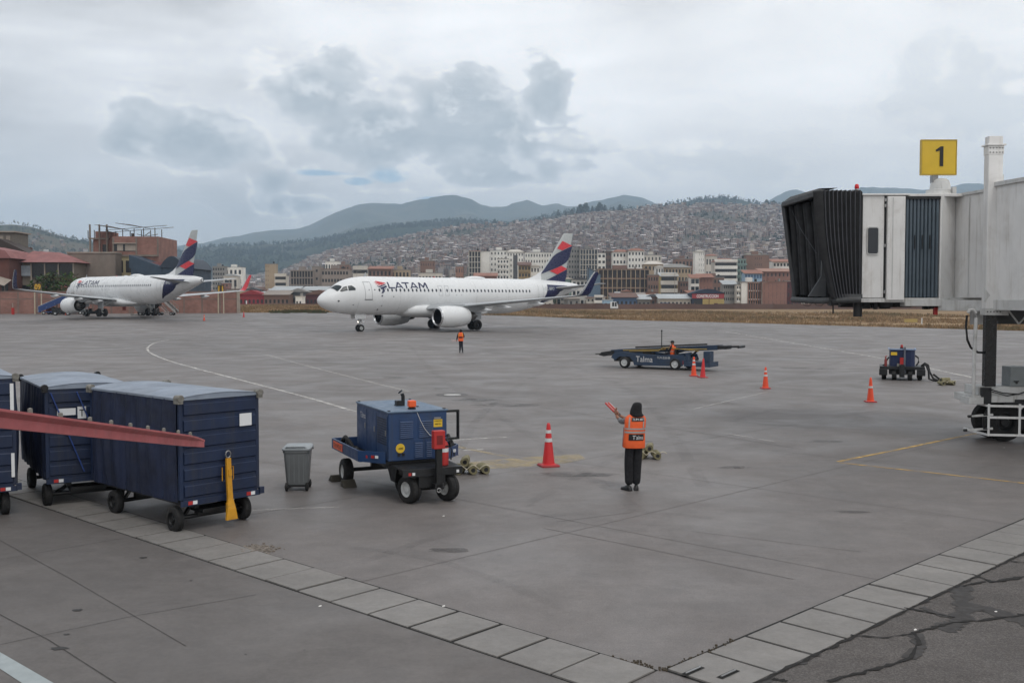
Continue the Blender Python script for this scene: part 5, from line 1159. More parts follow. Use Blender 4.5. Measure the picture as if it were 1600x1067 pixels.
b = MB(); b.box(.0015, .006, .3, .47, 1.28, 1.42); st_ = b.build('warning_sticker', M_yellow, gp); lettering('ATENCION', st_, M_blackp, (.0065, .315, 1.38), (0, 1, 0), (0, 0, 1), .14, .022); lettering('400 Hz', st_, M_blackp, (.0065, .33, 1.32), (0, 1, 0), (0, 0, 1), .11, .03)
b = MB(); b.box(.0015, .006, .31, .44, 1.43, 1.46); b.build('rating_plate', M_steel, gp)
for y in (-.37, -.29): b = MB(); b.box(.002, .02, y-.025, y+.025, .79, .84); b.build('socket', M_blackp, gp)
lettering('Talma', gp, M_print, (-1.72, -.573, 1.33), (1, 0, 0), (0, 0, 1), .34, .11, .0)
b = MB(); b.lathe([(0, .075), (.02, .08), (.03, .06)], (-.28, -.02, 1.6), (0, 0, 1), 16, 0, (True, True)); bc = b.build('beacon', M_blackp, rf, smooth=40); b = MB(); b.box(-.345, -.215, -.09, .05, 1.635, 1.76); b.build('beacon_lens', M_orange, rf, bevel=.02)
b = MB(); b.box(-.98, -.86, -.12, .0, 1.6, 1.70); b.tube([(-.9, .02, 1.6), (-.9, .02, 1.78), (-.9, .0, 1.83)], .035, 10); b.build('exhaust_stack', M_blackp, rf); b = MB(); b.lathe([(0, .05), (.01, .05)], (-.93, -.02, 1.86), (-.5, -.5, .7), 12, 0, (True, True)); b.build('exhaust_flap', M_blackp, rf)
b = MB(); b.tube([(.004, -.02, 1.57), (.02, .04, 1.42), (.03, .12, 1.26), (.03, .22, 1.14), (.2, .3, 1.12)], .005, 5); b.build('cable', M_print, gp)
# open hatch frame swung out on the far side
b = MB()
for a, c in (((-.35, .58, 1.52), (-.35, .92, 1.52)), ((-.35, .92, 1.54), (-.35, .92, .98)), ((-.35, .58, 1.0), (-.35, .92, 1.0))): b.bar(a, c, .05, .045)
b.build('open_hatch', M_blackp, gp, bevel=.006)
# trailer: side trays, deck, front platform
M_tray = M_gb
b = MB(); b.box(-2.3, -.12, -.62, .62, .6, .69); b.build('deck', M_blackp, gp)
def tray(s):
    b = MB(); y = s*.97
    b.bar((-2.35, y, .76), (-.5, y, .76), .03, .2); b.bar((-.5, y, .76), (-.06, s*.60, .76), .03, .2); b.bar((-2.35, y, .76), (-2.35, s*.1, .76), .03, .2); b.box(-2.33, -.45, min(s*.6, y), max(s*.6, y), .655, .67)
    return b.build('side_tray', M_tray, gp)
tl = tray(-1); tr_ = tray(1)
b = MB(); b.box(-2.2, -1.55, -.995, -.988, .69, .83); pt = b.build('number_plate', M_orange, tl); lettering('TLM-PS-07', pt, M_blackp, (-2.16, -.996, .72), (1, 0, 0), (0, 0, 1), .58, .08, .0)
b = MB(); b.box(-.35, -.28, -.88, -.87, .74, .79); b.build('reflector', M_red, tl)
for yy, mt in ((-.80, M_red), (-.745, M_wplate)):
    b = MB(); b.bar((-.26+(yy+.8)*1.1, yy-.005, .77), (-.21+(yy+.8)*1.1, yy+.035, .77), .012, .05); b.build('reflector', mt, tl)
b = MB(); b.bar((-.28, .83, .78), (-.22, .79, .78), .04, .05); b.build('reflector', M_wplate, tr_)
b = MB(); b.tube([(-2.1, -.85, .7), (-1.98, -.86, .86), (-1.86, -.84, .93), (-1.76, -.8, .86), (-1.7, -.72, .72)], .045, 8); b.tube([(-2.2, -.7, .7), (-2.1, -.75, .82), (-2.0, -.7, .7)], .04, 8); b.build('cable_coil', M_black, tl, smooth=60)
b = MB(); b.tube([(-.95, .7, .7), (-.85, .78, .95), (-.6, .82, 1.02), (-.4, .8, .92), (-.32, .76, .7)], .04, 8); b.tube([(-1.0, .75, .7), (-.88, .82, .9), (-.62, .86, .97), (-.4, .84, .86), (-.3, .8, .68)], .035, 8); b.build('cable_coil', M_black, tr_, smooth=60)
b = MB(); b.box(-.1, .62, -.5, .62, .60, .635); b.box(.59, .625, -.5, .62, .5, .60); plf = b.build('platform', M_dsteel, gp, bevel=.005)
for yy, mt in ((-.4, M_red), (-.33, M_wplate), (.5, M_wplate)):
    b = MB(); b.box(.626, .634, yy, yy+.05, .53, .58); b.build('reflector', mt, plf)
b = MB(); b.box(-2.0, .5, -.3, -.2, .42, .59); b.box(-2.0, .5, .2, .3, .42, .59); b.prism([(-.9, .59), (-.2, .59), (-.35, .25), (-.6, .25)], lambda x, z: Vector((x, -.33, z)), lambda x, z: Vector((x, .33, z))); b.box(.15, .6, -.2, .3, .3, .5); b.build('chassis', M_blackp, gp)
b = MB(); b.cyl((-1.95, -.75, .27), (-1.95, .75, .27), .04); b.box(-2.0, -1.9, -.3, .3, .27, .45); b.build('axle', M_blackp, gp)
for s in (-1, 1): wheel(gp, (-1.95, s*.8, .25), .25, .19, rim=M_rim, n=30)
fa = MB(); fa.cyl((.38, -.28, .25), (.44, .42, .25), .035); fa.box(.36, .46, 0, .12, .25, .5); fa.build('axle', M_blackp, gp)
for y, x in ((-.29, .36), (.40, .43)): wheel(gp, (x, y, .25), .25, .20, axis=(-.35, .93, 0), rim=M_rim, n=30)
wheel(gp, (-.35, -.12, .24), .24, .18, axis=(-.35, .93, 0), rim=M_blackp, n=30)
# upright drawbar carrying the red box
b = MB(); b.box(.72, .80, .06, .17, .28, 1.02); b.box(.64, .80, .03, .2, .30, .38); b.bar((.45, .1, .27), (.78, .1, .33), .1, .08); db = b.build('drawbar', M_blackp, gp, bevel=.006)
b = MB(); b.tube([(.80, .10 + .035*math.cos(a), .27 + .035*math.sin(a)) for a in [2*math.pi*k/12 for k in range(13)]], .012, 8); b.build('towing_eye', M_steel, db)
b = MB(); b.box(.70, .84, .0, .21, 1.0, 1.32); rb = b.build('red_box', M_red, gp, bevel=.012); b = MB(); b.box(.841, .846, .05, .16, 1.08, 1.24); b.build('box_panel', mat('dark_red', (110, 24, 24), .5), rb, bevel=.003)
# chock under the rear wheel, extinguisher standing on the platform
ex = gp.matrix_world
def loc_of(o, x, y, z): return o.location + Matrix.Rotation(o.rotation_euler.z, 3, 'Z') @ Vector((x, y, z))
wc = thing('wheel_chock', 'near dark wedge chock in front of the generator trailer rear wheel', 'wheel chock', loc_of(gp, -1.68, -.85, 0), gp.rotation_euler.z)
b = MB(); b.prism([(-.05, 0), (.22, 0), (.04, .13), (-.02, .13)], lambda x, z: Vector((x, -.13, z)), lambda x, z: Vector((x, .13, z))); b.build('wedge', mat('chock_grey', (66, 62, 54), .85, var=.2), wc, bevel=.01)
wc = thing('wheel_chock', 'far dark wedge chock behind the rear wheel of the blue generator trailer', 'wheel chock', loc_of(gp, -2.26, -.9, 0), gp.rotation_euler.z + math.pi)
b = MB(); b.prism([(-.05, 0), (.22, 0), (.04, .13), (-.02, .13)], lambda x, z: Vector((x, -.13, z)), lambda x, z: Vector((x, .13, z))); b.build('wedge', MATS['chock_grey'], wc, bevel=.01)
fe = thing('fire_extinguisher', 'red fire extinguisher standing on the generator trailer platform behind the red box', 'fire extinguisher', loc_of(gp, .38, .36, .636), gp.rotation_euler.z)
b = MB(); b.lathe([(0, .07), (.01, .08), (.36, .08), (.42, .055), (.45, .025), (.47, .025)], (0, 0, 0), (0, 0, 1), 20, 0, (True, True)); cy_ = b.build('cylinder_body', M_red, fe, smooth=40)
b = MB(); b.lathe([(.24, .0815), (.31, .0815)], (0, 0, 0), (0, 0, 1), 20); b.build('label_band', M_wplate, fe, smooth=60); b = MB(); b.lathe([(.33, .084), (.36, .084), (.36, .078)], (0, 0, 0), (0, 0, 1), 20); b.build('strap', M_blackp, fe)
b = MB(); b.bar((-.01, 0, .5), (.08, .02, .54), .02, .015); b.bar((-.01, 0, .48), (.07, .02, .48), .02, .012); b.tube([(0, .02, .46), (.06, .09, .44), (.09, .11, .25), (.08, .1, .1)], .012, 6); b.build('valve', M_blackp, fe)

# ================================================================== belt loader
A_, B_ = G(988, 573.5), G(1066, 576.5); mid_ = (A_ + B_)/2; bd_ = (B_-A_); bl = thing('belt_loader', 'long low blue belt loader with a worker seated on it, conveyor rising to the right', 'belt loader', mid_, math.atan2(bd_.y, bd_.x))
M_lb = mat('loader_blue_paint', (34, 54, 78), .5, var=.15, dirt=.35); wb = bd_.length/2
b = MB(); b.prism([(-2.25, .55), (-2.1, .75), (-1.55, .86), (-.9, .80), (.75, .74), (1.15, .78), (1.9, .78), (2.0, .5), (1.8, .2), (-.9, .17), (-.95, .35), (-1.15, .6), (-1.75, .6), (-2.0, .4)], lambda x, z: Vector((x, -.95, z)), lambda x, z: Vector((x, -.88, z))); b.build('side_panel', M_lb, bl, bevel=.02)
b = MB(); b.prism([(-2.25, .55), (-2.1, .75), (-1.55, .86), (-.9, .80), (.75, .74), (1.15, .78), (1.9, .78), (2.0, .5), (1.8, .2), (-.9, .17), (-2.0, .4)], lambda x, z: Vector((x, .95, z)), lambda x, z: Vector((x, .88, z))); b.build('side_panel', M_lb, bl, bevel=.02)
b = MB(); b.box(-2.1, 1.95, -.87, .87, .35, .6); b.box(-1.0, .8, -.6, .6, .2, .35); b.build('chassis', M_blackp, bl)
b = MB(); b.box(1.9, 3.3, -.95, .3, .2, .45); b.box(2.95, 3.3, -.95, -.4, .45, 1.0); b.box(1.95, 2.1, -.9, -.3, .45, .9); b.build('front_deck', M_lb, bl, bevel=.02)
for x in (-wb, wb):
    for y in (-.93, .93): wheel(bl, (x, y, .30), .30, .22, rim=mat('loader_rim', (196, 198, 198), .45, var=.05), n=28, rr=.62)
def cz(x): return .74 + (x+3.5)*.064
b = MB()
for s in (-1, 1): b.bar((-2.5, s*.42, cz(-2.5)), (3.5, s*.42, cz(3.5)-.0), .07, .24)
b.bar((-2.5, 0, cz(-2.5)), (3.5, 0, cz(3.5)), .7, .06); cv = b.build('conveyor', M_lb, bl, bevel=.01)
b = MB(); b.bar((-1.0, -.55, cz(-1.0)+.2), (3.0, -.55, cz(3.0)+.2), .05, .08); b.build('hand_rail', M_blackp, cv)
b = MB(); b.prism([(-3.2, .62), (-3.05, .78), (-2.3, .90), (-2.3, .74), (-2.9, .56)], lambda x, z: Vector((x, -.5, z)), lambda x, z: Vector((x, .5, z))); b.build('loading_end', M_blackp, cv); b = MB(); b.bar((-3.5, -.3, .66), (-3.1, -.3, .68), .05, .05); b.bar((-3.5, .3, .66), (-3.1, .3, .68), .05, .05); b.build('bumper', M_blackp, cv)
b = MB(); b.box(3.5, 3.95, -.42, .42, cz(3.5)-.08, cz(3.5)+.1); b.cyl((4.6, -.45, cz(4.4)), (4.6, .45, cz(4.4)), .07); b.bar((3.9, -.35, cz(3.9)), (4.6, -.35, cz(4.5)), .06, .08); b.bar((3.9, .35, cz(3.9)), (4.6, .35, cz(4.5)), .06, .08); b.build('conveyor_head', M_dsteel, cv)
b = MB(); b.tube([(-1.7, -.6, .92), (-.6, -.62, .98), (.2, -.62, 1.0), (1.0, -.6, 1.06), (3.0, -.6, 1.1)], .028, 6); b.tube([(-1.3, -.7, .88), (.4, -.7, .95), (.6, -.7, 1.12), (.9, -.7, 1.14), (2.6, -.65, 1.0)], .022, 6); b.build('yellow_rail', mat('rail_yellow', (150, 126, 62), .6, dirt=.5), bl, kind='stuff')
b = MB(); b.bar((.1, -.4, .6), (1.6, -.4, 1.02), .08, .12); b.bar((.1, .4, .6), (1.6, .4, 1.02), .08, .12); b.bar((1.9, -.4, .5), (2.6, -.4, 1.2), .08, .1); b.bar((-.6, -.3, .55), (-.5, -.3, .95), .1, .1); b.box(-.6, -.1, -.5, .0, .62, .9); b.build('lift_frame', M_blackp, bl)
b = MB(); b.cyl((.35, -.2, 1.1), (.35, -.2, 1.95), .025); b.cyl((.35, -.2, 1.95), (.35, -.2, 2.03), .04); b.build('lamp_post', M_blackp, bl)
b = MB(); b.box(1.05, 1.35, -.72, -.3, .62, .72); b.box(1.28, 1.36, -.72, -.3, .72, 1.05); b.build('seat', M_black, bl, bevel=.02)
b = MB(); b.tube([(.72, -.5, .75), (.62, -.5, 1.12)], .02, 6); b.tube([(.6 + .0, -.5 + .13*math.cos(a), 1.14 + .1*math.sin(a)) for a in [2*math.pi*k/12 for k in range(13)]], .014, 6); b.build('steering_wheel', M_blackp, bl)
lettering('Talma', bl, M_print, (-.78, -.951, .36), (1, 0, 0), (0, 0, 1), .95, .3, .0); lettering('TLM-ZLB-08', bl, M_print, (.42, -.951, .56), (1, 0, 0), (0, 0, 1), .72, .11, .0)
b = MB(); b.box(1.85, 1.87, -.96, -.95, .3, .5); b.build('reflector', M_red, bl)
# seated worker
sp = loc_of(bl, 1.12, -.5, .72); sw = thing('person', 'worker in an orange vest and dark cap seated on the blue belt loader', 'person', sp, bl.rotation_euler.z)
V = [(0, 0, .10), (0, 0, .32), (-.02, 0, .48), (-.03, 0, .58), (-.22, -.1, .10), (-.40, -.12, .08), (-.42, -.12, -.32), (-.22, .1, .10), (-.40, .12, .08), (-.42, .12, -.32), (-.02, -.17, .46), (-.12, -.24, .26), (-.34, -.12, .36), (-.02, .17, .46), (-.12, .24, .26), (-.34, .12, .36)]
skin_body('body', V, [(0,1),(1,2),(2,3),(0,4),(4,5),(5,6),(0,7),(7,8),(8,9),(2,10),(10,11),(11,12),(2,13),(13,14),(14,15)], [(.14,.14), .13, .13, .06, .09, .075, .06, .09, .075, .06, .07, .055, .042, .07, .055, .042], M_jack, sw)
SVR = [(0, 0, .06, .15, .18), (0, 0, .25, .15, .185), (-.01, 0, .42, .15, .2), (-.02, 0, .52, .12, .16), (-.02, 0, .56, .08, .08)]
b = MB(); b.loft([ringpts((a, c), rx, ry, z, 24, .85) for a, c, z, rx, ry in SVR], 0, (False, False)); sv = b.build('vest', M_vest, sw, smooth=70)
b = MB(); b.loft([ringpts((0, 0), .157, .192, .2, 24, .85), ringpts((0, 0), .157, .193, .24, 24, .85)], 0, (False, False)); b.build('reflective_band', M_refl, sv)
b = MB(); b.loft([ringpts((-.04, 0), rx, ry, z, 16, 1) for z, rx, ry in ((.56, .05, .05), (.6, .08, .075), (.66, .09, .08), (.71, .09, .08))]); hh_ = b.build('head', M_skin, sw, smooth=80)
b = MB(); b.loft([ringpts((-.04, 0), rx, ry, z, 16, 1) for z, rx, ry in ((.67, .1, .09), (.72, .1, .09), (.77, .07, .065), (.785, .01, .01))]); b.box(-.19, -.1, -.06, .06, .68, .69); b.build('cap', M_hood, sw, smooth=60)
hand(sw, (-.34, -.12, .36), (-1, 0, .1), (0, 0, -1)); hand(sw, (-.34, .12, .36), (-1, 0, .1), (0, 0, -1))
for y in (-.12, .12): b = MB(); b.loft([[Vector((x, y + u*w, -.42 + h*v)) for u, v in ((-1, 0), (-1, .6), (0, 1), (1, .6), (1, 0))] for x, w, h in ((-.34, .04, .12), (-.44, .045, .12), (-.55, .045, .07), (-.6, .02, .04))]); b.build('shoe', M_shoe, sw, smooth=60)

# ================================================================== small ground power cart with hose
ga, gb2 = G(1388, 593), G(1430, 593); gl = (ga+gb2)/2; sg_ = thing('ground_power_cart', 'small dark blue ground power cart with a red lamp and a black hose', 'generator', gl, -R(20))
b = MB(); rings = []
for z, k in ((.62, 1), (1.36, 1.0)): rings.append([Vector((u*.54*k, v*.62*k + .3, z)) for u, v in ((-1, -.72), (-.93, -.93), (-.7, -1), (.7, -1), (.93, -.93), (1, -.72), (1, 1), (-1, 1))])
b.loft(rings); hs_ = b.build('housing', mat('cart_navy', (20, 36, 74), .4, var=.08, dirt=.12), sg_)
b = MB()
ring_t = [Vector((u*.56, v*.64 + .3, 1.38)) for u, v in ((-1, 1), (-1, -.72), (-.93, -.93), (-.7, -1), (.7, -1), (.93, -.93), (1, -.72), (1, 1))]; b.tube(ring_t, .035, 6); b.build('rim_trim', mat('trim_pale_blue', (120, 140, 170), .5), sg_)
b = MB(); b.box(-.95, .95, -.5, 1.1, .48, .62); b.box(-.97, -.62, -.55, -.3, .22, .5); b.box(.62, .97, -.55, -.3, .22, .5); b.build('deck', M_dsteel, sg_, bevel=.02)
b = MB(); b.box(-.55, .55, -.35, 1.3, .25, .48); b.box(-.12, .1, -.75, -.4, .15, .7); b.box(-.45, .45, -.68, -.62, .26, .31); b.build('chassis', M_dsteel, sg_, bevel=.01)
for x, y, ax in ((-.76, .0, 0), (.76, .0, 0), (-.33, -.35, 0), (.33, -.35, 0), (-.76, .9, 0), (.76, .9, 0)): wheel(sg_, (x, y, .22), .22, .2, axis=(1, 0, 0), rim=M_blackp, n=20)
b = MB(); b.box(.06, .14, -.45, -.36, .3, 1.5); b.build('post', mat('mast_grey', (92, 96, 108), .5), sg_); b = MB(); b.box(-.1, .05, -.46, -.38, .72, 1.02); b.build('red_box', M_red, sg_); b = MB(); b.box(-.22, -.06, -.44, -.36, .55, .75); b.build('control_box', M_worn, sg_)
b = MB(); b.box(-.48, -.22, -.362, -.352, 1.12, 1.26); b.build('sticker', M_yellow, sg_)
b = MB(); b.lathe([(0, .08), (.08, .08), (.1, .06)], (-.02, .1, 1.36), (0, 0, 1), 12, 0, (True, True)); bb_ = b.build('beacon', M_blackp, sg_); b = MB(); b.lathe([(.1, .06), (.2, .055), (.22, .03)], (-.02, .1, 1.36), (0, 0, 1), 12, 0, (True, True)); b.build('lens', M_red, bb_)
b = MB(); b.tube([(.55, .1, 1.1), (.68, .1, 1.0), (.70, .1, .8), (.6, .1, .64)], .035, 8); b.tube([(-.55, .1, 1.0), (-.66, .1, .85), (-.7, .1, .7), (-.8, .0, .63)], .035, 8); b.build('cable', M_black, sg_, smooth=60)
b = MB(); b.tube([(.8, -.2, .64), (.95, -.25, .78), (1.08, -.3, .7), (1.15, -.35, .4), (1.3, -.5, .12), (1.5, -.6, .05), (1.8, -.62, .05)], .045, 8); b.tube([(.85, -.3, .62), (.98, -.35, .72), (1.1, -.42, .45), (1.12, -.5, .1), (1.3, -.65, .05), (1.55, -.7, .05), (1.62, -.55, .06), (1.5, -.45, .14), (1.3, -.4, .3)], .045, 8); b.build('hose', M_black, sg_, smooth=60)
fe2 = thing('fire_extinguisher', 'small red fire extinguisher standing on the left side of the small ground power cart', 'fire extinguisher', gl + Vector((-.78, -.1, .62)), 0)
b = MB(); b.lathe([(0, .06), (.3, .06), (.35, .03), (.42, .03)], (0, 0, 0), (0, 0, 1), 14, 0, (True, True)); b.build('cylinder_body', mat('dull_red', (120, 36, 34), .5), fe2, smooth=40)
b = MB(); b.bar((-.04, 0, .43), (.06, 0, .47), .03, .02); b.build('valve', M_red, fe2)

# ================================================================== jet bridge
JB = Vector((12.6, 25.6, 0)); jb = thing('jet_bridge', 'white passenger boarding bridge with black folding canopy at the right edge', 'jet bridge', JB)
M_jw = mat('bridge_white_paint', (222, 222, 221), .45, var=.05, scale=1.2, dirt=.3, streak=.4, dirtcol=(.33, .29, .24, 1), dscale=.9)
M_jd = mat('bridge_white_lower', (196, 197, 196), .5, var=.06, streak=.5, dirt=.4, dirtcol=(.2, .18, .15, 1), dscale=2)
M_can = mat('canopy_black_fabric', (27, 28, 31), .7, var=.25, scale=2, bump=.4, bscale=14); M_fold = mat('canopy_fold_edge', (74, 76, 82), .6, var=.15); M_bump = mat('canopy_grey_rubber', (72, 74, 76), .7, var=.15, dirt=.2)
M_slat = mat('rotunda_slat_grey', (84, 96, 106), .4, .2, var=.08)
def jbuild(b, name, m, par=None, **k):
    b.v = [(v[0]-JB.x, v[1]-JB.y, v[2]) for v in b.v]; return b.build(name, m, par or jb, **k)
YC = 26.6; ZT, ZF = 6.36, 3.66
# cab: two side panels with a window, roof, underfloor
b = MB(); b.box(9.27, 9.84, YC, YC+.06, ZF, ZT); pn = jbuild(b, 'side_panel', M_jw, bevel=.012)
b = MB(); b.box(9.90, 10.37, YC-.08, YC+.06, ZF-.06, ZT-.03); jbuild(b, 'side_panel', M_jw, bevel=.012)
b = MB(); b.box(10.03, 10.05, YC-.09, YC-.079, ZF, ZT-.06); jbuild(b, 'panel_seam', M_jd)
def rrect(x0, x1, z0, z1, r_, n=5):
    o = []
    for cx, cz_, a0 in ((x1-r_, z1-r_, 0), (x0+r_, z1-r_, 90), (x0+r_, z0+r_, 180), (x1-r_, z0+r_, 270)):
        for k in range(n+1): a = R(a0 + 90*k/n); o.append((cx + r_*math.cos(a), cz_ + r_*math.sin(a)))
    return o
b = MB(); b.prism(rrect(9.38, 9.70, 4.80, 5.54, .07), lambda x, z: Vector((x, YC-.03, z)), lambda x, z: Vector((x, YC, z))); w_ = jbuild(b, 'window', M_jd)
b = MB(); b.prism(rrect(9.405, 9.675, 4.83, 5.51, .05), lambda x, z: Vector((x, YC-.034, z)), lambda x, z: Vector((x, YC-.028, z))); jbuild(b, 'pane', M_glass, w_)
b = MB(); b.box(9.845, 9.895, YC+.0, YC+.05, ZF+.02, ZT-.02); jbuild(b, 'gap_filler', M_dsteel)
for z in (3.78, 5.0, 6.05, 6.2): b = MB(); b.box(9.84, 9.90, YC-.03, YC, z, z+.08); jbuild(b, 'hinge', M_steel)
b = MB(); b.box(9.2, 12.6, YC+.07, 30.0, ZT-.02, ZT+.05); b.box(9.24, 10.5, YC-.05, YC+.07, ZT+.0, ZT+.045); rf_ = jbuild(b, 'roof', M_jw, bevel=.01)
b = MB(); b.box(9.2, 12.6, YC+.05, 30.0, ZF-.12, ZF); jbuild(b, 'floor', M_jd)
b = MB(); b.box(9.2, 9.26, YC-.02, 30.0, ZF, ZT); b.box(12.5, 12.6, 27.9, 30, ZF, ZT); b.box(9.26, 12.5, 29.9, 29.96, ZF, ZT); jbuild(b, 'end_frame', M_dsteel)
for x in (9.32, 9.79, 9.93, 10.34):
    for k in range(14): b = MB(); z = ZF + .1 + k*.19; b.cyl((x, YC-(.085 if x > 9.9 else .006), z), (x, YC-(.078 if x > 9.9 else 0), z), .009, n=6); jbuild(b, 'rivet', M_jd)
# rotunda curtain of vertical slats
b = MB(); b.box(10.40, 11.33, YC-.0, YC+.2, ZT-.10, ZT-.02); jbuild(b, 'slat_header', M_dsteel)
for k in range(9):
    b = MB(); x0 = 10.42 + k*.1; b.prism([(0, 0), (.02, -.035), (.075, -.035), (.095, 0)], lambda x, y: Vector((x0+x, YC+.06+y+.03*math.cos((k-4)*.3), ZF+.02)), lambda x, y: Vector((x0+x, YC+.06+y+.03*math.cos((k-4)*.3), ZT-.1))); jbuild(b, 'slat', M_slat)
for k in (2, 4, 6): b = MB(); b.box(10.455+k*.1, 10.475+k*.1, YC+.015, YC+.035, 4.95, 5.32); jbuild(b, 'slat_handle', M_blackp)
b = MB(); b.box(11.33, 11.37, YC+.02, YC+.14, ZF-.02, ZT-.02); jbuild(b, 'corner_post', M_jw)
# tunnel running back towards the terminal, slightly stepped
TD = Vector((.175, -.985, 0)); TE_ = Vector((.985, .175, 0)); A0 = Vector((11.74, 27.95, 0))
def tun(s0, s1, off, zt, name, zf=ZF+.0):
    b = MB(); q = [A0 + TD*s - TE_*off for s in (s0, s1)] + [A0 + TD*s + TE_*2.5 for s in (s1, s0)]
    b.add([v + Z*zf for v in q] + [v + Z*zt for v in q], [(0,1,5,4), (1,2,6,5), (2,3,7,6), (3,0,4,7), (0,3,2,1), (4,5,6,7)]); return jbuild(b, name, M_jw, bevel=.01)
b = MB(); b.add([Vector(p) for p in ((11.37, YC+.1, ZF+.02), (11.74, 27.95, ZF+.02), (11.74, 27.95, ZT), (11.37, YC+.1, ZT-.01))], [(0,1,2,3)])
tn = tun(-.0, 2.3, 0, 6.38, 'inner_tunnel'); to_ = tun(2.45, 12, .07, 6.46, 'outer_tunnel', ZF-.06)
b = MB(); q = [Vector((11.37, YC+.02, 0)), A0 + TD*.2, A0 + TD*.2 + TE_*.4, Vector((12.4, YC+.8, 0))]; b.add([v + Z*(ZF+.0) for v in q] + [v + Z*(ZT-.0) for v in q], [(0,1,5,4), (1,2,6,5), (2,3,7,6), (3,0,4,7), (4,5,6,7)]); jbuild(b, 'corner_wall', M_jw)
for s in (.95, 1.55, 2.4):                          # seams and trim on the tunnel wall
    b = MB(); p = A0 + TD*s; b.add([p - TE_*.012 + Z*ZF, p + TD*.02 - TE_*.012 + Z*ZF, p + TD*.02 - TE_*.012 + Z*6.3, p - TE_*.012 + Z*6.3], [(0,1,2,3)]); jbuild(b, 'panel_seam', M_jd)
b = MB(); b.bar(A0 + TD*0 - TE_*.02 + Z*6.40, A0 + TD*2.3 - TE_*.02 + Z*6.40, .06, .07); jbuild(b, 'roof_rail', M_jd); b = MB(); b.bar(A0 + TD*2.45 - TE_*.1 + Z*6.50, A0 + TD*12 - TE_*.1 + Z*6.50, .07, .1); jbuild(b, 'roof_rail', M_jd)
b = MB(); p = A0 + TD*1.0 - TE_*.1; b.box(p.x-.05, p.x+.05, p.y-.05, p.y+.05, 6.4, 6.62); jbuild(b, 'vent', M_jd)
# underfloor beams and hanging gear
b = MB(); b.box(10.4, 11.45, YC-.04, YC+.3, ZF-.22, ZF-.02); b.bar(Vector((11.4, YC+.1, ZF-.2)), A0 + TD*2.4 + Z*(ZF-.2), .2, .28); b.bar(A0 + TD*2.5 - TE_*.02 + Z*(ZF-.18), A0 + TD*12 - TE_*.02 + Z*(ZF-.18), .16, .26); b.box(9.2, 10.45, YC-.02, YC+.4, ZF-.12, ZF-.02); jbuild(b, 'underfloor_beam', M_jd, bevel=.01)
b = MB(); b.box(9.3, 11.3, 28.4, 28.6, ZF-.26, ZF-.13); b.box(9.3, 11.3, 27.2, 27.35, ZF-.24, ZF-.13); jbuild(b, 'cross_member', M_blackp, kind='stuff')
rnd = random.Random(4)
b = MB()
for k in range(26):
    x = rnd.uniform(9.3, 11.5); y = rnd.uniform(YC+.1, YC+.9); b.box(x, x+rnd.uniform(.05, .22), y, y+.1, ZF-.12-rnd.uniform(.05, .2), ZF-.12)
for k in range(3): x = 7.95 + k*.33; b.tube([(x, 27.5, ZF-.1), (x+.06, 27.5, ZF-.2), (x+.2, 27.5, ZF-.22), (x+.33, 27.5, ZF-.1)], .009, 5)
jbuild(b, 'pipework', M_dsteel, kind='stuff')
b = MB(); b.cyl((9.24, YC+.2, ZF-.50), (9.24, YC+.2, ZF-.08), .115, n=20); jbuild(b, 'camera_housing', M_blackp, smooth=40)
b = MB(); b.cyl((8.55, YC+.1, ZF-.42), (8.55, YC+.1, ZF-.1), .02); b.box(8.45, 8.65, YC, YC+.2, ZF-.2, ZF-.08); jbuild(b, 'probe', M_dsteel)
b = MB(); b.bar((11.3, YC+.2, ZF-.32), (11.5, YC+.2, ZF-.2), .03, .03); b.box(11.27, 11.36, YC+.15, YC+.25, ZF-.45, ZF-.25); jbuild(b, 'red_lamp', M_red)
# folding canopy
def cx(i, far, top): t = i/9; return 9.25 - ((1.10 if top else .72)*t**.9 if not far else (1.15 if top else .78)*t)
b = MB(); fr = []
NP = 7
for i in range(19):
    t = i/2; o = .035 if i % 2 else -.01; pts = []
    for k in range(NP+1):                           # near side, bottom to top, bellied
        z = ZF + (6.46-ZF+o)*k/NP; u = k/NP; x = cx(t, False, False)*(1-u) + cx(t, False, True)*u - .09*math.sin(u*math.pi)*(t/9)
        pts.append(Vector((x, YC - .02 - o - .12*(t/9), z)))
    for k in range(1, 5): y = YC + (29.8-YC)*k/4; pts.append(Vector((cx(t, False, True)*(1-k/4) + cx(t, True, True)*k/4, y, 6.46 + o + .05*math.sin(k/4*3.14))))
    for k in range(1, NP+1): u = 1-k/NP; pts.append(Vector((cx(t, True, False)*(1-u) + cx(t, True, True)*u, 29.8 + o, ZF + (6.46-ZF)*u)))
    fr.append(pts)
n_ = len(fr[0]); vs = [p for r_ in fr for p in r_]
b.add(vs, [(k*n_+j, k*n_+j+1, (k+1)*n_+j+1, (k+1)*n_+j) for k in range(len(fr)-1) for j in range(n_-1)]); cn = jbuild(b, 'canopy', M_can, smooth=0)
for i in range(1, 19, 2):
    b = MB(); b.tube([p + Vector((0, -.012 if p.y < YC+.2 else 0, .0)) for p in fr[i][:NP+1]], .011, 5); jbuild(b, 'canopy_fold', M_fold, cn)
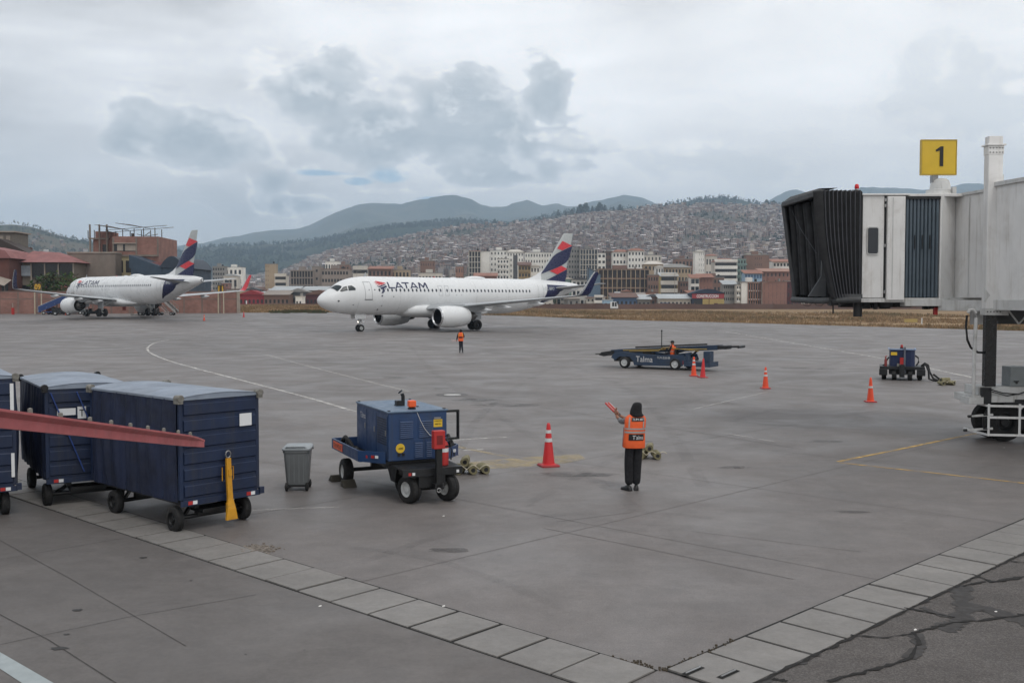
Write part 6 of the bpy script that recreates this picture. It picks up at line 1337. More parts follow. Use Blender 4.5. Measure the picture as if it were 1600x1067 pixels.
# front hood frame and its fan-shaped near flap
fx_ = fr[-1]
b = MB(); b.bar(fx_[NP] + Vector((0, -.02, -.02)), Vector((7.98, 29.6, 6.40)), .14, .14); b.bar(Vector((7.98, 29.6, 6.42)), Vector((8.36, 29.6, ZF)), .10, .12); fm_ = jbuild(b, 'canopy_front_frame', M_bump, cn, bevel=.02)
b = MB(); rg = []
for k in range(9):
    u = k/8; p0 = fx_[0].lerp(fx_[NP], u); j = int(u*NP); p0 = fx_[min(j, NP)].lerp(fx_[min(j+1, NP)], u*NP-j)
    w0 = .12 + .12*u; rg.append([p0 + Vector((.02, -.03, 0)), p0 + Vector((-w0*.5, -.06, 0)), p0 + Vector((-w0, .02, 0)), p0 + Vector((-w0*.4, .14, 0))])
b.loft(rg); jbuild(b, 'front_flap', M_can, cn, smooth=60)
b = MB(); b.add([Vector(p) for p in ((8.0, 29.65, 6.50), (8.15, 26.45, 6.50), (8.6, 26.6, 6.56), (8.6, 29.6, 6.62), (8.15, 29.5, 6.62), (8.2, 26.9, 6.58))], [(0,1,5,4), (4,5,2,3)]); jbuild(b, 'hood', mat('canopy_hood', (52, 53, 54), .7, var=.15), cn)
# inside of the canopy: hanging inner curtain folds, side spacer and floor bumper
for k in range(8):
    b = MB(); y = 29.5 - k*.28; x = 8.42 + .05*(k % 2) + k*.04; b.tube([(x+.3*0, y, ZF+.1), (x-.06, y-.03, 4.6), (x-.12, y+.02, 5.6), (x-.2, y, 6.35)], [.11, .12, .12, .13], 8); jbuild(b, 'inner_curtain', M_can, cn, smooth=60)
b = MB(); b.tube([(7.98+.17*1, 29.3, 6.2), (8.25, 28.7, 5.6), (8.45, 27.9, 4.9)], .008, 5); jbuild(b, 'canopy_cord', M_fold, cn)
b = MB(); b.prism([(8.12, 3.70), (8.60, 3.70), (8.60, 6.1), (8.50, 6.1), (8.47, 4.25)], lambda x, z: Vector((x, 27.5, z)), lambda x, z: Vector((x, 27.55, z))); jbuild(b, 'side_spacer', mat('spacer_grey', (96, 99, 102), .6, var=.1), cn)
b = MB(); b.tube([(8.33, 29.7, ZF-.04), (8.25, 28.5, ZF-.06), (8.35, 27.2, ZF-.08), (8.6, 26.5, ZF-.06), (9.2, 26.5, ZF-.05)], .085, 10); jbuild(b, 'floor_bumper', M_bump, cn, smooth=50)
b = MB(); b.box(8.5, 9.25, 26.48, 26.56, ZF-.02, ZF+.10); b.box(8.4, 9.25, 26.6, 29.6, ZF-.06, ZF+.01); jbuild(b, 'canopy_floor', M_bump, cn)
b = MB(); b.cyl((8.75, YC-.02, ZF-.12), (8.75, YC+.12, ZF-.12), .07); jbuild(b, 'bumper_motor', M_blackp, cn)
# red obstruction light
b = MB(); b.lathe([(0, .05), (.03, .06), (.05, .05)], (9.17, YC+.2, 6.50), (0, 0, 1), 12, 0, (True, True)); b.tube([(9.12, YC+.2, 6.42), (9.05, YC+.2, 6.52), (9.0, YC+.2, 6.42)], .012, 5); ol = jbuild(b, 'obstruction_light', M_steel)
b = MB(); b.lathe([(.05, .045), (.07, .06), (.15, .055), (.18, .03)], (9.17, YC+.2, 6.50), (0, 0, 1), 14, 0, (True, True)); jbuild(b, 'lens', mat('red_lens', (200, 34, 40), .25, var=0), ol, smooth=40)
# lift column beside the tunnel
CX, CY = 12.13, 25.45
b = MB(); b.box(CX-.2, CX+.17, CY-.2, CY+.05, 3.30, 7.45); col_ = jbuild(b, 'lift_column', M_jw, bevel=.015)
b = MB(); b.box(CX-.21, CX+.18, CY-.21, CY+.06, 7.24, 7.46); b.box(CX-.25, CX+.22, CY-.25, CY+.10, 7.46, 7.50); b.box(CX-.19, CX+.16, CY-.19, CY+.04, 7.50, 7.70); jbuild(b, 'column_cap', M_jw, col_, bevel=.008)
for x in (-.17, -.09, -.01, .07, .14):
    for z in (7.29, 7.40): b = MB(); b.cyl((CX+x, CY-.225, z), (CX+x, CY-.21, z), .014, n=6); jbuild(b, 'bolt', M_dsteel, col_)
b = MB(); b.box(CX-.22, CX+.19, CY-.23, CY+.08, 3.22, 3.40); 
jbuild(b, 'column_foot', M_jd, col_, bevel=.01)
for x in (-.17, -.09, -.01, .07, .15): b = MB(); b.cyl((CX+x, CY-.245, 3.31), (CX+x, CY-.23, 3.31), .016, n=6); jbuild(b, 'bolt', M_dsteel, col_)
b = MB(); b.box(CX+.172, CX+.27, CY-.1, CY+.02, 3.45, 3.9); b.box(CX+.172, CX+.24, CY-.1, CY+.02, 6.2, 6.75); b.prism([(-.24, 3.55), (-.10, 3.72), (-.24, 3.9)], lambda x, z: Vector((CX+x, CY-.215, z)), lambda x, z: Vector((CX+x, CY-.20, z))); jbuild(b, 'bracket', M_jd, col_)
b = MB(); b.box(CX-.165, CX+.12, CY-.16, CY+.03, 1.42, 3.25); ic = jbuild(b, 'inner_column', mat('gloss_black_steel', (24, 25, 27), .28, var=.1), bevel=.02)
b = MB(); b.box(13.2, 13.9, 27.2, 27.9, 2.95, 3.45); jbuild(b, 'motor_box', M_blackp); b = MB(); b.box(12.75, 13.0, 26.6, 26.9, 3.05, 3.5); jbuild(b, 'motor_box', M_blackp)
b = MB(); b.box(12.72, 12.98, 26.2, 26.6, 3.2, 3.5); b.bar((12.9, 26.2, 3.42), (13.25, 26.2, 2.98), .05, .03); b.bar((13.25, 26.2, 2.98), (13.65, 26.2, 3.45), .05, .03); b.box(12.33, 12.6, 26.8, 27.0, 2.95, 3.5); jbuild(b, 'service_box', M_jd)
# second column beyond the tunnel
b = MB(); b.box(CX+2.9, CX+3.35, CY+.3, CY+.75, 3.3, 7.6); b.box(CX+2.94, CX+3.31, CY+.34, CY+.71, 1.42, 3.3); jbuild(b, 'lift_column', M_jw, bevel=.01)
# bogie
b = MB(); b.box(CX-.5, CX+3.7, CY-.25, CY+.85, 1.02, 1.2); b.box(CX-.3, CX+3.5, CY-.1, CY+.7, 1.2, 1.42); b.box(CX-.62, CX-.25, CY-.3, CY+.2, .98, 1.16); b.prism([(CX-.3, 1.2), (CX+2, 1.2), (CX+3.5, 1.42), (CX+.2, 1.42)], lambda x, z: Vector((x, CY-.18, z)), lambda x, z: Vector((x, CY-.1, z))); bg_ = jbuild(b, 'bogie', M_jd, bevel=.012)
b = MB(); b.box(CX-.3, CX-.05, CY-.28, CY-.2, 1.0, 1.4); b.box(CX+.3, CX+.9, CY-.3, CY-.2, .93, 1.03); b.cyl((CX+1.0, CY-.3, 1.12), (CX+1.0, CY-.1, 1.12), .08); b.box(CX+.55, CX+1.8, CY-.26, CY-.22, 1.0, 1.1); jbuild(b, 'drive_unit', M_dsteel, bg_)
for xx, yy in ((.45, .12), (1.35, .12), (.45, .75), (2.3, .3)): 
    w_ = wheel(jb, (CX+xx-JB.x, CY+yy-JB.y, .49), .49, .34, axis=(.1, 1, 0), rim=M_blackp, n=40, rr=.5)
b = MB()
for z in (.95, .66, .22): b.bar((CX-.17, CY-.35, z), (CX+3.6, CY-.45, z-.06), .04, .055)
for x in (-.15, .62, 1.4, 2.2): b.bar((CX+x, CY-.37-x*.02, .19), (CX+x, CY-.37-x*.02, 1.0), .055, .04)
b.bar((CX-.17, CY-.35, .95), (CX-.2, CY+.9, .95), .04, .05); b.bar((CX-.17, CY-.35, .22), (CX-.2, CY+.9, .22), .04, .05); jbuild(b, 'wheel_guard', M_jw, bg_)
for z, dx in ((.73, 0), (.38, -.1)):
    b = MB(); b.bar((CX-.5+dx, CY-.38, z-.03), (CX-.05, CY-.36, z+.0), .05, .05); b.bar((CX-.62+dx, CY-.38, z-.04), (CX-.45+dx, CY-.38, z-.03), .035, .04); jbuild(b, 'guard_prong', M_jd, bg_)
    b = MB(); b.cyl((CX-.68+dx, CY-.38, z-.045), (CX-.6+dx, CY-.38, z-.04), .035); b.box(CX-.3, CX-.2, CY-.41, CY-.38, z-.02, z+.02); jbuild(b, 'prong_tip', M_blackp, bg_)
b = MB(); b.box(CX+.45, CX+1.2, CY-.22, CY+.25, 1.425, 1.92); eb = jbuild(b, 'control_cabinet', mat('cabinet_grey', (122, 128, 130), .5, var=.06, dirt=.2), bevel=.012)
b = MB(); b.cyl((CX+.6, CY-.24, 1.52), (CX+.6, CY-.22, 1.52), .03); b.box(CX+.53, CX+.66, CY-.235, CY-.22, 1.54, 1.57); jbuild(b, 'lock', M_dsteel, eb)
b = MB(); b.tube([(CX-.1, CY-.3, 1.36), (CX+.2, CY-.34, 1.27), (CX+.6, CY-.34, 1.24), (CX+.95, CY-.3, 1.36)], .018, 6); b.tube([(CX-.05, CY-.3, 1.3), (CX+.3, CY-.36, 1.2), (CX+.7, CY-.32, 1.26)], .014, 6); b.tube([(CX+.95, CY-.3, 1.36), (CX+.8, CY-.34, 1.2), (CX+.75, CY-.3, 1.05)], .014, 6); jbuild(b, 'cable', M_black, smooth=60)
# cable conduit post with a bent top and hanging hose
PX = 11.66
b = MB(); b.tube([(PX, CY-.2, 1.1), (PX+.0, CY-.2, 2.2), (PX+.03, CY-.2, 3.15), (PX+.02, CY-.2, 3.28), (PX-.05, CY-.2, 3.36), (PX-.13, CY-.2, 3.36), (PX-.17, CY-.2, 3.28)], .045, 10); jbuild(b, 'conduit_post', M_jd, smooth=60)
b = MB(); b.tube([(PX-.2, CY-.2, 3.22), (PX-.22, CY-.2, 2.95), (PX-.17, CY-.18, 2.6), (PX-.05, CY-.12, 2.4), (PX+.14, CY-.1, 2.28), (CX-.17, CY-.05, 2.27)], .028, 8); jbuild(b, 'hanging_hose', M_black, smooth=60)
# gate number sign standing on its lamp base on the roof
sgp = Vector((11.50, 27.3, 6.42)); gs = thing('gate_sign', 'yellow square gate sign with a black number 1 above the jet bridge', 'sign', sgp)
b = MB(); b.lathe([(0, .42), (.03, .43), (.05, .40), (.12, .36), (.17, .36), (.19, .27), (.30, .26), (.42, .23), (.47, .16), (.49, .05)], (.10, 0, -.02), (0, 0, 1), 28, 0, (True, True)); b.build('lamp_base', M_jd, gs, smooth=40)
b = MB(); b.box(-.14, .0, -.1, .1, .35, .55); b.build('bracket', M_steel, gs)
b = MB(); b.box(-.46, .47, -.12, -.02, .56, 1.48); sb_ = b.build('sign_box', mat('sign_yellow', (206, 172, 44), .4, var=.04), gs, bevel=.02)
b = MB(); b.box(-.475, .485, -.128, -.012, .545, .575); b.box(-.475, .485, -.128, -.012, 1.465, 1.495); b.box(-.475, -.455, -.128, -.012, .576, 1.464); b.box(.465, .485, -.128, -.012, .576, 1.464); b.build('sign_frame', mat('sign_frame_yellow', (176, 150, 60), .5), gs)
b = MB(); b.prism([(.02, .78), (.115, .78), (.115, 1.31), (.04, 1.31), (-.06, 1.24), (-.09, 1.22), (-.09, 1.17), (.02, 1.20)], lambda x, z: Vector((x, -.1345, z)), lambda x, z: Vector((x, -.1305, z))); b.build('number', M_blackp, gs)

# ================================================================== faded red steel beam outside the window
q0, q1, q2 = P(-60, 641, 4.3), P(312, 688, 7.6), P(331, 694, 7.9)
bm_ = thing('steel_beam', 'faded red steel angle beam with bolts crossing in front of the baggage carts', 'beam', q0)
M_beam = mat('faded_red_paint', (176, 96, 98), .55, var=.12, scale=5, dirt=.3, dirtcol=(.2, .1, .1, 1), dscale=6)
b = MB(); d = (q1-q0); rings = []
for t, wd, hh in ((0, .12, .062), (.55, .12, .060), (.86, .12, .058), (.93, .09, .055), (1.02, .03, .05)):
    c = q0 + d*t - q0; rings.append([c + Vector((0, 0, 0)), c + Vector((.0, 0, -hh)), c + Vector((.012, .008, -hh)), c + Vector((.012, .008, -.012)), c + Vector((wd*.35, wd, -.008)), c + Vector((wd*.35, wd, .004))])
b.loft(rings); b.build('angle_section', M_beam, bm_)
b = MB(); rings = []
for t in (0, .5, .98): c = d*t; rings.append([c + Vector((-.004, -.004, -.022)), c + Vector((-.004, -.004, -.030)), c + Vector((0, 0, -.030)), c + Vector((0, 0, -.022))])
b.loft(rings); b.build('bead', M_beam, bm_)
for t in (.05, .16, .26, .37, .46, .55, .64, .73, .82, .90):
    c = d*t + Vector((.02, .045, .002)); b = MB(); b.lathe([(0, .022), (.008, .022), (.008, .013), (.032, .012), (.037, .001)], c + Vector((0, 0, .006)), (0, 0, 1), 8); b.build('bolt', M_worn, bm_)

# ================================================================== left background
def gpx(px, Y): x = (px-800)/F*Y; return Vector((x, Y, gz(x, Y)))
M_brick = bpy.data.materials.new('hollow_brick'); M_brick.use_nodes = True; n = NT(M_brick.node_tree); pb = M_brick.node_tree.nodes['Principled BSDF']
co = n.n('ShaderNodeTexCoord').outputs['Object']; mp_ = n.n('ShaderNodeVectorMath', operation='MULTIPLY', ins={0: co, 1: (1, 1, 1)}).outputs[0]
cmb = n.n('ShaderNodeSeparateXYZ', ins={0: co}); cv_ = n.n('ShaderNodeCombineXYZ', ins={0: n.m('ADD', cmb.outputs[0], cmb.outputs[1]), 1: cmb.outputs[2]}).outputs[0]
bt = n.n('ShaderNodeTexBrick', ins={'Vector': cv_, 'Color1': (.29, .14, .11, 1), 'Color2': (.24, .115, .09, 1), 'Mortar': (.21, .16, .14, 1), 'Scale': 1.0, 'Mortar Size': .02, 'Brick Width': .5, 'Row Height': .22})
fb = n.ramp(n.noise(co, .5, 5, .6), .3, .7, .8, 1.15)
M_brick.node_tree.links.new(n.n('ShaderNodeVectorMath', operation='SCALE', ins={0: bt.outputs[0], 3: fb}).outputs[0], pb.inputs['Base Color']); pb.inputs['Roughness'].default_value = .9
MATS['hollow_brick'] = M_brick
M_ply = mat('pale_concrete_post', (150, 140, 130), .85, var=.12, scale=.8); M_plaster = mat('dirty_plaster', (124, 114, 106), .9, var=.12, scale=.4, dirt=.25, dscale=.2); M_cream = mat('cream_plaster', (166, 154, 122), .85, var=.08, scale=.4, dirt=.15, dscale=.3)
M_wdark = mat('dark_window', (34, 34, 36), .3, var=.1); M_tileR = mat('faded_red_roof', (136, 92, 90), .8, var=.15, scale=.6, dirt=.2, dscale=.4); M_bshed = mat('blue_grey_cladding', (50, 66, 82), .6, var=.12, scale=.5); M_rust = mat('brown_steel', (58, 48, 44), .7, var=.2)
# perimeter wall
wa, wb_ = gpx(-120, 169), gpx(372, 176.5); wd_ = (wb_-wa); L = wd_.length; rzw = math.atan2(wd_.y, wd_.x)
pw_ = thing('perimeter_wall', 'long red brick perimeter wall with pale posts behind the parked airliner', 'wall', wa, rzw)
M_wp = mat('wall_post_concrete', (118, 100, 92), .85, var=.15, scale=.8); npan = 17; pt_ = L/npan; Hw = 3.75
for k in range(npan):
    for z0, z1 in ((-.5, Hw*.66), (Hw*.66+.18, Hw)):
        b = MB(); b.box(k*pt_+.15, (k+1)*pt_-.15, -.08, .08, z0, z1); b.build('brick_panel', M_brick, pw_)
    b = MB(); b.box(k*pt_-.15, k*pt_+.15, -.12, .12, -.5, Hw+.08); b.build('post', M_wp, pw_)
b = MB(); b.box(L-.15, L+.35, -.3, .3, -.5, Hw+.12); b.build('post', M_ply, pw_); b = MB(); b.box(0, L, -.11, .11, Hw*.66, Hw*.66+.18); b.build('tie_beam', M_wp, pw_); b = MB(); b.box(0, L, -.13, .13, Hw, Hw+.14); b.build('coping', M_wp, pw_)
def stand_sign(px, Y, txt, z0, h, w, label, lowz=0.):
    p = gpx(px, Y); t = thing('stand_number_sign', label, 'sign', p, rzw)
    for s in (-1, 1): b = MB(); b.bar((s*w*.42, 0, -.3), (s*w*.42, 0, z0+h*.5), .14, .14); b.build('post', mat('sign_post', (176, 166, 146), .7), t)
    b = MB(); b.box(-w/2, w/2, -.08, 0, z0, z0+h); bd = b.build('board', mat('sign_board_dark', (64, 52, 28), .6), t)
    lettering(txt, bd, mat('sign_digit_yellow', (206, 160, 46), .5), (-w*.38, -.086, z0+h*.14), (1, 0, 0), (0, 0, 1), w*.76, h*.72, .03); return t
stand_sign(60, 166, '09', 3.9, 1.35, 1.25, 'dark sign board with yellow number 09 on two posts by the brick wall')
stand_sign(345.5, 172, '11', 3.6, 1.3, 1.05, 'sign board with yellow number 11 on two posts near the end of the brick wall')
bx = thing('red_hydrant_box', 'small red fire post in front of the brick wall at the far left', 'fire post', gpx(20.5, 167)); b = MB(); b.box(-.18, .18, -.15, .15, 0, 1.1); b.build('box', M_red, bx); b = MB(); b.cyl((0, 0, 1.1), (0, 0, 1.9), .06); b.build('pole', M_ply, bx)

# helpers for buildings: a thing whose local x runs along its front
def bthing(name, label, px0, px1, pyt, Y, depth, yaw=0., cat='building', base=None):
    """front from px0 to px1 at depth Y, roof line at pixel row pyt"""
    xa, xb = (px0-800)/F*Y, (px1-800)/F*Y; zb = gz((xa+xb)/2, Y) - .1; w = (xb-xa)/math.cos(yaw); top = H + (YH-pyt)/F*Y
    t = thing(name, label, cat, ((xa+xb)/2, Y, zb), yaw); return t, w, top - zb
def wallbox(t, w, d, h, m, z0=0., name='wall', y0=0., x0=None, x1=None):
    b = MB(); b.box(-w/2 if x0 is None else x0, w/2 if x1 is None else x1, y0, y0+d, z0, z0+h); return b.build(name, m, t)
def windows(t, w, h, cols, rows, m=None, fw=.55, fh=.5, z0=0., x0=None, mode='stuff', y=-.05, sill=None, rec=True):
    x0 = -w/2 if x0 is None else x0; b = MB(); s = MB()
    for r_ in range(rows):
        for c_ in range(cols):
            cw, chh = w/cols, h/rows; xa = x0 + (c_+.5-fw/2)*cw; za = z0 + (r_+.5-fh/2)*chh
            bb = MB() if mode != 'stuff' else b
            bb.box(xa, xa+fw*cw, y, y+.04, za, za+fh*chh)
            if mode != 'stuff':
                wo = bb.build('window', m or M_wdark, t); f = MB(); f.box(xa-.08, xa+fw*cw+.08, y-.1, y-.041, za-.12, za-.02); f.box(xa+fw*cw*.48, xa+fw*cw*.52, y-.03, y-.002, za, za+fh*chh); f.build('sill', M_ply, wo)
            if sill: s.box(xa-.1, xa+fw*cw+.1, y-.12, y-.001, za-.18, za-.02)
    if mode == 'stuff': o = b.build('window', m or M_wdark, t, kind='stuff')
    if sill: s.build('sill', sill, t, kind='stuff')
# big brick building with a steel frame on the roof
M_b1 = M_brick
t, w, h = bthing('brick_building', 'tall brick building with cream lower floors and a steel roof frame behind the parked airliner', 179, 249, 372.5, 196, 12, .06)
w0 = w
wallbox(t, w*.50, 13, h*.74+.3, M_cream, 0, 'lower_wall', 0, -w/2, 0); wallbox(t, w, 13.2, h*.26, M_b1, h*.74+.3, 'upper_wall', -.1)
wallbox(t, w*.5, 12.8, h*.74+.3, M_b1, 0, 'side_wall', .1, 0, w/2)
for k in range(2):
    for r_ in range(2):
        za = h*.74 - 3.0 - r_*3.6; xa = -w/2 + .5 + k*w*.22
        b = MB(); b.box(xa, xa+w*.16, -.06, -.01, za, za+2.3); wn = b.build('window', M_wdark, t); b = MB(); b.box(xa+w*.075, xa+w*.085, -.09, -.062, za, za+2.3); b.box(xa, xa+w*.16, -.09, -.062, za+1.5, za+1.58); b.build('window_bar', M_rust, wn)
b = MB(); b.box(-w/2+.1, w*.0, -.17, -.11, h*.74+1.1, h*.74+2.6); bnd = b.build('open_bay', M_wdark, t); b = MB(); b.box(-w/2+.1, w*.02, -.5, -.172, h*.74+2.55, h*.74+2.75); b.build('canopy', M_ply, bnd)
for x_ in (-w/2+.9, -w/2+2.4, -.4-w*.06): b = MB(); b.box(x_, x_+1.1, -.22, -.172, h*.74+1.2, h*.74+2.4); b.build('pale_panel', M_ply, bnd)
for x in (-w/2, .0, w/2-.3): b = MB(); b.box(x, x+.3, -.25, -.101, h*.74+.2, h); b.build('column', M_plaster, t)
b = MB(); b.box(-w/2-.05, w/2+.05, -.22, -.101, h*.74+.1, h*.74+.45); b.build('tie_beam', M_plaster, t)
t2, w2, h2 = bthing('stair_tower', 'open concrete and brick stair tower beside the tall brick building', 141, 179, 372, 197.5, 9, .06)
wallbox(t2, w2*.86, 9, h2, M_b1, 0, 'wall', .6, -w2*.36)
for x in (-w2/2+.1, -w2*.1, w2*.2): b = MB(); b.box(x, x+.28, 0, .28, 0, h2+2.6); b.build('column', M_plaster, t2)
for z in (h2-.3, h2-4.2, h2-8.2): b = MB(); b.box(-w2/2, w2*.3, -.05, .5, z, z+.28); b.build('floor_slab', M_plaster, t2)
for z in (h2-3.9, h2-7.6): b = MB(); b.box(w2*.02, w2*.2, .5, .59, z, z+2.6); b.build('window', M_wdark, t2)
b = MB(); b.box(-w2*.3, w2*.3, 1, 6, h2, h2+1.3); b.build('roof_room', M_b1, t2)
rf2 = thing('roof_frame', 'dark steel roof frame with tilted sheets on top of the brick building', 'roof frame', t.location + Vector((0, 0, h)), .06); b = MB()
hx = w0/2
zt = 5.2; XA, XB = -hx - w2*1.0, hx + .9
for x in (XA, XA+1.2, -hx-1, -hx+1.8, -.4, 1.4, hx-.8): b.bar((x, .4, 0), (x, .4, min(4.4, 2.9+(x-XA)*.09)), .12, .12); b.bar((x, 5, 0), (x, 5, min(4.4, 2.9+(x-XA)*.09)), .12, .12)
b.build('steel_post', M_rust, rf2, kind='stuff')
b = MB(); b.bar((-hx-1.5, .3, 3.0), (hx+1.5, .3, 5.0), .3, .14); b.bar((-hx-1.5, 5.3, 3.0), (hx+1.5, 5.3, 5.0), .3, .14); b.build('sloping_beam', M_rust, rf2)
for x0_, z0_, x1_, z1_ in ((-hx-3.4, 5.0, -hx+.4, 3.7), (-hx+.5, 5.7, -hx+4.6, 4.4)):
    b = MB(); b.add([Vector(p) for p in ((x0_, 0, z0_), (x1_, -.5, z1_), (x1_+1.2, 5, z1_-.1), (x0_+1.2, 5, z0_+.2))] + [Vector(p) for p in ((x0_, 0, z0_+.15), (x1_, -.5, z1_+.15), (x1_+1.2, 5, z1_+.05), (x0_+1.2, 5, z0_+.35))], [(0,1,2,3), (4,5,6,7), (0,1,5,4), (1,2,6,5), (2,3,7,6), (3,0,4,7)]); b.build('roof_sheet', M_rust, rf2)
b = MB(); b.tube([(hx*.05, .2, 1.5), (hx*.3, .2, 1.0), (hx*.6, .2, .95), (hx*.95, .2, 1.5)], .12, 6); b.bar((hx*.4, .2, 1.0), (hx*.62, .2, 2.4), .3, .1); b.bar((-.6, .2, 0), (-.6, .2, 1.8), .5, .4); b.build('rolled_sheeting', M_rust, rf2)
rf2.scale = (1, 1, .5)
# grey-brown block at its foot
t, w, h = bthing('plaster_annex', 'long grey brown plastered annex with blank walls left of the tall brick building', 108, 181, 396, 192, 10, .05)
wallbox(t, w, 8, h, M_plaster); b = MB(); b.box(-w/2-.1, w/2+.1, -.15, 8, h, h+.25); b.build('parapet', M_ply, t)
for k in range(4): b = MB(); b.box(-w/2+w*(.08+k*.24), -w/2+w*(.08+k*.24)+w*.18, -.04, -.005, h*.35, h*.82); b.build('render_panel', M_plaster, t)
# blue arched shed
t, w, h = bthing('blue_shed', 'dark blue hangar with a pitched and an arched roof behind the airliner fin', 206, 286, 411, 190, 20, 0)
wallbox(t, w, 18, h*.92, M_bshed)
b = MB(); b.prism([(-w/2-.3, h*.9), (w*.1, h*.55), (w*.1, h*.9+.1), (-w/2-.3, h+1.5)], lambda x, z: Vector((x, -.12, z)), lambda x, z: Vector((x, 18, z))); b.build('pitched_roof', M_bshed, t)
b = MB(); b.prism([(w*.05, h*.9)] + [(w*.05 + w*.5*k/10, h*.9 + 2.2*math.sin(math.pi*k/10)) for k in range(1, 10)] + [(w*.55, h*.9)], lambda x, z: Vector((x, -.2, z)), lambda x, z: Vector((x, 18, z))); b.build('arched_roof', mat('roof_dark_blue', (42, 54, 68), .6, var=.1), t)
b = MB(); b.box(w*.05-3, w*.05, 2, 6, h*.85, h*.85+1.6); b.build('red_roof_box', M_tileR, t)
windows(t, w*.6, 2.2, 3, 1, M_wdark, .4, .8, h*.5, -w*.4)
# red-roofed houses on the far left
M_woodr = mat('dark_red_brown_wall', (92, 58, 50), .8, var=.2, scale=.3)
t, w, h = bthing('red_roof_house', 'two storey house with a wide faded red hipped roof left of the annex', 20, 124, 407, 186, 9, .04, 'house')
wallbox(t, w*.86, 8, h, mat('grey_render', (120, 112, 102), .9, var=.12, scale=.3), x0=-w*.42)
b = MB(); b.add([Vector(p) for p in ((-w/2, -1.2, h-.4), (w/2, -1.2, h-.4), (w/2, 9.5, h-.4), (-w/2, 9.5, h-.4), (-w*.30, 4, h+1.9), (w*.10, 4, h+1.6))], [(0,1,5,4), (1,2,5), (2,3,4,5), (3,0,4), (0,3,2,1)]); b.build('roof', M_tileR, t)
b = MB(); b.box(-w/2+.3, -w*.2, -.4, -.1, h-2.9, h-1.0); b.build('window_band', mat('pale_glazing', (140, 148, 156), .3, var=.2, scale=1), t); b = MB(); b.box(-w*.18, w*.42, -.3, -.05, h-3.1, h-.7); b.build('dark_gallery', M_wdark, t)
for x in (-w*.2, 0, w*.2, w*.42): b = MB(); b.box(x, x+.2, -.5, -.301, 0, h-.5); b.build('column', M_ply, t)
b = MB(); b.add([Vector(p) for p in ((w*-.06, -3.2, h-5.9), (w*.58, -3.2, h-6.1), (w*.36, 2, h-4.0), (w*-.16, 2, h-3.9))] + [Vector(p) for p in ((w*-.06, -3.2, h-6.1), (w*.58, -3.2, h-6.3), (w*.36, 2, h-4.2), (w*-.16, 2, h-4.1))], [(0,1,2,3), (4,5,6,7), (0,1,5,4), (1,2,6,5), (3,0,4,7)]); b.build('lower_roof', mat('salmon_roof', (172, 112, 98), .8, var=.12, scale=.5), t)
b = MB(); b.box(-.5*w*.1, w*.12, -2.2, -.3, 0, h-5.4); b.build('porch_wall', M_ply, t)
for x_ in (-w*.4, -w*.3, .3*w): b = MB(); b.box(x_, x_+1.4, -.1, -.02, h-6.6, h-4.6); b.build('window', M_wdark, t)
t, w, h = bthing('red_house', 'dark red brown house with a pale roof tip at the left edge of the frame', -70, 16, 403, 181, 9, 0, 'house')
wallbox(t, w, 8, h, M_woodr); b = MB(); b.prism([(-w/2-.3, h-.1), (w/2+.6, h-.1), (w/2-.5, h+1.3), (0, h+2.2)], lambda x, z: Vector((x, -.5, z)), lambda x, z: Vector((x, 8.4, z))); b.build('roof', M_tileR, t)
b = MB(); b.add([Vector(p) for p in ((w/2-4.5, -3, h-3.4), (w/2+.5, -3, h-5.1), (w/2+.4, 0, h-4.0), (w/2-4.5, 0, h-2.5))], [(0,1,2,3)]); b.build('awning', M_ply, t); windows(t, w, 3, 6, 1, M_wdark, .7, .8, h-7.4, mode='part'); windows(t, w, 2.4, 6, 1, M_ply, .8, .5, h-9.6)
t, w, h = bthing('concrete_house', 'unfinished concrete and brick house with open top floor at the far left', -30, 22, 384, 197, 9, .05, 'house')
wallbox(t, w, 9, h, M_woodr)
b = MB(); b.box(-w*.3, w/2, 1, 7, h, h+2.6); b.build('top_room', mat('grey_block', (110, 104, 96), .9, var=.15), t); b = MB(); b.box(-w*.35, w/2+.4, .4, 7.6, h+2.6, h+2.85); b.build('roof_slab', M_ply, t); windows(t, w*.6, 2.2, 3, 1, M_ply, .6, .6, h+.2, -w*.2, y=.94)
b = MB(); b.prism([(-w*.1, h-.2), (w/2+3, h-3.1), (w/2+5.4, h-2.2), (w*.3, h+1.2)], lambda x, z: Vector((x, -3, z)), lambda x, z: Vector((x, 3, z))); b.build('side_roof', M_rust, t)
# leafy tree in front of the annex
def leafy(name, label, p, hh, ww, col, seed, n=420):
    rnd = random.Random(seed); t = thing(name, label, 'tree', p)
    b = MB(); b.cyl((0, 0, -.3), (.1, 0, hh*.5), .22, .14, 8)
    for k in range(6): a = k*1.05; b.cyl((.1, 0, hh*.4), (math.cos(a)*ww*.3, math.sin(a)*ww*.3, hh*(.65+.1*(k % 3))), .1, .03, 6)
    b.build('trunk', mat('bark', (78, 66, 54), .9), t); b = MB()
    for k in range(n):
        u = Vector((rnd.gauss(0, 1), rnd.gauss(0, 1), rnd.gauss(0, .8))).normalized() * rnd.uniform(.35, 1)**.5; c = Vector((u.x*ww*.5*(1+.2*math.sin(k)), u.y*ww*.5, hh*.58 + u.z*hh*.4)); s = rnd.uniform(.18, .5); q = Vector((rnd.uniform(-1, 1), rnd.uniform(-1, 1), rnd.uniform(-1, 1))).normalized(); e = q.orthogonal().normalized(); g_ = q.cross(e)
        cc = tuple(v*rnd.uniform(.6, 1.5) for v in col)
        for j in range(3): r0 = c + e*s*rnd.uniform(-1, 1) + g_*s*rnd.uniform(-1, 1) + q*s*rnd.uniform(-.6, .6); b.add([r0 - e*s*.6, r0 + g_*s*.5, r0 + e*s*.6, r0 - g_*s*.35], [(0,1,2,3)], c=cc)
    b.build('crown', M_veg, t); return t
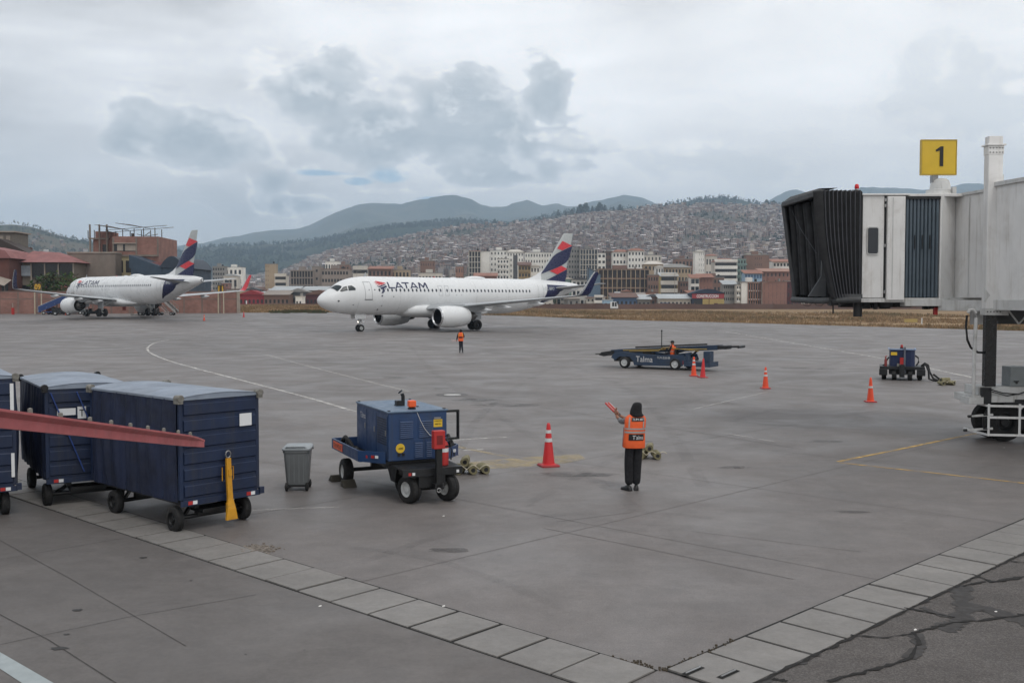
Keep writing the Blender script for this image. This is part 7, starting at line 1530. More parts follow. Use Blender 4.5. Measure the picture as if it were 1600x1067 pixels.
leafy('garden_tree', 'wide leafy green tree in front of the red roofed house behind the brick wall', gpx(93, 181), 7.5, 9.5, (.055, .075, .03), 1, 900)
leafy('garden_tree', 'smaller dark green tree left of the wide leafy tree', gpx(76, 183), 6, 5, (.04, .055, .025), 2, 400)

# ---- boarding stairs and equipment round the parked airliner
M_stb = mat('stair_blue', (34, 58, 108), .5, var=.1)
def stairs(label, p, rz, L_, hh, w_, m, rail, name='boarding_stairs'):
    t = thing(name, label, 'boarding stairs', p, rz)
    b = MB(); 
    for s in (-1, 1): b.add([Vector(q) for q in ((0, s*w_/2, .3), (L_, s*w_/2, hh), (L_, s*w_/2, hh+.35), (0, s*w_/2, .75))] + [Vector(q) for q in ((0, s*(w_/2-.06), .3), (L_, s*(w_/2-.06), hh), (L_, s*(w_/2-.06), hh+.35), (0, s*(w_/2-.06), .75))], [(0,1,2,3), (4,5,6,7), (0,1,5,4), (1,2,6,5), (2,3,7,6), (3,0,4,7)])
    b.build('stringer', m, t, kind='stuff')
    if name == 'boarding_stairs':
        for s in (-1, 1): b = MB(); b.add([Vector(q) for q in ((0, s*(w_/2+.03), .75), (L_, s*(w_/2+.03), hh+.35), (L_+1.2, s*(w_/2+.03), hh+.35), (L_+1.2, s*(w_/2+.03), hh+1.0), (L_, s*(w_/2+.03), hh+1.0), (0, s*(w_/2+.03), 1.3))], [(0,1,2,3,4,5)]); b.build('side_panel', m, t)
    n_ = 14
    for k in range(n_): b = MB(); x = L_*(k+.5)/n_; z = .45 + (hh-.1)*(k+.5)/n_; b.box(x-.14, x+.14, -w_/2+.07, w_/2-.07, z, z+.04); b.build('step', M_dsteel, t)
    for s in (-1, 1):
        b = MB(); b.bar((0, s*w_/2, 1.35), (L_, s*w_/2, hh+1.05), .07, .07); b.bar((0, s*w_/2, .4), (0, s*w_/2, 1.35), .06, .06)
        for k in range(1, 5): b.bar((L_*k/5, s*w_/2, .3 + (hh-.3)*k/5 + .3), (L_*k/5, s*w_/2, 1.35 + (hh-.3)*k/5), .04, .04)
        b.build('handrail', rail, t)
    b = MB(); b.box(L_, L_+1.3, -w_/2, w_/2, hh, hh+.12); b.bar((L_+1.2, -w_/2+.1, hh), (L_*.6, -w_/2+.1, .4), .1, .1); b.bar((L_+1.2, w_/2-.1, hh), (L_*.6, w_/2-.1, .4), .1, .1); b.box(.2, L_+.8, -w_/2+.1, w_/2-.1, .35, .5); b.build('landing', m, t)
    for x in (.8, L_+.2):
        for s in (-1, 1): wheel(t, (x, s*(w_/2-.1), .28), .28, .2, n=16)
    return t
sp0 = gpx(60, 166.5); stairs('blue boarding stairs at the front door of the parked airliner', sp0 + Vector((0, 0, 0)), .42, 6.2, 3.2, 1.7, M_stb, mat('rail_pale', (150, 154, 160), .5))
sp1 = gpx(277, 163); stairs('white wheeled access stairs under the tail of the parked airliner', sp1, math.pi-.1, 2.6, 2.6, 1.2, mat('stair_white', (168, 166, 164), .6), M_worn, 'access_stairs')
t = thing('cargo_loader', 'dark covered cargo loader standing under the rear fuselage of the parked airliner', 'loader', gpx(232, 161), .1)
b = MB(); b.box(-1.4, 1.5, -1, 1, .5, 1.2); b.box(-1.2, .4, -.9, .9, 1.2, 2.4); b.box(.5, 1.9, -.8, .8, 1.5, 2.3); b.bar((.5, -.8, 1.2), (1.9, -.8, 2.3), .15, .15); b.build('body', M_blackp, t, bevel=.05)
b = MB(); b.loft([[Vector((u*w_, v*d_, z)) for u, v in ((-1, -1), (1, -1), (1, 1), (-1, 1))] for z, w_, d_ in ((.3, 1.5, 1.0), (1.4, 1.2, .9), (2.5, 1.7, 1.0))]); b.build('cover', M_black, t)
for x in (-1, .9): 
    for s in (-1, 1): wheel(t, (x, s*.9, .35), .35, .25, n=18)
t = thing('tail_stand', 'small pale trestle stand beside the dark cargo loader', 'stand', gpx(212, 161), 0)
b = MB(); [b.bar((x, y, 0), (x*.7, y*.7, 1.5), .08, .08) for x in (-.6, .6) for y in (-.4, .4)]; b.bar((-.6, -.4, .1), (1.0, -.4, .1), .1, .1); b.bar((-.5, -.35, .7), (.5, -.35, .7), .07, .07); b.build('frame', M_worn, t)
def tractor(label, px, Y, m, rz=0., name='baggage_tractor'):
    t = thing(name, label, 'tractor', gpx(px, Y), rz); b = MB(); b.prism([(-1.4, .35), (1.4, .35), (1.4, .9), (.5, 1.0), (.3, .8), (-.7, .8), (-.9, 1.1), (-1.4, 1.1)], lambda x, z: Vector((x, -.65, z)), lambda x, z: Vector((x, .65, z))); b.build('body', m, t, bevel=.04)
    b = MB(); b.box(-.6, -.2, -.4, .4, .8, 1.2); b.build('seat', M_black, t); b = MB(); b.bar((-.75, -.55, .9), (-.7, -.55, 1.8), .06, .06); b.bar((-.75, .55, .9), (-.7, .55, 1.8), .06, .06); b.bar((-.7, -.6, 1.8), (-.7, .6, 1.8), .06, .06); b.build('roll_bar', M_blackp, t)
    for x in (-.95, .95):
        for s in (-1, 1): wheel(t, (x, s*.6, .32), .32, .2, n=16)
tractor('dark tow tractor standing between the engine and the main wheels of the parked airliner', 146, 158, M_blackp, .2)
tractor('low dark red equipment cart beside the blue boarding stairs', 88, 168, mat('maroon_paint', (86, 36, 36), .6), 0, 'equipment_cart')
tractor('low grey equipment cart left of the parked airliner engine', 97, 163, M_dsteel, .3, 'equipment_cart')
vt = thing('blast_vent_box', 'tiny red and black marker box hanging below the belly of the parked airliner', 'marker', gpx(194.5, 158) + Vector((0, 0, 1.0))); b = MB(); b.box(-.25, .25, -.1, .1, -.1, .6); b.build('flag', mat('brown_red', (96, 40, 36), .8), vt); b = MB(); b.bar((0, 0, .6), (0, 0, 1.1), .04, .04); b.build('strap', M_blackp, vt)

# ================================================================== the town on the flat ground behind the field
fw0, fw1 = P(300, 470, 395), P(1750, 470, 425)
def ztop(px, py, Y): return H + (YH - py)/F*Y
M_fw = mat('old_brick_wall', (98, 76, 68), .9, var=.2, scale=.05)
fwl = thing('field_wall', 'long low dark red brick wall at the far edge of the dry grass field', 'wall', (fw0.x, 405, 0)); b = MB()
Lw = fw1.x - fw0.x
for k in range(48): b = MB(); x = Lw*k/48; b.box(x+.2, x+Lw/48-.2, 0, .25, -1, 2.1 + .15*math.sin(k*1.7)); b.build('brick_panel', M_fw, fwl)
b = MB()
for k in range(49): x = Lw*k/48; b.box(x-.2, x+.2, -.1, .35, -1, 2.4)
b.build('post', M_fw, fwl, kind='stuff')
CW = {'white': (224, 221, 214), 'offwhite': (198, 192, 182), 'grey': (134, 132, 128), 'dgrey': (86, 86, 88), 'beige': (166, 148, 124), 'brick': (138, 102, 90), 'brick2': (126, 100, 88), 'dbrick': (100, 82, 74), 'blue': (86, 110, 142), 'lblue': (150, 176, 196), 'yellow': (170, 150, 96), 'ochre': (150, 128, 92), 'green': (120, 142, 136), 'conc': (140, 130, 122), 'red': (136, 44, 50), 'salmon': (150, 114, 98), 'maroon': (84, 44, 46), 'tin': (168, 172, 174), 'tile': (142, 100, 84), 'dtile': (104, 78, 68), 'navy': (40, 48, 66)}
def cmat(k): return mat('town_' + {'dgrey': 'dark_grey', 'lblue': 'light_blue', 'dbrick': 'dark_brick', 'brick2': 'dull_brick', 'conc': 'concrete', 'dtile': 'dark_tile'}.get(k, k), CW[k], .85, var=.12, scale=.12, dirt=.12, dscale=.08)
def block(label, px0, px1, pyt, Y, wall='white', style='grid', rows=0, cols=0, roof='flat', rc='grey', trim=None, cat='building', name='apartment_building', depth=None, yaw=0., fw=.5, fh=.45, win=None, side=None, pyb=None, blank=(0, 0)):
    t, w, h = bthing(name, label, px0, px1, pyt, Y, 12, yaw, cat); d = depth or min(16, max(7, w*.8)); t.location.z = 0; h = H + (YH-pyt)/F*Y
    rows = rows or max(1, round(h/3.0)); cols = cols or max(2, round(w/3.2)); wm = cmat(wall)
    wallbox(t, w, d, h, wm); tm = cmat(trim) if trim else wm
    gm = win or M_wdark
    x0 = -w/2 + w*blank[0]; ww = w*(1-blank[0]-blank[1]); h0 = h/rows*.0
    if style in ('grid', 'balcony', 'frame', 'bands', 'strip'):
        if style == 'bands': b = MB(); [b.box(x0+.3, x0+ww-.3, -.06, -.005, h*(r_+.38)/rows, h*(r_+.85)/rows) for r_ in range(rows)]; b.build('window', gm, t, kind='stuff'); 
        elif style == 'frame':
            b = MB(); [b.box(x0+ww*(c_+.08)/cols, x0+ww*(c_+.92)/cols, -.04, -.005, h*(r_+.1)/rows, h*(r_+.9)/rows) for r_ in range(rows) for c_ in range(cols)]; b.build('open_bay', gm, t, kind='stuff')
            b = MB(); [b.box(x0-.2, x0+ww+.2, -.8, -.045, h*(r_+1)/rows-.2, h*(r_+1)/rows) for r_ in range(rows)]; b.build('floor_slab', tm, t, kind='stuff')
            b = MB(); [b.box(x0+ww*c_/cols-.2, x0+ww*c_/cols+.2, -.5, -.041, 0, h) for c_ in range(cols+1)]; b.build('column', tm, t, kind='stuff')
        else: windows(t, ww, h, cols, rows, gm, fw, fh, 0, x0)
        if style == 'balcony':
            b = MB()
            for r_ in range(1, rows):
                for c_ in range(0, cols, 2):
                    xa = x0 + ww*c_/cols; z = h*r_/rows; b.box(xa+.1, xa+ww/cols*1.2, -1.1, -.051, z-.12, z); b.box(xa+.1, xa+ww/cols*1.2, -1.1, -1.0, z, z+.9)
            b.build('balcony', tm, t, kind='stuff')
        if style == 'bands': b = MB(); [b.box(x0-.1, x0+ww+.1, -.5, -.061, h*(r_+.85)/rows, h*(r_+1.36)/rows) for r_ in range(rows)]; b.build('parapet_band', tm, t, kind='stuff')
        if style == 'strip': b = MB(); b.box(-w*.12, w*.14, -.12, -.052, 0, h*.94); b.build('glazed_strip', cmat('dgrey'), t)
    # side windows seen obliquely
    if side: b = MB(); sx_ = -w/2 if side < 0 else w/2; [b.box(min(sx_, sx_+side*.05), max(sx_, sx_+side*.05), d*(c_+.3)/3, d*(c_+.7)/3, h*(r_+.3)/rows, h*(r_+.75)/rows) for r_ in range(rows) for c_ in range(3)]; b.build('side_window', gm, t, kind='stuff')
    rm = cmat(rc)
    if roof == 'flat':
        b = MB(); b.box(-w/2-.2, w/2+.2, -.2, d+.2, h, h+.35); b.build('roof', rm, t)
        if w > 8: b = MB(); b.box(-w*.2, w*.08, d*.3, d*.7, h+.35, h+2.4); b.build('roof_room', wm, t)
        b = MB(); x_ = w*.25; b.cyl((x_, d*.4, h+.35), (x_, d*.4, h+1.7), .6, n=10); b.build('water_tank', M_blackp if len(label) % 2 else cmat('grey'), t)
    elif roof == 'hip': b = MB(); o = .7; b.add([Vector(p) for p in ((-w/2-o, -o, h), (w/2+o, -o, h), (w/2+o, d+o, h), (-w/2-o, d+o, h), (-w*.25, d/2, h+min(2.4, w*.16)), (w*.25, d/2, h+min(2.4, w*.16)))], [(0,1,5,4), (1,2,5), (2,3,4,5), (3,0,4), (0,3,2,1)]); b.build('roof', rm, t)
    elif roof == 'gable': b = MB(); o = .6; b.prism([(-w/2-o, h-.1), (w/2+o, h-.1), (0, h+w*.17)], lambda x, z: Vector((x, -o, z)), lambda x, z: Vector((x, d+o, z))); b.build('roof', rm, t)
    elif roof == 'shed': b = MB(); o = .6; b.add([Vector(p) for p in ((-w/2-o, -o-.6, h-.3), (w/2+o, -o-.6, h-.3), (w/2+o, d+o, h+1.7), (-w/2-o, d+o, h+1.7), (-w/2-o, -o-.6, h-.1), (w/2+o, -o-.6, h-.1), (w/2+o, d+o, h+1.9), (-w/2-o, d+o, h+1.9))], [(0,1,2,3), (4,5,6,7), (0,1,5,4), (1,2,6,5), (2,3,7,6), (3,0,4,7)]); b.build('roof', rm, t)
    elif roof == 'arch': b = MB(); b.prism([(-w/2-.4, h-.1)] + [(-w/2 + w*k/12, h + w*.13*math.sin(math.pi*k/12)) for k in range(1, 12)] + [(w/2+.4, h-.1)], lambda x, z: Vector((x, -.6, z)), lambda x, z: Vector((x, d, z))); b.build('roof', rm, t)
    return t, w, h, d
B = block
# towers and apartment blocks, left to right
B('grey eight storey tower with dark windows left of the white arched roof', 333, 352, 417, 700, 'grey', rows=8, cols=5, fw=.6)
B('low white building with an arched pale roof right of the grey tower', 350, 372, 431, 640, 'offwhite', rows=2, roof='arch', rc='tin', name='hall')
B('white flat building behind the arched hall', 352, 379, 418, 790, 'white', rows=4)
B('blank beige tower left of the long concrete block', 415, 431, 413, 640, 'beige', rows=9, cols=2, fw=.2, fh=.3, blank=(0, .6))
B('small white block with horizontal bands beside the long concrete block', 430, 448, 431, 600, 'offwhite', 'bands', rows=5)
B('long unfinished concrete block with an open window grid left of the airliner cockpit', 455, 490, 423, 560, 'conc', 'frame', rows=5, cols=8, trim='conc', roof='flat', rc='conc')
B('plain concrete stair block between the two long grid buildings', 488, 503, 417, 562, 'conc', rows=5, cols=1, fw=.2, fh=.3)
B('second long concrete block with punched dark windows above the airliner cockpit', 503, 545, 421, 560, 'conc', rows=5, cols=9, fw=.62, fh=.42, rc='brick2')
B('white house with roof terraces behind the second long concrete block', 509, 530, 409, 760, 'white', rows=4, cols=5)
B('dull brown block with a raised roof room right of the white terraces', 528, 546, 414, 720, 'brick2', rows=5, cols=4)
B('grey and white banded house above the airliner forward door', 552, 575, 420, 640, 'grey', 'bands', rows=5, trim='offwhite')
B('low brick house row above the first letter of the airliner title', 576, 612, 420, 610, 'brick2', rows=4, cols=6, roof='shed', rc='tile')
B('beige house with a flat roof above the airliner title', 612, 640, 422, 620, 'beige', rows=4, cols=5)
B('brown square block with roof room above the middle of the airliner', 657, 679, 408, 640, 'brick2', 'grid', rows=6, cols=6, fw=.25, fh=.3)
B('low white terrace house in front of the brown square block', 654, 690, 427, 600, 'offwhite', rows=3, cols=7)
B('narrow pinkish house right of the brown square block', 712, 724, 417, 650, 'salmon', rows=5, cols=3, fw=.3)
B('tall grid tower with a blank white right side', 733, 751, 393, 650, 'grey', 'frame', rows=10, cols=4, trim='offwhite', rc='tile')
B('blank white wall tower joined to the grid tower', 751.3, 765, 393.5, 651, 'white', rows=10, cols=1, fw=.01, fh=.01)
B('tall white apartment block right of the blank white tower', 766, 797, 392, 670, 'white', rows=10, cols=6, fw=.35, trim='white')
B('tall white apartment tower with a dark glazed strip', 792, 818, 394, 640, 'white', 'strip', rows=10, cols=6, fw=.35, roof='hip', rc='offwhite')
B('stepped white balcony block at the foot of the strip tower', 777, 795, 405, 632, 'white', 'balcony', rows=9, cols=4, trim='white')
B('long white apartment block with dark shutters left of the airliner fin', 820, 862, 395, 690, 'white', rows=9, cols=10, fw=.4)
B('ochre balcony house in front of the long white block', 810, 829, 414, 590, 'ochre', 'balcony', rows=6, cols=4, roof='shed', rc='dtile', trim='ochre')
B('white gabled house right of the ochre balcony house', 829, 843, 416, 592, 'white', rows=5, cols=3, roof='gable', rc='offwhite')
B('low house with a red roof terrace above the airliner satellite dome', 741, 776, 431, 560, 'brick', rows=3, cols=7, roof='shed', rc='tile')
B('grey apartment tower partly hidden behind the airliner fin', 888, 905, 389, 660, 'grey', rows=11, cols=4)
B('blue grey glazed tower right of the airliner fin', 906, 933, 390, 655, 'grey', 'frame', rows=11, cols=6, win=M_glass, trim='offwhite', rc='navy')
B('narrow white tower right of the blue grey tower', 933.5, 946, 396, 655, 'white', rows=9, cols=2, fw=.6)
B('dark brown slab between two white towers', 946, 957, 393, 670, 'dbrick', rows=9, cols=3)
B('white apartment block with a red tiled roof edge', 957, 983, 394, 650, 'white', rows=8, cols=5, fw=.5, roof='hip', rc='tile')
B('taller white apartment block with evenly spaced windows', 981, 1006, 392, 645, 'white', rows=9, cols=5, fw=.45, roof='hip', rc='tile')
B('pale stepped white block right of the tall white apartments', 1005, 1033, 399, 690, 'offwhite', rows=7, cols=5, fw=.35)
B('brown house with pale gable in front of the stepped white block', 1006, 1036, 413, 610, 'beige', rows=5, cols=5, roof='hip', rc='offwhite')
B('small white gabled house in front of the brown house', 1024, 1036, 417, 590, 'white', rows=5, cols=3, roof='gable', rc='white')
B('long unfinished brown frame building right of the airliner winglet', 935, 1014, 421, 560, 'brick2', 'frame', rows=4, cols=11, trim='beige', rc='dtile', win=mat('open_bay_brown', (52, 42, 38), .9, var=.5, scale=.3))
B('brick house row behind the blue shed', 1012, 1032, 430, 555, 'brick2', rows=4, cols=5)
B('white three storey house with a dark gable left of the airliner winglet', 894, 919, 437, 520, 'white', 'grid', rows=3, cols=4, fw=.65, fh=.5, roof='gable', rc='dgrey')
B('pale green grey house with a gable beside the airliner tail cone', 879, 895, 436, 560, 'green', rows=4, cols=2, fw=.15, roof='gable', rc='offwhite')
B('slender blank white tower with a pointed top', 1085, 1100, 393, 640, 'white', 'grid', rows=10, cols=3, fw=.14, roof='gable', rc='white', blank=(.35, 0))
B('small white house right of the pointed white tower', 1102, 1120, 400, 760, 'offwhite', rows=4, cols=4, roof='hip', rc='tile')
B('white house with curved balcony bands and orange roof', 1116, 1151, 409, 560, 'offwhite', 'bands', rows=7, trim='white', roof='hip', rc='tile')
B('narrow green grey building beside the balcony bands house', 1151.5, 1165, 405, 575, 'green', 'balcony', rows=8, cols=3, trim='green')
B('tall brown brick tower with a white upper storey', 1165, 1201, 399, 580, 'brick2', 'grid', rows=8, cols=4, fw=.18, fh=.35, blank=(.35, .3))
B('white box storey on top of the brown brick tower', 1166, 1188, 396, 585, 'offwhite', rows=9, cols=3, fw=.6)
B('white apartment row with red roof edge near the jet bridge canopy', 1207, 1243, 409, 600, 'white', 'grid', rows=7, cols=7, fw=.55, roof='shed', rc='tile')
B('grey house row left of the white apartment row', 1190, 1208, 416, 620, 'grey', rows=6, cols=4)
B('blue and white balcony house', 1163, 1190, 427, 520, 'lblue', 'grid', rows=5, cols=6, fw=.7, fh=.55, win=cmat('blue'), roof='shed', rc='tile')
B('brick house with salmon roof behind the blank brick block', 1190, 1239, 424, 525, 'brick', rows=5, cols=8, fw=.3, roof='shed', rc='salmon')
B('large blank red brick block beside the jet bridge canopy', 1191, 1229, 441, 452, 'brick', 'grid', rows=3, cols=6, fw=.04, fh=.8, rc='brick2')
B('maroon and brick house row directly behind the canopy', 1229, 1262, 440, 455, 'maroon', rows=3, cols=6, fw=.3)
B('unfinished white and red frame building left of the blank brick block', 1158, 1190.5, 441.5, 455, 'white', 'frame', rows=3, cols=6, trim='salmon', blank=(.32, 0), rc='conc')
B('narrow stacked white balconies left of the unfinished frame building', 1150, 1157.5, 445, 456, 'offwhite', 'balcony', rows=4, cols=2, trim='white')
B('grey three storey house with open roof terrace', 1130, 1150, 444, 460, 'grey', 'grid', rows=4, cols=6, fw=.55, roof='shed', rc='tin')
B('dark brick house behind the arched hardware store', 1103, 1131, 434, 520, 'brick2', rows=4, cols=5)
B('brick house with a white glazed front and orange roof', 1079, 1092, 434, 500, 'white', 'grid', rows=4, cols=2, fw=.85, fh=.6, win=M_glass, roof='shed', rc='tile')
B('blank brick side wall joined to the white glazed front', 1092.2, 1113, 433, 503, 'brick', 'grid', rows=4, cols=4, fw=.08, roof='shed', rc='tile')
B('small brick house left of the white glazed front', 1062, 1079, 440, 520, 'brick2', rows=4, cols=4)
B('yellow and white two tone house', 1032, 1058, 431, 515, 'yellow', 'bands', rows=4, trim='offwhite', roof='shed', rc='tin')
B('grey roofed house row behind the yellow house', 1034, 1079, 418, 620, 'beige', rows=5, cols=9, roof='hip', rc='grey')
B('brick house with roof room between the towers', 1054, 1082, 405, 700, 'brick2', rows=5, cols=5)
# low sheds along the wall
def shed(label, px0, px1, pyt, wall, rc, roof='gable', Y=432, rows=1, **k): return block(label, px0, px1, pyt, Y, wall, 'grid', rows, max(2, int((px1-px0)/6)), roof, rc, name='shed', fw=.5, fh=.26, **k)
shed('bright red gabled shed left of the pale roofed sheds', 374, 413, 460, 'red', 'red')
shed('brown shed with a pale roof right of the bright red shed', 413, 452, 460, 'brick2', 'conc', 'shed')
shed('wide shed with long light grey roofs left of the airliner nose', 424, 466, 453, 'conc', 'tin', 'shed', 470)
shed('grey gabled shed with a dark front behind the airliner nose', 450, 482, 456, 'dgrey', 'grey', 'gable', 440)
shed('long tin roofed shed right of the grey gabled shed', 470, 530, 453, 'conc', 'tin', 'shed', 475)
shed('red brown shed just left of the airliner nose', 478, 520, 460, 'maroon', 'dtile', 'gable', 436)
shed('low white van body shed in front of the grey gabled shed', 462, 472, 464, 'white', 'offwhite', 'flat', 425)
shed('green grey shed beside the parked airliner winglet', 384, 404, 452, 'dgrey', 'dgrey', 'gable', 500)
bs_, w_, h_, d_ = shed('blue shed with red sloping roof right of the airliner winglet', 955, 995, 464, 'blue', 'dtile', 'shed', 436)
shed('pale blue flat box building beside the blue shed', 943, 957.5, 469, 'lblue', 'tin', 'flat', 428)
shed('small grey tin roofed shed right of the blue shed', 996, 1016, 467, 'grey', 'tin', 'shed', 436)
shed('brown shed with a crowded yard left of the light roofed shed', 1010, 1031, 463, 'brick2', 'dgrey', 'gable', 440)
ls_, w_, h_, d_ = shed('wide light roofed shed with a blue and white front', 1030, 1079, 466, 'offwhite', 'tin', 'shed', 432)
q = MB(); q.box(-w_/2+.3, -w_*.2, -.14, -.08, .3, h_*.55); q.build('painted_panel', cmat('blue'), ls_)
# arched hardware store with its sign
t, w, h, d = block('dark arched roof hardware store with a red lettered sign and yellow front', 1081, 1131, 458, 430, 'navy', 'none', 1, 2, 'arch', 'navy', name='hardware_store')
b = MB(); b.box(-w/2, w/2, -.3, -.02, h-2.3, h-.3); sg = b.build('sign_board', mat('sign_dull_red', (150, 60, 66), .7), t); lettering('CONSTRUCCION', sg, M_wplate, (-w*.36, -.31, h-2.0), (1, 0, 0), (0, 0, 1), w*.68, 1.4, .03)
b = MB(); b.box(-w*.17, w/2, -.25, -.02, 0, h-2.5); yw = b.build('yellow_front', cmat('yellow'), t); b = MB(); b.box(w*.02, w*.04, -.28, -.251, 0, h-2.6); b.box(w*.22, w*.3, -.28, -.251, 0, h*.35); b.build('front_door', cmat('maroon'), yw)
b = MB(); b.box(-w*.44, -w*.2, -.1, -.02, 0, h-2.6); b.build('open_bay', M_wdark, t)
# blue gable end seen behind the winglet
t, w, h = bthing('blue_gable_building', 'slate blue building with a steep one sided roof right beside the airliner winglet', 919, 938, 430, 505, 10); t.location.z = 0; h = H + (YH-430)/F*505
b = MB(); b.prism([(-w/2, 0), (w/2, 0), (w/2, h), (-w/2, h + 12/F*505)], lambda x, z: Vector((x, 0, z)), lambda x, z: Vector((x, 9, z))); b.build('wall', mat('slate_blue_front', (84, 104, 122), .5, var=.08), t)
b = MB(); b.bar((-w/2-.2, -.15, h + 12/F*505 + .15), (w/2+.2, -.15, h+.1), .35, .35); b.bar((-w/2-.1, -.12, 0), (-w/2-.1, -.12, h+3.8), .2, .3); b.build('edge_trim', cmat('dgrey'), t)
# more houses filling the district, each its own thing
rnd = random.Random(314)
kinds = [('brick2', 'dull brick'), ('white', 'white'), ('offwhite', 'off-white'), ('brick', 'red brick'), ('beige', 'beige'), ('offwhite', 'off-white'), ('grey', 'grey'), ('white', 'white'), ('dbrick', 'dark brick'), ('ochre', 'ochre'), ('conc', 'bare concrete'), ('salmon', 'salmon')]
marks = [(318, 'right of the parked airliner fin'), (352, 'near the grey eight storey tower'), (400, 'behind the bright red shed'), (440, 'near the blank beige tower'), (500, 'near the long concrete blocks'), (560, 'above the airliner cockpit'), (620, 'above the airliner title'), (680, 'near the brown square block'), (730, 'left of the tall grid tower'), (790, 'behind the white towers'), (860, 'left of the airliner fin'), (925, 'behind the airliner winglet'), (990, 'near the brown frame building'), (1050, 'near the yellow house'), (1090, 'near the pointed white tower'), (1140, 'near the balcony bands house'), (1190, 'near the brown brick tower'), (1240, 'near the jet bridge canopy'), (1330, 'seen under the jet bridge cab'), (1480, 'below the right of the bridge'), (9999, 'at the right edge')]
seen = {}
def filler(px, Y, hm, wpx):
    kc, kn = rnd.choice(kinds); rf, rn_ = rnd.choice([('flat', 'flat'), ('flat', 'flat'), ('shed', 'sloping'), ('gable', 'gabled'), ('hip', 'hipped')]); rc, rcn = rnd.choice([('tile', 'tile'), ('dtile', 'dark tile'), ('tin', 'tin'), ('conc', 'concrete')])
    pyt = YH - (hm - H)/Y*F; mk = [m_ for a, m_ in marks if px < a][0]; st = max(1, round(hm/3)); stn = {1: 'one', 2: 'two', 3: 'three', 4: 'four', 5: 'five', 6: 'six', 7: 'seven'}[st]
    lab = f'{stn} storey {kn} house with {rn_} {rcn} roof {mk}'
    k_ = seen[lab] = seen.get(lab, 0) + 1
    if k_ > 1: lab = f'{stn} storey {kn} house, {rn_} {rcn} roof, {["", "", "second", "third", "fourth", "fifth"][min(k_, 5)]} {mk}'
    t = block(lab, px - wpx/2, px + wpx/2, pyt, Y, kc, rnd.choice(['grid', 'grid', 'grid', 'bands', 'balcony']), st, max(2, int(wpx/F*Y/3)), rf, rc, name='town_house', cat='house', fw=rnd.uniform(.3, .6), yaw=rnd.uniform(-.25, .25))[0]; t['group'] = 'houses of the town behind the airfield'
for i in range(62): px = 300 + i*15.3 + rnd.uniform(-6, 6); filler(px, rnd.uniform(760, 860), rnd.uniform(9, 21) if px > 430 else rnd.uniform(6, 15), rnd.uniform(9, 19))
for i in range(56): px = 312 + i*16.8 + rnd.uniform(-8, 8); filler(px, rnd.uniform(600, 660), rnd.uniform(7, 15), rnd.uniform(10, 20))
for i in range(44): px = 330 + i*21 + rnd.uniform(-10, 10); filler(px, rnd.uniform(480, 510), rnd.uniform(4, 8.5), rnd.uniform(12, 22))
for i in range(16): px = 1245 + i*25 + rnd.uniform(-6, 6); filler(px, rnd.uniform(445, 470), rnd.uniform(3, 6), rnd.uniform(16, 28))
# parked vehicles along the far wall, a white van on the field, small marker signs
def far_van(px, Y, m, label, L_=4.6, hh=1.9):
    t = thing('parked_van', label, 'van', (((px-800)/F*Y), Y, 0)); b = MB(); b.prism([(-L_/2, .35), (L_/2, .35), (L_/2, 1.1), (L_/2-.7, hh), (-L_/2, hh)], lambda x, z: Vector((x, -.9, z)), lambda x, z: Vector((x, .9, z))); b.build('body', m, t, bevel=.08)
    b = MB(); b.box(-L_*.3, -L_*.02, -.93, -.905, 1.15, hh-.2); b.box(L_*.06, L_*.3, -.93, -.905, 1.15, hh-.2); b.build('window', M_wdark, t)
    for x in (-L_*.3, L_*.3): wheel(t, (x, -.8, .33), .33, .2, n=14); wheel(t, (x, .8, .33), .33, .2, n=14)
far_van(959.5, 395, M_wplate, 'small boxy white van standing in the dry grass in front of the far wall', 3.0, 3.0)
for px, c, nm in ((1262, 'white', 'white'), (1275, 'lblue', 'pale blue'), (1300, 'white', 'long white'), (1318, 'blue', 'dark blue'), (1330, 'offwhite', 'cream'), (1358, 'grey', 'silver'), (1392, 'white', 'white'), (1405, 'tin', 'light grey')):
    far_van(px, 440, cmat(c), f'{nm} van behind the far wall, seen under the ' + ('canopy' if px < 1290 else 'cab window' if px < 1350 else 'slatted curtain' if px < 1400 else 'slatted curtain end'), 5.5, 3.4)
ms_ = thing('taxiway_marker', 'small low yellow marker board at the far edge of the apron under the jet bridge', 'marker', G(1424, 506)); b = MB(); b.box(-1.1, .9, -.05, .05, .25, .75); b.build('board', cmat('yellow'), ms_); b = MB(); b.box(-.9, -.8, -.04, .04, -.1, .25); b.box(.7, .8, -.04, .04, -.1, .25); b.build('leg', M_ply, ms_, kind='stuff')
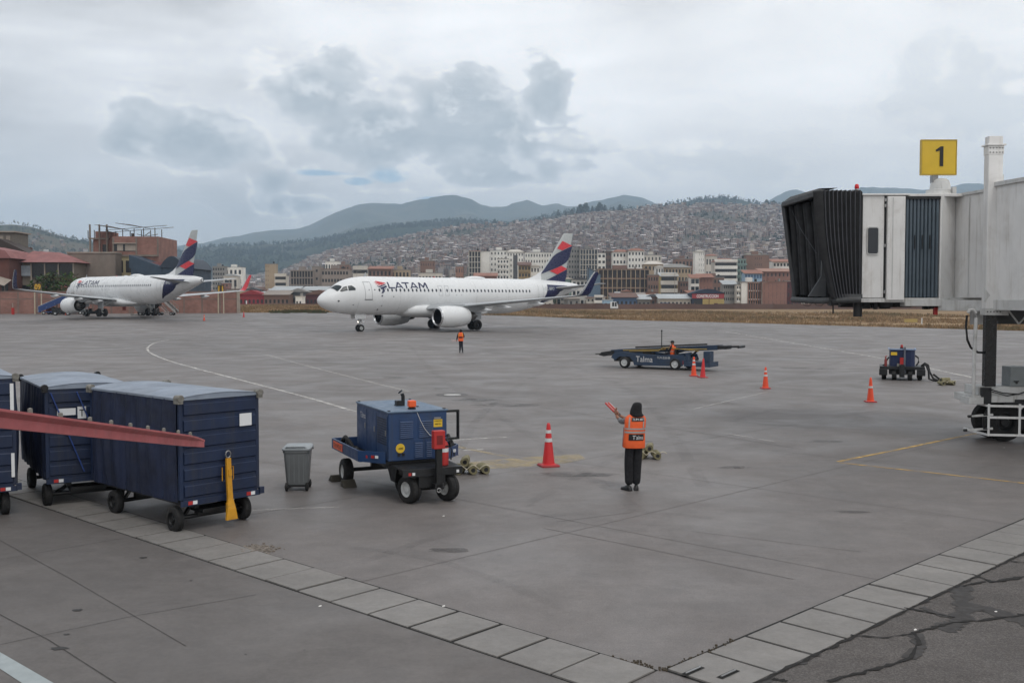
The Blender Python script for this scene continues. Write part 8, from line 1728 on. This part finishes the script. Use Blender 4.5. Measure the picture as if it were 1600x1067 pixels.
mk_ = thing('marker_post', 'thin white marker post at the right end of the yellow marker board', 'post', G(1425.5, 507) + Vector((1.4, 0, 0))); b = MB(); b.box(-.06, .06, -.06, .06, 0, .95); b.build('post', M_wplate, mk_)
for px, Y, nm in ((395, 430, 'small white gate post beside the bright red shed'), ): t = thing('gate_post', nm, 'post', ((px-800)/F*Y, 420, 0)); b = MB(); b.box(-.2, .2, -.2, .2, 0, 3.4); b.build('post', M_wplate, t)
# trees between the town houses
rnd = random.Random(8)
for i, (px, Y, hh, wd) in enumerate(((320, 560, 9, 11), (520, 780, 10, 14), (700, 580, 11, 12), (1020, 560, 9, 8), (1038, 520, 7, 7), (960, 600, 9, 8), (1070, 690, 15, 12), (1125, 700, 14, 12), (1158, 745, 13, 10), (1100, 560, 8, 9), (1205, 700, 12, 12), (880, 560, 9, 9))):
    mk2 = [m_ for a, m_ in marks if px < a][0]
    t = thing('town_tree', f'{["round", "broad", "low", "tall"][i % 4]} {["dark green", "olive green", "grey green"][i % 3]} tree {mk2}', 'tree', ((px-800)/F*Y, Y, 0)); b = MB(); b.cyl((0, 0, 0), (0, 0, hh*.5), .4, .2, 6); b.build('trunk', MATS['bark'], t); b = MB(); clump(b, (0, 0, hh*.15), wd, hh*.9, rnd, 60, [(.035, .05, .025), (.06, .065, .03), (.05, .06, .04)][i % 3]); b.build('crown', M_veg, t)
# light poles over the town
for i, (px, Y, hh) in enumerate(((558, 470, 17), (1054, 470, 18), (870, 480, 15), (1240, 480, 15), (640, 470, 14), (1190, 430, 11), (420, 440, 11))):
    mk2 = [m_ for a, m_ in marks if px < a][0]; t = thing('street_lamp', 'thin street lamp pole ' + mk2, 'street lamp', ((px-800)/F*Y, Y, 0)); b = MB(); b.cyl((0, 0, 0), (0, 0, hh), .16, .09, 6); b.bar((0, 0, hh), (1.6, 0, hh+.3), .1, .1); b.build('pole', M_ply, t); b = MB(); b.box(1.4, 2.2, -.15, .15, hh+.2, hh+.36); b.build('lamp_head', M_worn, t)
